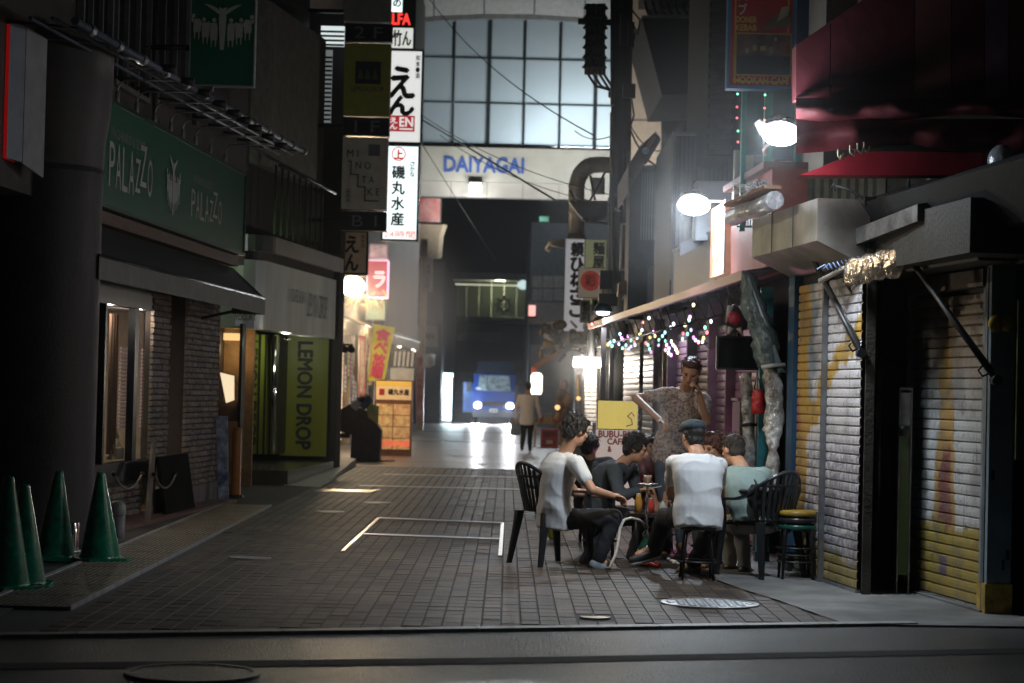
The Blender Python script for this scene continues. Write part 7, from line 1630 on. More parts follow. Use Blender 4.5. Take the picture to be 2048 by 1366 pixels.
MB().cyl(W(1157,750,47), W(1156,800,47), .04, n=8).build('gold_post', mat('gold_post', (.6,.4,.1), .3, .5), t); MB().ell(W(1115,815,47.4), .06).build('lit_ball', emis('orange_glow', (1,.6,.25), 1.2), t); MB().ell(W(1157,797,46.9), .05).build('lit_ball', emis('orange_glow', (1,.6,.25), 1.2), t)
light('stall_light', 'POINT', W(1125,760,46.5), 7, (1,.7,.42), .15)
# white posts and clear curtain by the work lamp
t = thing('white_post', 'pale corrugated post right under the blazing wide lamp', 'post', G(1180,960))
for k in range(26): MB().box(W(1181,740+k*8.2,33.9), (.19,.05,.05)).build('rib', mat('rib_pale', (.5,.47,.45), .5, var=.1), t)
MB().cyl(W(1183,650,34), W(1183,960,34), .05, n=8).build('shaft', WHITE, t)
for x, w__ in ((1205,10), (1222,9)): 
    pl = front(31); t = thing('pale_pillar', 'pale pillar %s of the bar front' % ('left' if x == 1205 else 'right'), 'pillar', pl.p(x,930)); grect(MB(), x-w__/2, 655, x+w__/2, 940, -.1, 0, pl).build('shaft', mat('pillar_pale', (.42,.37,.38), .5, var=.2), t); grect(MB(), x-w__/2-1, 925, x+w__/2+1, 942, -.1, .03, pl).build('foot', MGREY, t)
# cafe boards
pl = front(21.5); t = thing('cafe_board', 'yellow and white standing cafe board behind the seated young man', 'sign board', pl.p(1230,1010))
def pr(x0,y0,x1,y1,d0,d1,nm,m): grect(MB(), x0, y0, x1, y1, d0, d1, pl).build(nm, m, t)
YB = mat('yellow_board', (.8,.64,.12), .5, var=.12, scale=8, emit=(1,.8,.22), es=.42); WB = mat('white_board', (.7,.66,.62), .5, var=.08, emit=(1,.85,.75), es=.28)  # sheets glow in place of the work lamp's light on them
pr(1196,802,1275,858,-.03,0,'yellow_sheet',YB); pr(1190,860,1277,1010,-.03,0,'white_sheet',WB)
pr(1183,845,1190,1005,-.05,.02,'chain_post', mat('chain_pale', (.45,.42,.4), .4, var=.6, scale=60))
PKR = mat('pink_red_print', (.6,.12,.12), .5, var=0)
U = lambda x: pl.uv(x,880)[0]; V = lambda y: pl.uv(1233,y)[1]
text(MB(), 'BUBU-BE', pl, U(1197), U(1262), V(875), V(862), .002, bold=.003).build('lettering', PKR, t); text(MB(), 'CAFE', pl, U(1215), U(1250), V(889), V(877), .002, bold=.003).build('lettering', PKR, t); text(MB(), '&', pl, U(1216), U(1223), V(904), V(893), .002, bold=.003).build('lettering', PKR, t)
mb = MB(); 
for k in range(4): a_ = (U(1250)+.02*k, V(850-12*k)); 
mb.tube([pl.at(U(1252),V(852),.004), pl.at(U(1264),V(848),.004), pl.at(U(1262),V(838),.004), pl.at(U(1254),V(832),.004), pl.at(U(1262),V(824),.004), pl.at(U(1268),V(832),.004)], .006, 5)
mb.build('line_drawing', BLKPR, t)
light('face_fill_light', 'POINT', W(1240,745,17.2), 18, (1,.85,.6), .08)  # unseen fill added to light the standing man
# ================================================================ people
SKIN = mat('skin', (.50,.27,.17), .5, var=.08, scale=12); SKIN2 = mat('skin_tan', (.36,.2,.13), .5, var=.08, scale=12)
HAIRB = mat('hair_black', (.012,.01,.009), .38, var=.3, scale=60, bump=.6, bscale=120); HAIRR = mat('hair_reddish', (.09,.03,.02), .4, var=.3, scale=60, bump=.6, bscale=120); HAIRG = mat('hair_short_brown', (.035,.026,.02), .5, var=.3, scale=60, bump=.5)
TEE = mat('white_cotton', (.68,.69,.70), .85, var=.02, scale=4, bump=.10, bscale=30); DSH = mat('charcoal_shirt_cloth', (.045,.055,.065), .85, var=.2, bump=.3, bscale=9)
GRN = mat('grey_green_cotton', (.24,.32,.305), .85, var=.08, bump=.3, bscale=9); DPA = mat('dark_trouser_cloth', (.018,.018,.024), .85, var=.2, bump=.3, bscale=9); BEI = mat('beige_trouser_cloth', (.26,.25,.23), .85, var=.08, bump=.3, bscale=9)
JEA = mat('denim', (.10,.13,.18), .85, var=.25, bump=.3, bscale=12); SHOE = mat('sneaker_grey', (.22,.25,.28), .5, var=.3); SHOEB = mat('shoe_black', (.02,.02,.02), .4, var=.2); SOLE = mat('shoe_sole', (.5,.5,.48), .6, var=.1)
def patterned():
    m = bpy.data.materials.new('flower_print_cloth'); m.use_nodes = True; n = m.node_tree.nodes; l = m.node_tree.links; b = n['Principled BSDF']; b.inputs['Roughness'].default_value = .85
    g_ = n.new('ShaderNodeTexCoord'); v = n.new('ShaderNodeTexVoronoi'); v.inputs['Scale'].default_value = 75; l.new(g_.outputs['Object'], v.inputs['Vector'])
    cr = n.new('ShaderNodeValToRGB'); e = cr.color_ramp.elements; e[0].position = .25; e[0].color = (.32,.26,.36,1); e[1].position = .42; e[1].color = (.8,.72,.68,1)
    l.new(v.outputs['Distance'], cr.inputs[0]); t = n.new('ShaderNodeTexNoise'); t.inputs['Scale'].default_value = 40; l.new(g_.outputs['Object'], t.inputs['Vector'])
    cr2 = n.new('ShaderNodeValToRGB'); e = cr2.color_ramp.elements; e[0].position = .4; e[0].color = (.42,.30,.33,1); e[1].position = .55; e[1].color = (.85,.78,.7,1); l.new(t.outputs[0], cr2.inputs[0])
    mx = n.new('ShaderNodeMix'); mx.data_type = 'RGBA'; mx.blend_type = 'MULTIPLY'; mx.inputs[0].default_value = .75; l.new(cr2.outputs[0], mx.inputs[6]); l.new(cr.outputs[0], mx.inputs[7]); l.new(mx.outputs[2], b.inputs['Base Color']); return m
PAT = patterned()
def cap(mb, a, b, ra, rb=None, n=12):
    rb = ra if rb is None else rb; a = Vector(a); b = Vector(b)
    mb.ell(a, ra, seg=n, rings=8); mb.ell(b, rb, seg=n, rings=8)
    if (b-a).length > 1e-4: mb.cyl(a, b, ra, rb, n)
    return mb
def organic(name, mb, m, parent, voxel=.009, smooth=4, wr=0.0, ws=9.0, hf=0.0):
    """union of closed volumes remeshed into ONE continuous smooth surface"""
    loc = wloc(parent); me = mb.mesh(name+'_tmp', loc)
    bm = bmesh.new(); bm.from_mesh(me); bmesh.ops.remove_doubles(bm, verts=bm.verts, dist=1e-5); bmesh.ops.recalc_face_normals(bm, faces=bm.faces); bm.to_mesh(me); bm.free()
    ob = bpy.data.objects.new(name+'_tmp', me); col.objects.link(ob)
    rm_ = ob.modifiers.new('r', 'REMESH'); rm_.mode = 'VOXEL'; rm_.voxel_size = voxel; rm_.use_smooth_shade = True
    sm_ = ob.modifiers.new('s', 'SMOOTH'); sm_.factor = .5; sm_.iterations = smooth
    dg = bpy.context.evaluated_depsgraph_get(); ev = ob.evaluated_get(dg); out = bpy.data.meshes.new_from_object(ev)
    bpy.data.objects.remove(ob); bpy.data.meshes.remove(me)
    if wr or hf:
        out.calc_loop_triangles() if False else None
        ns = [v.normal.copy() for v in out.vertices]
        for v, nn in zip(out.vertices, ns):
            p = v.co; d = 0
            if wr: q = p+Vector((pnoise(p*3), pnoise(p*3+Vector((7,0,0))), 0))*.12; d += wr*((1-abs(pnoise(Vector(((q.x+q.z*.5)*ws, q.y*ws, (q.z-q.x*.5)*ws*.6)))))**3*1.5-.7)
            if hf: d += hf*pnoise(Vector((p.x*55, p.y*55, p.z*22)))+hf*.8*pnoise(p*24)
            v.co = p+nn*d
    out.materials.clear(); out.materials.append(m); out.name = name
    out.polygons.foreach_set('use_smooth', [True]*len(out.polygons))
    o = bpy.data.objects.new(name, out); col.objects.link(o); o.parent = parent; return o
def frame_of(fwd, up=UP):
    f = Vector(fwd).normalized(); s = f.cross(up).normalized(); u = s.cross(f).normalized()
    return s, f, u, Matrix((s, f, u)).transposed()      # columns side(right), forward, up
def head_prims(mb, c, fwd, k=1.0, up=UP):
    s, f, u, R = frame_of(fwd, up)
    P = lambda a, b, d: c+(s*a+f*b+u*d)*k
    mb.ell(P(0,-.008,.028), .074*k, .094*k, .088*k, R, 16, 12); mb.ell(P(0,.022,-.045), .056*k, .066*k, .072*k, R, 16, 12)
    mb.ell(P(0,.055,-.085), .026*k, .028*k, .024*k, R)                                        # chin
    cap(mb, P(0,.086,.012), P(0,.104,-.022), .010*k, .015*k)                                  # nose
    mb.ell(P(0,.086,-.052), .026*k, .012*k, .010*k, R)                                        # lips
    for q in (-1, 1):
        mb.ell(P(q*.076,-.005,-.008), .010*k, .020*k, .032*k, R); mb.ell(P(q*.03,.076,.022), .022*k, .016*k, .009*k, R); mb.ell(P(q*.04,.062,-.02), .02*k, .018*k, .02*k, R)
def hand_prims(mb, w_, d, nrm, k=1.0, curl=.5, thumb=1):
    """wrist w_, direction d, palm normal nrm (the side the fingers close towards)"""
    d = Vector(d).normalized(); nrm = Vector(nrm); nrm = (nrm-d*nrm.dot(d)).normalized(); s = d.cross(nrm)
    R = Matrix((s, d, nrm)).transposed(); mb.ell(w_+d*.045*k, .040*k, .055*k, .017*k, R)
    for i, L in enumerate((.070, .078, .073, .056)):
        b = w_+d*.085*k+s*(-.030+.020*i)*k; a1 = curl*.7; m1 = b+(d*math.cos(a1)+nrm*math.sin(a1))*L*.5*k; a2 = curl*1.7; m2 = m1+(d*math.cos(a2)+nrm*math.sin(a2))*L*.5*k
        cap(mb, b-d*.02, b, .0095*k); cap(mb, b, m1, .0092*k, .0085*k, 8); cap(mb, m1, m2, .0085*k, .007*k, 8)
    b = w_+d*.02*k-s*.03*k*thumb; m1 = b+(d*.6-s*.75*thumb+nrm*.3).normalized()*.042*k; m2 = m1+(d*.9-s*.1*thumb+nrm*.35).normalized()*.032*k
    cap(mb, b, m1, .013*k, .010*k, 8); cap(mb, m1, m2, .010*k, .008*k, 8)
def torso_rings(N, H, s, f, k=1.0, grow=0.0, slump=.04, lo=-.06, top=1.0, wsc=1.0):
    prof = [(lo,.155,.115),(0,.17,.125),(.12,.168,.122),(.3,.15,.11),(.5,.158,.115),(.68,.172,.122),(.82,.178,.112),(.92,.155,.092),(.98,.09,.07),(1.04,.058,.058)]
    rings = []; ax = (N-H)
    for t, rx, ry in prof:
        if t > top: break
        c = H+ax*t - f*(slump*4*t*(1-t) if 0 < t < 1 else 0)
        rx = rx*k*wsc+grow; ry = ry*k+grow
        rings.append([c+s*rx*math.cos(a)*(1)+f*ry*math.sin(a) for a in [2*math.pi*i/20 for i in range(20)]])
    return rings
def person(label, J, face, body_f, shirt, trouser, skin=SKIN, hair=HAIRB, k=1.0, sleeve='short', shoe=SHOEB, hairstyle='full', feetdir=None, curl=(.5,.5), voxel=.009, legs=True, group=None, slump=.04, hem=.0, lean_up=UP, hands=True, coarse=False, wsc=1.0, palm=None):
    P = {n_: W(*v) for n_, v in J.items()}
    base = Vector((P['hip'].x, P['hip'].y, 0)); t = thing('person', label, 'person', base, group)
    s, f, u, R = frame_of(body_f); N, H = P['neck'], P['hip']
    for q, n_ in ((1,'R'), (-1,'L')):
        if 'sh'+n_ not in P: P['sh'+n_] = N+s*q*.185*k-UP*.03
    ss = (P['shR']-P['shL']).normalized(); fb = Vector((N-H)).normalized(); f2 = fb.cross(ss).normalized(); f2 = f2 if f2.dot(f) > 0 else -f2
    body = MB(); head_prims(body, P['head'], face, k, lean_up); fs, ff, fu, FR = frame_of(face, lean_up)
    cap(body, N+UP*.0, P['head']-fu*.06*k-ff*.015, .058*k, .052*k)
    body.loft(torso_rings(N, H, ss, f2, k, -.012, slump))
    sl = MB(); sl.loft(torso_rings(N, H, ss, f2, k, .022, slump, lo=-.1-hem, top=.985, wsc=wsc))
    for q, n_ in ((1,'R'), (-1,'L')):
        S, E, Hd = P['sh'+n_], P['el'+n_], P['ha'+n_]
        cap(body, S, E, .046*k, .038*k); cap(body, E, Hd, .038*k, .026*k)
        if hands: hand_prims(body, Hd, Hd-E, (palm or {}).get(n_, f2*.6-UP*.8), k, curl[0 if n_ == 'R' else 1], thumb=q)
        cap(sl, N-UP*.05*k, S, .062*k, .068*k); fr_ = .55 if sleeve == 'short' else 1.0
        e_ = S.lerp(E, fr_); cap(sl, S, e_, .066*k, .058*k if sleeve == 'short' else .052*k)
        if sleeve == 'long': cap(sl, E, E.lerp(Hd,.88), .052*k, .040*k)
    tr = MB()
    if legs:
        for q, n_ in ((1,'R'), (-1,'L')):
            h_ = H+ss*q*.088*k-fb*.02; K, A = P['kn'+n_], P['an'+n_]
            cap(body, h_, K, .075*k, .050*k); cap(body, K, A, .048*k, .034*k)
            cap(tr, h_, K, .090*k, .070*k); cap(tr, K, A.lerp(K,.06), .068*k, .054*k)
            fd = Vector((feetdir or {}).get(n_, f2)); fd.z = (feetdir or {}).get('z', -.18) if not feetdir else fd.z; fd = fd.normalized()
            cap(body, A, A+fd*.12*k-UP*.03, .034*k, .028*k)
        tr.loft(torso_rings(N, H, ss, f2, k, -.022, slump, lo=-.10, top=.08))
    vx = voxel
    organic('body', body, skin, t, vx, 3)
    organic('shirt', sl, shirt, t, vx*1.3, 5, wr=.009, ws=5.5)
    if legs:
        organic('trousers', tr, trouser, t, vx*1.3, 5, wr=.007)
        for n_ in 'RL':
            A = P['an'+n_]; fd = Vector((feetdir or {}).get(n_, f2)).normalized(); m_ = MB(); c = A-UP*.035*k
            cap(m_, c-fd*.03, c+fd*.09*k-UP*.018, .046*k, .042*k); cap(m_, c+fd*.09*k-UP*.018, c+fd*.16*k-UP*.03, .042*k, .034*k); cap(m_, c, c+UP*.03, .045*k, .043*k)
            o = organic('shoe', m_, shoe, t, .009, 3); m2 = MB(); cap(m2, c-fd*.04-UP*.035, c+fd*.16*k-UP*.05, .035*k, .030*k); organic('sole', m2, SOLE, o, .012, 3)
    # hair
    hb = MB(); c = P['head']; Q = lambda a, b, d: c+(fs*a+ff*b+fu*d)*k
    if hairstyle == 'full':
        hb.ell(Q(0,-.022,.048), .090*k, .105*k, .090*k, FR, 16, 12); hb.ell(Q(0,-.055,-.015), .078*k, .058*k, .075*k, FR, 14, 10); hb.ell(Q(0,.055,.078), .065*k, .04*k, .03*k, FR)
        for q in (-1, 1): hb.ell(Q(q*.072,.0,.02), .02*k, .05*k, .045*k, FR)
    elif hairstyle in ('short', 'capped'):
        hb.ell(Q(0,-.022,.040), .082*k, .098*k, .084*k, FR, 16, 12); hb.ell(Q(0,-.05,-.02), .070*k, .055*k, .06*k, FR, 14, 10)
    elif hairstyle == 'quiff':
        hb.ell(Q(0,-.025,.050), .082*k, .095*k, .080*k, FR, 16, 12); hb.ell(Q(.0,.035,.10), .068*k, .05*k, .032*k, FR); hb.ell(Q(0,-.05,-.01), .070*k, .05*k, .055*k, FR)
    for q in (-1, 1):
        MB().ell(Q(q*.031,.081,.008), .012*k, .006*k, .006*k, FR, 8, 6).build('eye', mat('eye_dark', (.03,.02,.018), .2, var=0), t)
        MB().ell(Q(q*.033,.086,.026), .018*k, .006*k, .004*k, FR, 8, 6).build('eyebrow', hair, t)
    MB().ell(Q(0,.096,-.052), .020*k, .005*k, .005*k, FR, 8, 6).build('mouth', mat('lips', (.25,.09,.07), .5, var=0), t)
    organic('hair', hb, hair, t, .010, 2, hf=.013 if hairstyle == 'full' else .006)
    if hairstyle == 'capped': return t, P, (fs, ff, fu)
    tf = MB(); rr_ = random.Random(int(P['head'].x*1000)); L_ = .045 if hairstyle == 'full' else .022
    for _ in range(260 if hairstyle != 'short' else 140):
        a = rr_.uniform(0, 2*math.pi); z_ = rr_.uniform(-.45, .98) if hairstyle != 'short' else rr_.uniform(-.1,.95); r0 = math.sqrt(max(0,1-z_*z_)); sx_, sy_ = math.cos(a), math.sin(a)
        if sy_*r0 > .55 and z_ < .35: continue
        p0 = Q(.090*r0*sx_*.97, -.022+.105*r0*sy_*.97, .048+.090*z_*.97); out_ = (fs*sx_*r0+ff*sy_*r0+fu*z_); dn = (-fu*.8*(1-max(0,z_))+ff*.25*rr_.uniform(-1,1)+fs*rr_.uniform(-.6,.6)+(ff*.5 if z_ > .5 else ff*0)); d_ = (dn+out_*.35).normalized(); w_ = out_.cross(d_).normalized()*.006*k
        p1_ = p0+d_*L_*k*rr_.uniform(.6,1.3); tf.add([p0-w_, p0+w_, p1_, p0+out_*.006], [(0,1,2),(0,2,3),(1,3,2)])
    o_ = tf.build('hair_tufts', hair, t); o_['kind'] = 'stuff'
    return t, P, (fs, ff, fu)
def V3(*a): return Vector(a)
# seated man in white T-shirt on the left
p1, P1, _ = person('young man in white T-shirt and dark trousers sitting in the left plastic armchair', dict(head=(1152,861,17.62), neck=(1131,905,17.65), hip=(1112,1032,17.7), shR=(1152,928,17.42), shL=(1107,921,17.95), elR=(1184,980,17.32), haR=(1226,992,17.45), elL=(1150,985,18.15), haL=(1215,990,18.1), knR=(1228,1036,17.62), knL=(1222,1040,18.0), anR=(1196,1122,17.62), anL=(1168,1128,18.05)),
    (.8,.5,-.22), (.85,.5,0), TEE, DPA, shoe=SHOE, k=1.08, slump=.05, curl=(.9,.9), feetdir={'R':(.85,.1,-.1),'L':(.8,.3,-.1)}, hem=.1, voxel=.0085)
# young man leaning forward
p2, P2, _ = person('young man with bowl haircut in a dark grey shirt leaning forward over a phone', dict(head=(1272,897,18.75), neck=(1246,926,18.8), hip=(1200,1026,18.9), shR=(1228,940,18.6), shL=(1262,936,19.05), elR=(1240,992,18.45), haR=(1278,982,18.5), elL=(1275,990,18.95), haL=(1290,978,18.75), knR=(1290,1036,18.6), knL=(1296,1036,19.0), anR=(1262,1120,18.55), anL=(1275,1118,18.95)),
    (.97,-.1,-.3), (1,.05,0), DSH, DPA, sleeve='long', k=1.06, slump=.07, curl=(1,1), hem=.06, shoe=SHOE, lean_up=Vector((.2,0,1)))
MB().box(P2['haL']+V3(.03,-.02,.05), (.075,.012,.15), Euler((.6,0,.3))).build('phone', BLK, None) if False else None
ph = P2['haR'].lerp(P2['haL'],.5)+V3(.1,0,.03); t = thing('phone', 'pale phone held low by the young man in dark grey', 'phone', ph); MB().box(ph, (.14,.075,.009), Euler((.15,-.2,0))).build('body', mat('phone_pale', (.4,.42,.42), .2, var=.1), t); MB().box(ph+V3(0,0,.0065), (.13,.066,.003), Euler((.15,-.2,0))).build('screen', BLK, t)
# standing man on the phone
p3, P3_, fr3 = person('standing man in patterned short sleeved shirt holding a phone to his ear', dict(head=(1381,744,19.35), neck=(1371,778,19.55), hip=(1346,905,19.75), shR=(1328,790,19.5), shL=(1408,800,19.55), elR=(1271,796,19.4), haR=(1322,842,19.0), elL=(1414,844,19.3), haL=(1398,786,19.15), knR=(1330,995,19.65), knL=(1366,995,19.6), anR=(1332,1085,19.85), anL=(1362,1085,19.7)),
    (-.18,-.85,-.5), (-.1,-1,0), PAT, JEA, skin=SKIN, hair=HAIRR, hairstyle='quiff', k=1.06, slump=.0, hem=.06, curl=(.5,1.3), palm={'L':V3(-.9,0,.1),'R':V3(-.5,0,-.8)}, voxel=.008, lean_up=Vector((.16,0,1)))
ph = P3_['haL']+V3(-.035,-.03,.07); t = thing('phone', 'dark phone at the ear of the standing man', 'phone', ph); MB().box(ph, (.012,.075,.14), Euler((.2,.35,0))).build('body', BLK, t); MB().box(ph+V3(-.008,0,0), (.003,.066,.125), Euler((.2,.35,0))).build('screen', mat('phone_dark', (.02,.02,.025), .1), t)
# man in the flat cap
p4, P4_, fr4 = person('man in white T-shirt and dark flat cap sitting on a stool, seen from behind', dict(head=(1386,874,16.95), neck=(1395,908,16.85), hip=(1397,1032,16.75), shR=(1438,932,16.9), shL=(1349,928,16.9), elR=(1440,992,17.1), haR=(1415,1000,17.35), elL=(1341,985,17.1), haL=(1352,1002,17.38), knR=(1420,1052,17.25), knL=(1330,1034,17.2), anR=(1385,1132,17.35), anL=(1306,1096,17.3)),
    (-.35,.9,-.12), (-.08,1,0), TEE, DPA, k=1.08, slump=.03, hem=.1, wsc=1.0, feetdir={'R':(-.6,.5,-.1),'L':(-.95,-.2,-.2)}, shoe=SHOEB, hairstyle='capped', curl=(1,1), voxel=.0085)
fs, ff, fu = fr4; c = P4_['head']; FR = Matrix((fs, ff, fu)).transposed(); cb = MB()
cb.ell(c+fu*.082-ff*.006, .108, .132, .062, FR, 18, 10); cb.ell(c+fu*.064+ff*.115, .078, .075, .018, FR, 16, 8)
organic('flat_cap', cb, mat('cap_dark_teal', (.02,.035,.045), .8, var=.15, bump=.2), p4, .009, 3)
# man in grey green shirt
p5, P5_, _ = person('man in grey green shirt and beige trousers with a black shoulder bag', dict(head=(1466,900,17.55), neck=(1484,936,17.4), hip=(1512,1040,17.15), shR=(1526,952,17.3), shL=(1452,952,17.5), elR=(1520,1010,17.5), haR=(1470,1020,17.75), elL=(1446,1005,17.7), haL=(1440,1020,17.95), knR=(1482,1050,17.6), knL=(1456,1048,17.75), anR=(1490,1135,17.55), anL=(1460,1130,17.8)),
    (-.55,.8,-.25), (-.35,.95,0), GRN, BEI, hairstyle='short', hair=HAIRG, k=1.08, slump=.08, hem=.03, wsc=1.05, curl=(1,1))
MB().tube([P5_['shR']+V3(-.04,-.08,.03), P5_['shR']+V3(.02,-.16,-.12), W(1530,985,17.0)], .012, 6).build('strap', BLK, None) if False else None
bg_ = thing('shoulder_bag', 'black shoulder bag at the hip of the man in grey green', 'bag', W(1530,1010,16.95)); m_ = MB(); a = W(1515,985,16.98); cap(m_, a, W(1548,988,17.0), .075, .07); cap(m_, a-UP*.06, W(1548,1002,17.0), .08, .075)
organic('bag_body', m_, mat('bag_black', (.018,.018,.02), .4, var=.2), bg_, .01, 3, wr=.009, ws=5.5)
MB().tube([W(1488,940,17.2), W(1505,955,17.12), W(1522,980,17.0)], .010, 6).build('strap', BLK, bg_); MB().tube([W(1452,985,17.3), W(1485,982,17.05), W(1515,985,16.98)], .016, 6).build('strap', BLK, bg_)
MB().box(W(1525,978,16.9), (.07,.01,.02)).build('buckle', GALV, bg_)
# people behind
person('person with reddish hair seated behind the capped man', dict(head=(1428,896,18.4), neck=(1420,925,18.4), hip=(1420,1030,18.5), elR=(1395,985,18.2), haR=(1390,1010,18.0), elL=(1445,985,18.3), haL=(1430,1010,18.0), knR=(1400,1040,18.0), knL=(1432,1040,18.0), anR=(1400,1120,18.0), anL=(1430,1120,18.0)), (-.7,-.5,-.2), (-.3,-1,0), mat('dark_plum_cloth', (.05,.03,.04), .85, var=.2), DPA, hair=HAIRR, k=1.04, hands=True, voxel=.011)
person('person in a maroon top half hidden behind the leaning young man', dict(head=(1313,893,19.9), neck=(1316,920,19.9), hip=(1318,1020,20), elR=(1302,975,19.7), haR=(1310,1000,19.5), elL=(1335,975,19.7), haL=(1330,1000,19.5), knR=(1308,1030,19.5), knL=(1330,1030,19.5), anR=(1308,1105,19.5), anL=(1330,1105,19.5)), (-.8,-.4,-.1), (-.2,-1,0), mat('maroon_cloth', (.16,.02,.03), .85, var=.2, bump=.2), DPA, k=1.0, voxel=.011)
person('person in black half hidden behind the man in the white T-shirt', dict(head=(1180,893,20.6), neck=(1182,918,20.6), hip=(1186,1015,20.7), elR=(1168,970,20.4), haR=(1176,995,20.2), elL=(1200,970,20.4), haL=(1198,995,20.2), knR=(1176,1020,20.2), knL=(1200,1020,20.2), anR=(1176,1095,20.2), anL=(1200,1095,20.2)), (.5,.9,-.1), (.3,1,0), mat('black_cloth', (.02,.02,.022), .85, var=.2), DPA, k=.98, voxel=.011)
# pedestrian
pz = 51.5; zz = W(1050,905,pz).z
p9, P9, _ = person('pedestrian in a white shirt and dark trousers walking away towards the truck', dict(head=(1057,774,pz), neck=(1056,789,pz), hip=(1055,842,pz), shR=(1071,794,pz), shL=(1040,794,pz), elR=(1078,816,pz), haR=(1081,836,pz+.1), elL=(1033,816,pz), haL=(1031,838,pz-.1), knR=(1060,868,pz+.1), knL=(1047,868,pz-.05), anR=(1060,896,pz+.2), anL=(1044,893,pz-.3)), (0,1,-.1), (0,1,0), mat('white_shirt_cloth', (.86,.84,.88), .8, var=.04), DPA, sleeve='long', hairstyle='short', k=1.0, slump=0, hem=.06, voxel=.014)
bgp = thing('tote_bag', 'pale blue bag in the left hand of the pedestrian', 'bag', P9['haL']-UP*.35); MB().box(P9['haL']-UP*.25, (.26,.12,.28)).build('bag_body', mat('tote_blue', (.2,.28,.4), .7, var=.2), bgp, bevel=.03); MB().tube([P9['haL']-UP*.12-V3(.08,0,0), P9['haL']-UP*.02, P9['haL']-UP*.12+V3(.08,0,0)], .01, 5).build('handle', BLK, bgp)
# ================================================================ chairs and stools
CHP = mat('black_plastic', (.014,.017,.019), .32, var=.15)
def plastic_chair(label, pos, rz, tilt=0.0):
    t = thing('plastic_chair', label, 'chair', pos, 'black plastic armchairs'); t.rotation_euler = (0, tilt, rz)
    def put(nm, mb, par=t): me = mb.mesh(nm); me.materials.append(CHP); return place(None, nm, me, par)
    def bp(a, z): return Vector((-.20+.10*a*a-.26*(z-.43), .245*a*(1-.25*max(0,(.6-z))/.2*.6), z))
    st = MB(); st.grid(lambda i, j: Vector((-.2+.44*i, (-.22+.44*j)*(1-.06*(1-i)), .44-.025*math.sin(math.pi*i)*math.sin(math.pi*j)-.03*(i > .97))), 14, 10)
    st.grid(lambda i, j: Vector((-.2+.44*i, (-.22+.44*(1-j))*(1-.06*(1-i)), .425-.025*math.sin(math.pi*i)*math.sin(math.pi*j))), 14, 10)
    st.tube([(.24,-.22,.43),(.24,.22,.43)], .014, 8); put('seat', st)
    top = [bp(a, .86-.13*a*a) for a in [-1+.125*i for i in range(17)]]
    fr_ = MB(); fr_.tube([bp(-.82,.45)]+[bp(-.97,.6)]+top+[bp(.97,.6)]+[bp(.82,.45)], .017, 8)
    for z in (.47, .75): fr_.tube([bp(a, z) for a in [-.93+.155*i for i in range(13)]], .013, 6)
    put('back_frame', fr_)
    for i in range(9):
        a = -.8+.2*i; m_ = MB(); w_ = .068
        vs = []; zs = [.45,.55,.65,.75,.86-.13*a*a-.01]
        for z in zs:
            p = bp(a*(.8+.2*(z-.45)/.4), z); q = bp(a*(.8+.2*(z-.45)/.4)+w_*1.25, z); vs += [p, q, q+Vector((-.012,0,0)), p+Vector((-.012,0,0))]
        m_.loft([vs[4*k:4*k+4] for k in range(len(zs))], smooth=False); put('back_slat', m_)
    for s_ in (-1, 1):
        put('leg', MB().loft([[Vector((x+dx, s_*(y+dy), z)) for dx, dy in ((-w_,-w_*.6),(w_,-w_*.6),(w_,w_*.6),(-w_,w_*.6))] for x, y, z, w_ in ((-.19,.20,.45,.035),(-.22,.22,.25,.028),(-.26,.245,.0,.02))], False))
        put('leg', MB().loft([[Vector((x+dx, s_*(y+dy), z)) for dx, dy in ((-w_,-w_*.6),(w_,-w_*.6),(w_,w_*.6),(-w_,w_*.6))] for x, y, z, w_ in ((.19,.265,.63,.022),(.20,.25,.44,.035),(.22,.25,.25,.028),(.25,.26,.0,.02))], False))
        ar = [bp(s_*.98,.73), Vector((-.13,s_*.275,.68)), Vector((.0,s_*.285,.645)), Vector((.14,s_*.28,.64)), Vector((.21,s_*.265,.62))]
        m_ = MB(); m_.loft([[p+Vector((0,-.03*s_,0)), p+Vector((0,.03*s_,0)), p+Vector((0,.03*s_,-.022)), p+Vector((0,-.03*s_,-.022))] for p in ar], False); put('armrest', m_)
    return t
g1 = G(1092,1135); plastic_chair('black plastic armchair under the man in the white T-shirt, nearest the left', (g1.x+.04, g1.y+.22, .01), math.radians(32))
g2 = W(1545,1150,17.0); plastic_chair('black plastic armchair behind the man in grey green, beside the stool stack', (g2.x-.08, 17.15, .01), math.radians(128), 0)
def stool(label, x, y, z, m, h=.43, group='round seated metal stools', r=.155):
    t = thing('stool', label, 'stool', (x,y,z), group)
    def put(nm, mb, mm): me = mb.mesh(nm); me.materials.append(mm); place(None, nm, me, t)
    put('seat', MB().lathe((0,0,0), [(0,h+.012),(r*.9,h+.012),(r,h),(r,h-.03),(r*.9,h-.035),(0,h-.035)][::-1], 24), m)
    for i in range(4):
        a = math.pi/4+i*math.pi/2; q = Vector((math.cos(a), math.sin(a), 0)); put('leg', MB().tube([q*(r*.5)+UP*(h-.04), q*(r*.85)+UP*(h-.06), q*(r*1.0)+UP*(h*.5), q*(r*1.12)], .011, 8), DARKM)
    put('ring', MB().tube([Vector((math.cos(a)*r*1.0, math.sin(a)*r*1.0, .14)) for a in [2*math.pi*i/20 for i in range(21)]], .008, 6), DARKM); return t
SEATG = mat('stool_seat_green', (.01,.06,.045), .25, var=.15); SEATY = mat('stool_seat_yellow', (.35,.22,.03), .35, var=.3); SEATB = mat('stool_seat_black', (.02,.02,.02), .3, var=.15)
g_ = G(1396,1163); stool('dark stool under the man in the flat cap', g_.x, 16.78, .01, SEATB)
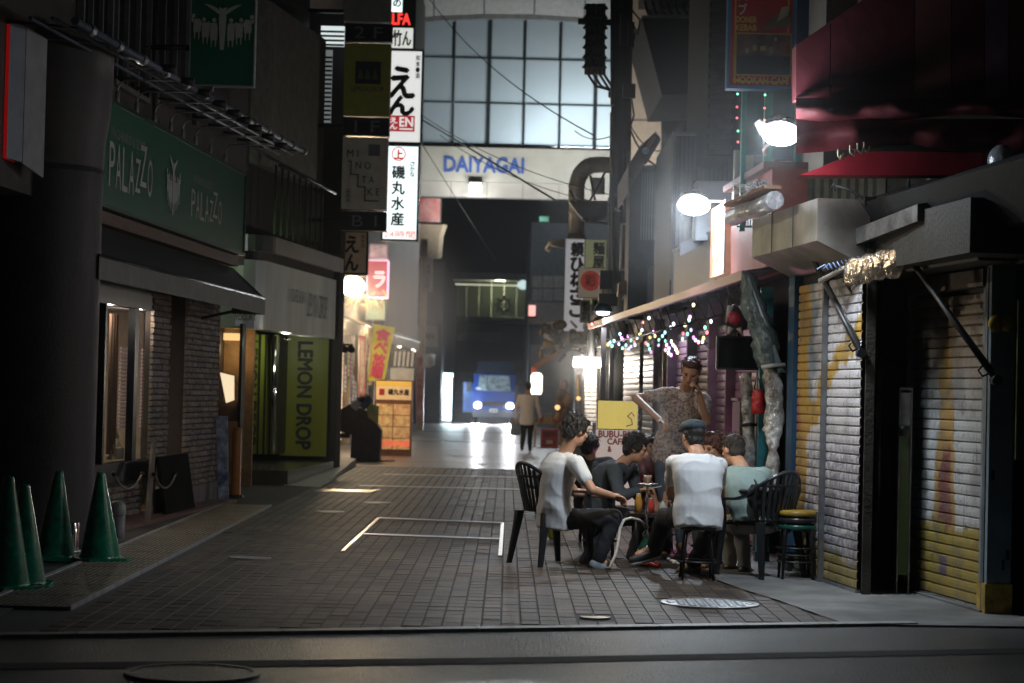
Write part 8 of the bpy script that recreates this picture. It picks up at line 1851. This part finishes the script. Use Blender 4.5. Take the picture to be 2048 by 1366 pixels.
stool('stool hidden under the leaning young man', P2['hip'].x, 18.9, .01, SEATB); stool('stool under the person with reddish hair', W(1420,1030,18.5).x, 18.55, .01, SEATB); stool('stool under the person in maroon', W(1318,1020,20).x, 20.0, .01, SEATB); stool('stool under the person in black', W(1186,1015,20.7).x, 20.7, .01, SEATB)
sx = W(1598,1150,16.95).x-.02
for k, (mm, lb) in enumerate(((SEATG,'lowest green topped stool of the stack by the painted shutter'), (SEATB,'middle dark stool of the stack by the painted shutter'), (SEATY,'top yellow seated stool of the stack by the painted shutter'))): stool(lb, sx, 17.0, .012+.055*k, mm, group='stacked stools by the shutter')
# ================================================================ hookah, low table, clutter
gh = W(1292,1100,17.95); hx = gh.x; hk = thing('hookah', 'tall chrome hookah pipe standing between the seated people', 'hookah', (hx,17.95,.01))
c = Vector((hx,17.95,.012)); HG = mat('hookah_glass', (.03,.10,.07), .08, .2, var=.4, scale=20)
MB().lathe(c, [(.0,0),(.085,.0),(.10,.03),(.10,.09),(.06,.17),(.03,.22),(.035,.25)], 24).build('base_vase', HG, hk)
pr_ = [(.030,.25),(.034,.27),(.014,.30),(.026,.33),(.012,.36),(.020,.385),(.012,.41),(.028,.44),(.014,.47),(.018,.50),(.010,.53),(.022,.56),(.010,.59),(.012,.66),(.02,.68)]
MB().lathe(c, pr_, 20).build('stem', CHROME, hk); MB().lathe(c, [(.02,.68),(.085,.685),(.09,.70),(.02,.69)], 24).build('tray', STEEL, hk); MB().lathe(c, [(.015,.69),(.02,.72),(.035,.75),(.035,.77),(0,.765)], 18).build('bowl', mat('clay_bowl', (.3,.2,.15), .6, var=.3), hk)
HOSE = mat('hose_pale', (.45,.42,.38), .5, var=.2, scale=60)
hp = [W(1288,1048,17.9), W(1278,1040,17.8), W(1262,1036,17.7), W(1248,1040,17.6), W(1240,1056,17.5), W(1236,1085,17.4), W(1230,1112,17.3), W(1220,1135,17.25), W(1210,1140,17.3)]
for p in hp:
    if p.z < .02: p.z = .03
MB().tube(hp, .012, 8).build('hose', HOSE, hk)
gt_ = W(1345,1095,18.35); tb = thing('low_table', 'low dark table with drinks in the middle of the group', 'table', (gt_.x,18.5,.01)); tc = Vector((gt_.x,18.5,0)); MB().box(tc+UP*.42, (.75,.5,.03)).build('top', mat('table_dark', (.05,.035,.03), .3, var=.3), tb)
for sx_ in (-1,1):
    for sy_ in (-1,1): MB().cyl(tc+V3(sx_*.32,sy_*.2,.012), tc+V3(sx_*.32,sy_*.2,.405), .018, n=8).build('leg', DARKM, tb)
r_ = random.Random(44)
for k, (cc, h) in enumerate((((.5,.25,.05),.16), ((.5,.05,.04),.12), ((.45,.45,.42),.09), ((.1,.25,.08),.2), ((.6,.5,.3),.08), ((.45,.1,.05),.1))):
    p = tc+V3(-.3+.11*k, r_.uniform(-.18,.1), .436); b_ = thing('drink', '%s on the low table between the people' % ('amber glass','red can','pale cup','green bottle','cream saucer cup','orange red cup')[k], 'drink', p); MB().lathe(p, [(0,0),(.032,0),(.036,h*.6),(.024,h*.85),(.022,h),(0,h)], 14).build('body', mat('drink_%d' % k, cc, .15, var=.15), b_); MB().lathe(p+UP*h, [(.024,0),(.024,.008),(0,.009)], 12).build('rim', GALV, b_)
for k in range(9):
    p = G(r_.uniform(1275,1440), r_.uniform(1115,1145)); p.y = r_.uniform(17.6,18.2); p.z = .012; c_ = ((.5,.06,.04),(.5,.45,.4),(.3,.3,.32),(.45,.2,.05))[k % 4]
    L_ = r_.uniform(.12,.3); a = r_.uniform(0,3.1); q = p+V3(math.cos(a)*L_, math.sin(a)*L_*.5, r_.uniform(0,.05)); o = thing('loose_item', 'small %s piece of smoking gear on the paving under the low table' % ('red','cream','grey','orange')[k % 4], 'item', p, 'loose items under the low table'); MB().cyl(p+UP*.02, q+UP*.02, .016, .012, 7).build('tube', mat('loose_%d' % (k % 4), c_, .35, var=.2), o); MB().ell(q+UP*.025, .022, seg=8, rings=6).build('end_cap', GALV, o)
t = thing('yellow_bag', 'small yellow bag on the ground under the armchair', 'bag', G(1108,1078)); MB().ell(G(1108,1080)+UP*.09, .07,.05,.10).build('bag_body', mat('yellow_bag', (.4,.34,.04), .5, var=.4, scale=20), t); MB().tube([G(1108,1080)+V3(-.04,0,.17), G(1108,1080)+V3(0,0,.24), G(1108,1080)+V3(.04,0,.17)], .006, 5).build('handle', BLK, t)
# smoke drifting between the standing man and the boards
sm = MB().ell(W(1300,860,18.9), .26, .2, .42, seg=16, rings=12); m = bpy.data.materials.new('smoke_volume'); m.use_nodes = True; n = m.node_tree.nodes; l = m.node_tree.links; n.remove(n['Principled BSDF'])
pv = n.new('ShaderNodeVolumePrincipled'); pv.inputs['Color'].default_value = (.8,.8,.82,1); tx = n.new('ShaderNodeTexNoise'); tx.inputs['Scale'].default_value = 5; mr = n.new('ShaderNodeMapRange'); mr.inputs['From Min'].default_value = .45; mr.inputs['From Max'].default_value = .8; mr.inputs['To Max'].default_value = 2.4; l.new(tx.outputs[0], mr.inputs[0]); l.new(mr.outputs[0], pv.inputs['Density']); l.new(pv.outputs[0], n['Material Output'].inputs['Volume'])
o = sm.build('smoke', m, None, loc=W(1300,860,18.9)); tag(o, 'thin hookah smoke drifting in front of the standing man', 'smoke', kind='stuff')
glow_mist('bar_lamp_glow', 'added thin volume giving the flood lamps at the bar front a glow', Vector((1.9,18.4,3.5)), (2.0,5.6,1.5), .013, .76)  # volume added for the halo of the cool flood lamps
# thin haze box added to spread a glow round the lamps
hz = MB().hexa(Vector((-40,-3,-1.2)), Vector((90,0,0)), Vector((0,200,0)), UP*34)
m = bpy.data.materials.new('lamp_glow_haze'); m.use_nodes = True; n = m.node_tree.nodes; l = m.node_tree.links; n.remove(n['Principled BSDF'])
pv = n.new('ShaderNodeVolumePrincipled'); pv.inputs['Color'].default_value = (.85,.88,.92,1); pv.inputs['Density'].default_value = .0003; pv.inputs['Anisotropy'].default_value = .8
l.new(pv.outputs[0], n['Material Output'].inputs['Volume'])
o = hz.build('haze', m); o['kind'] = 'stuff'
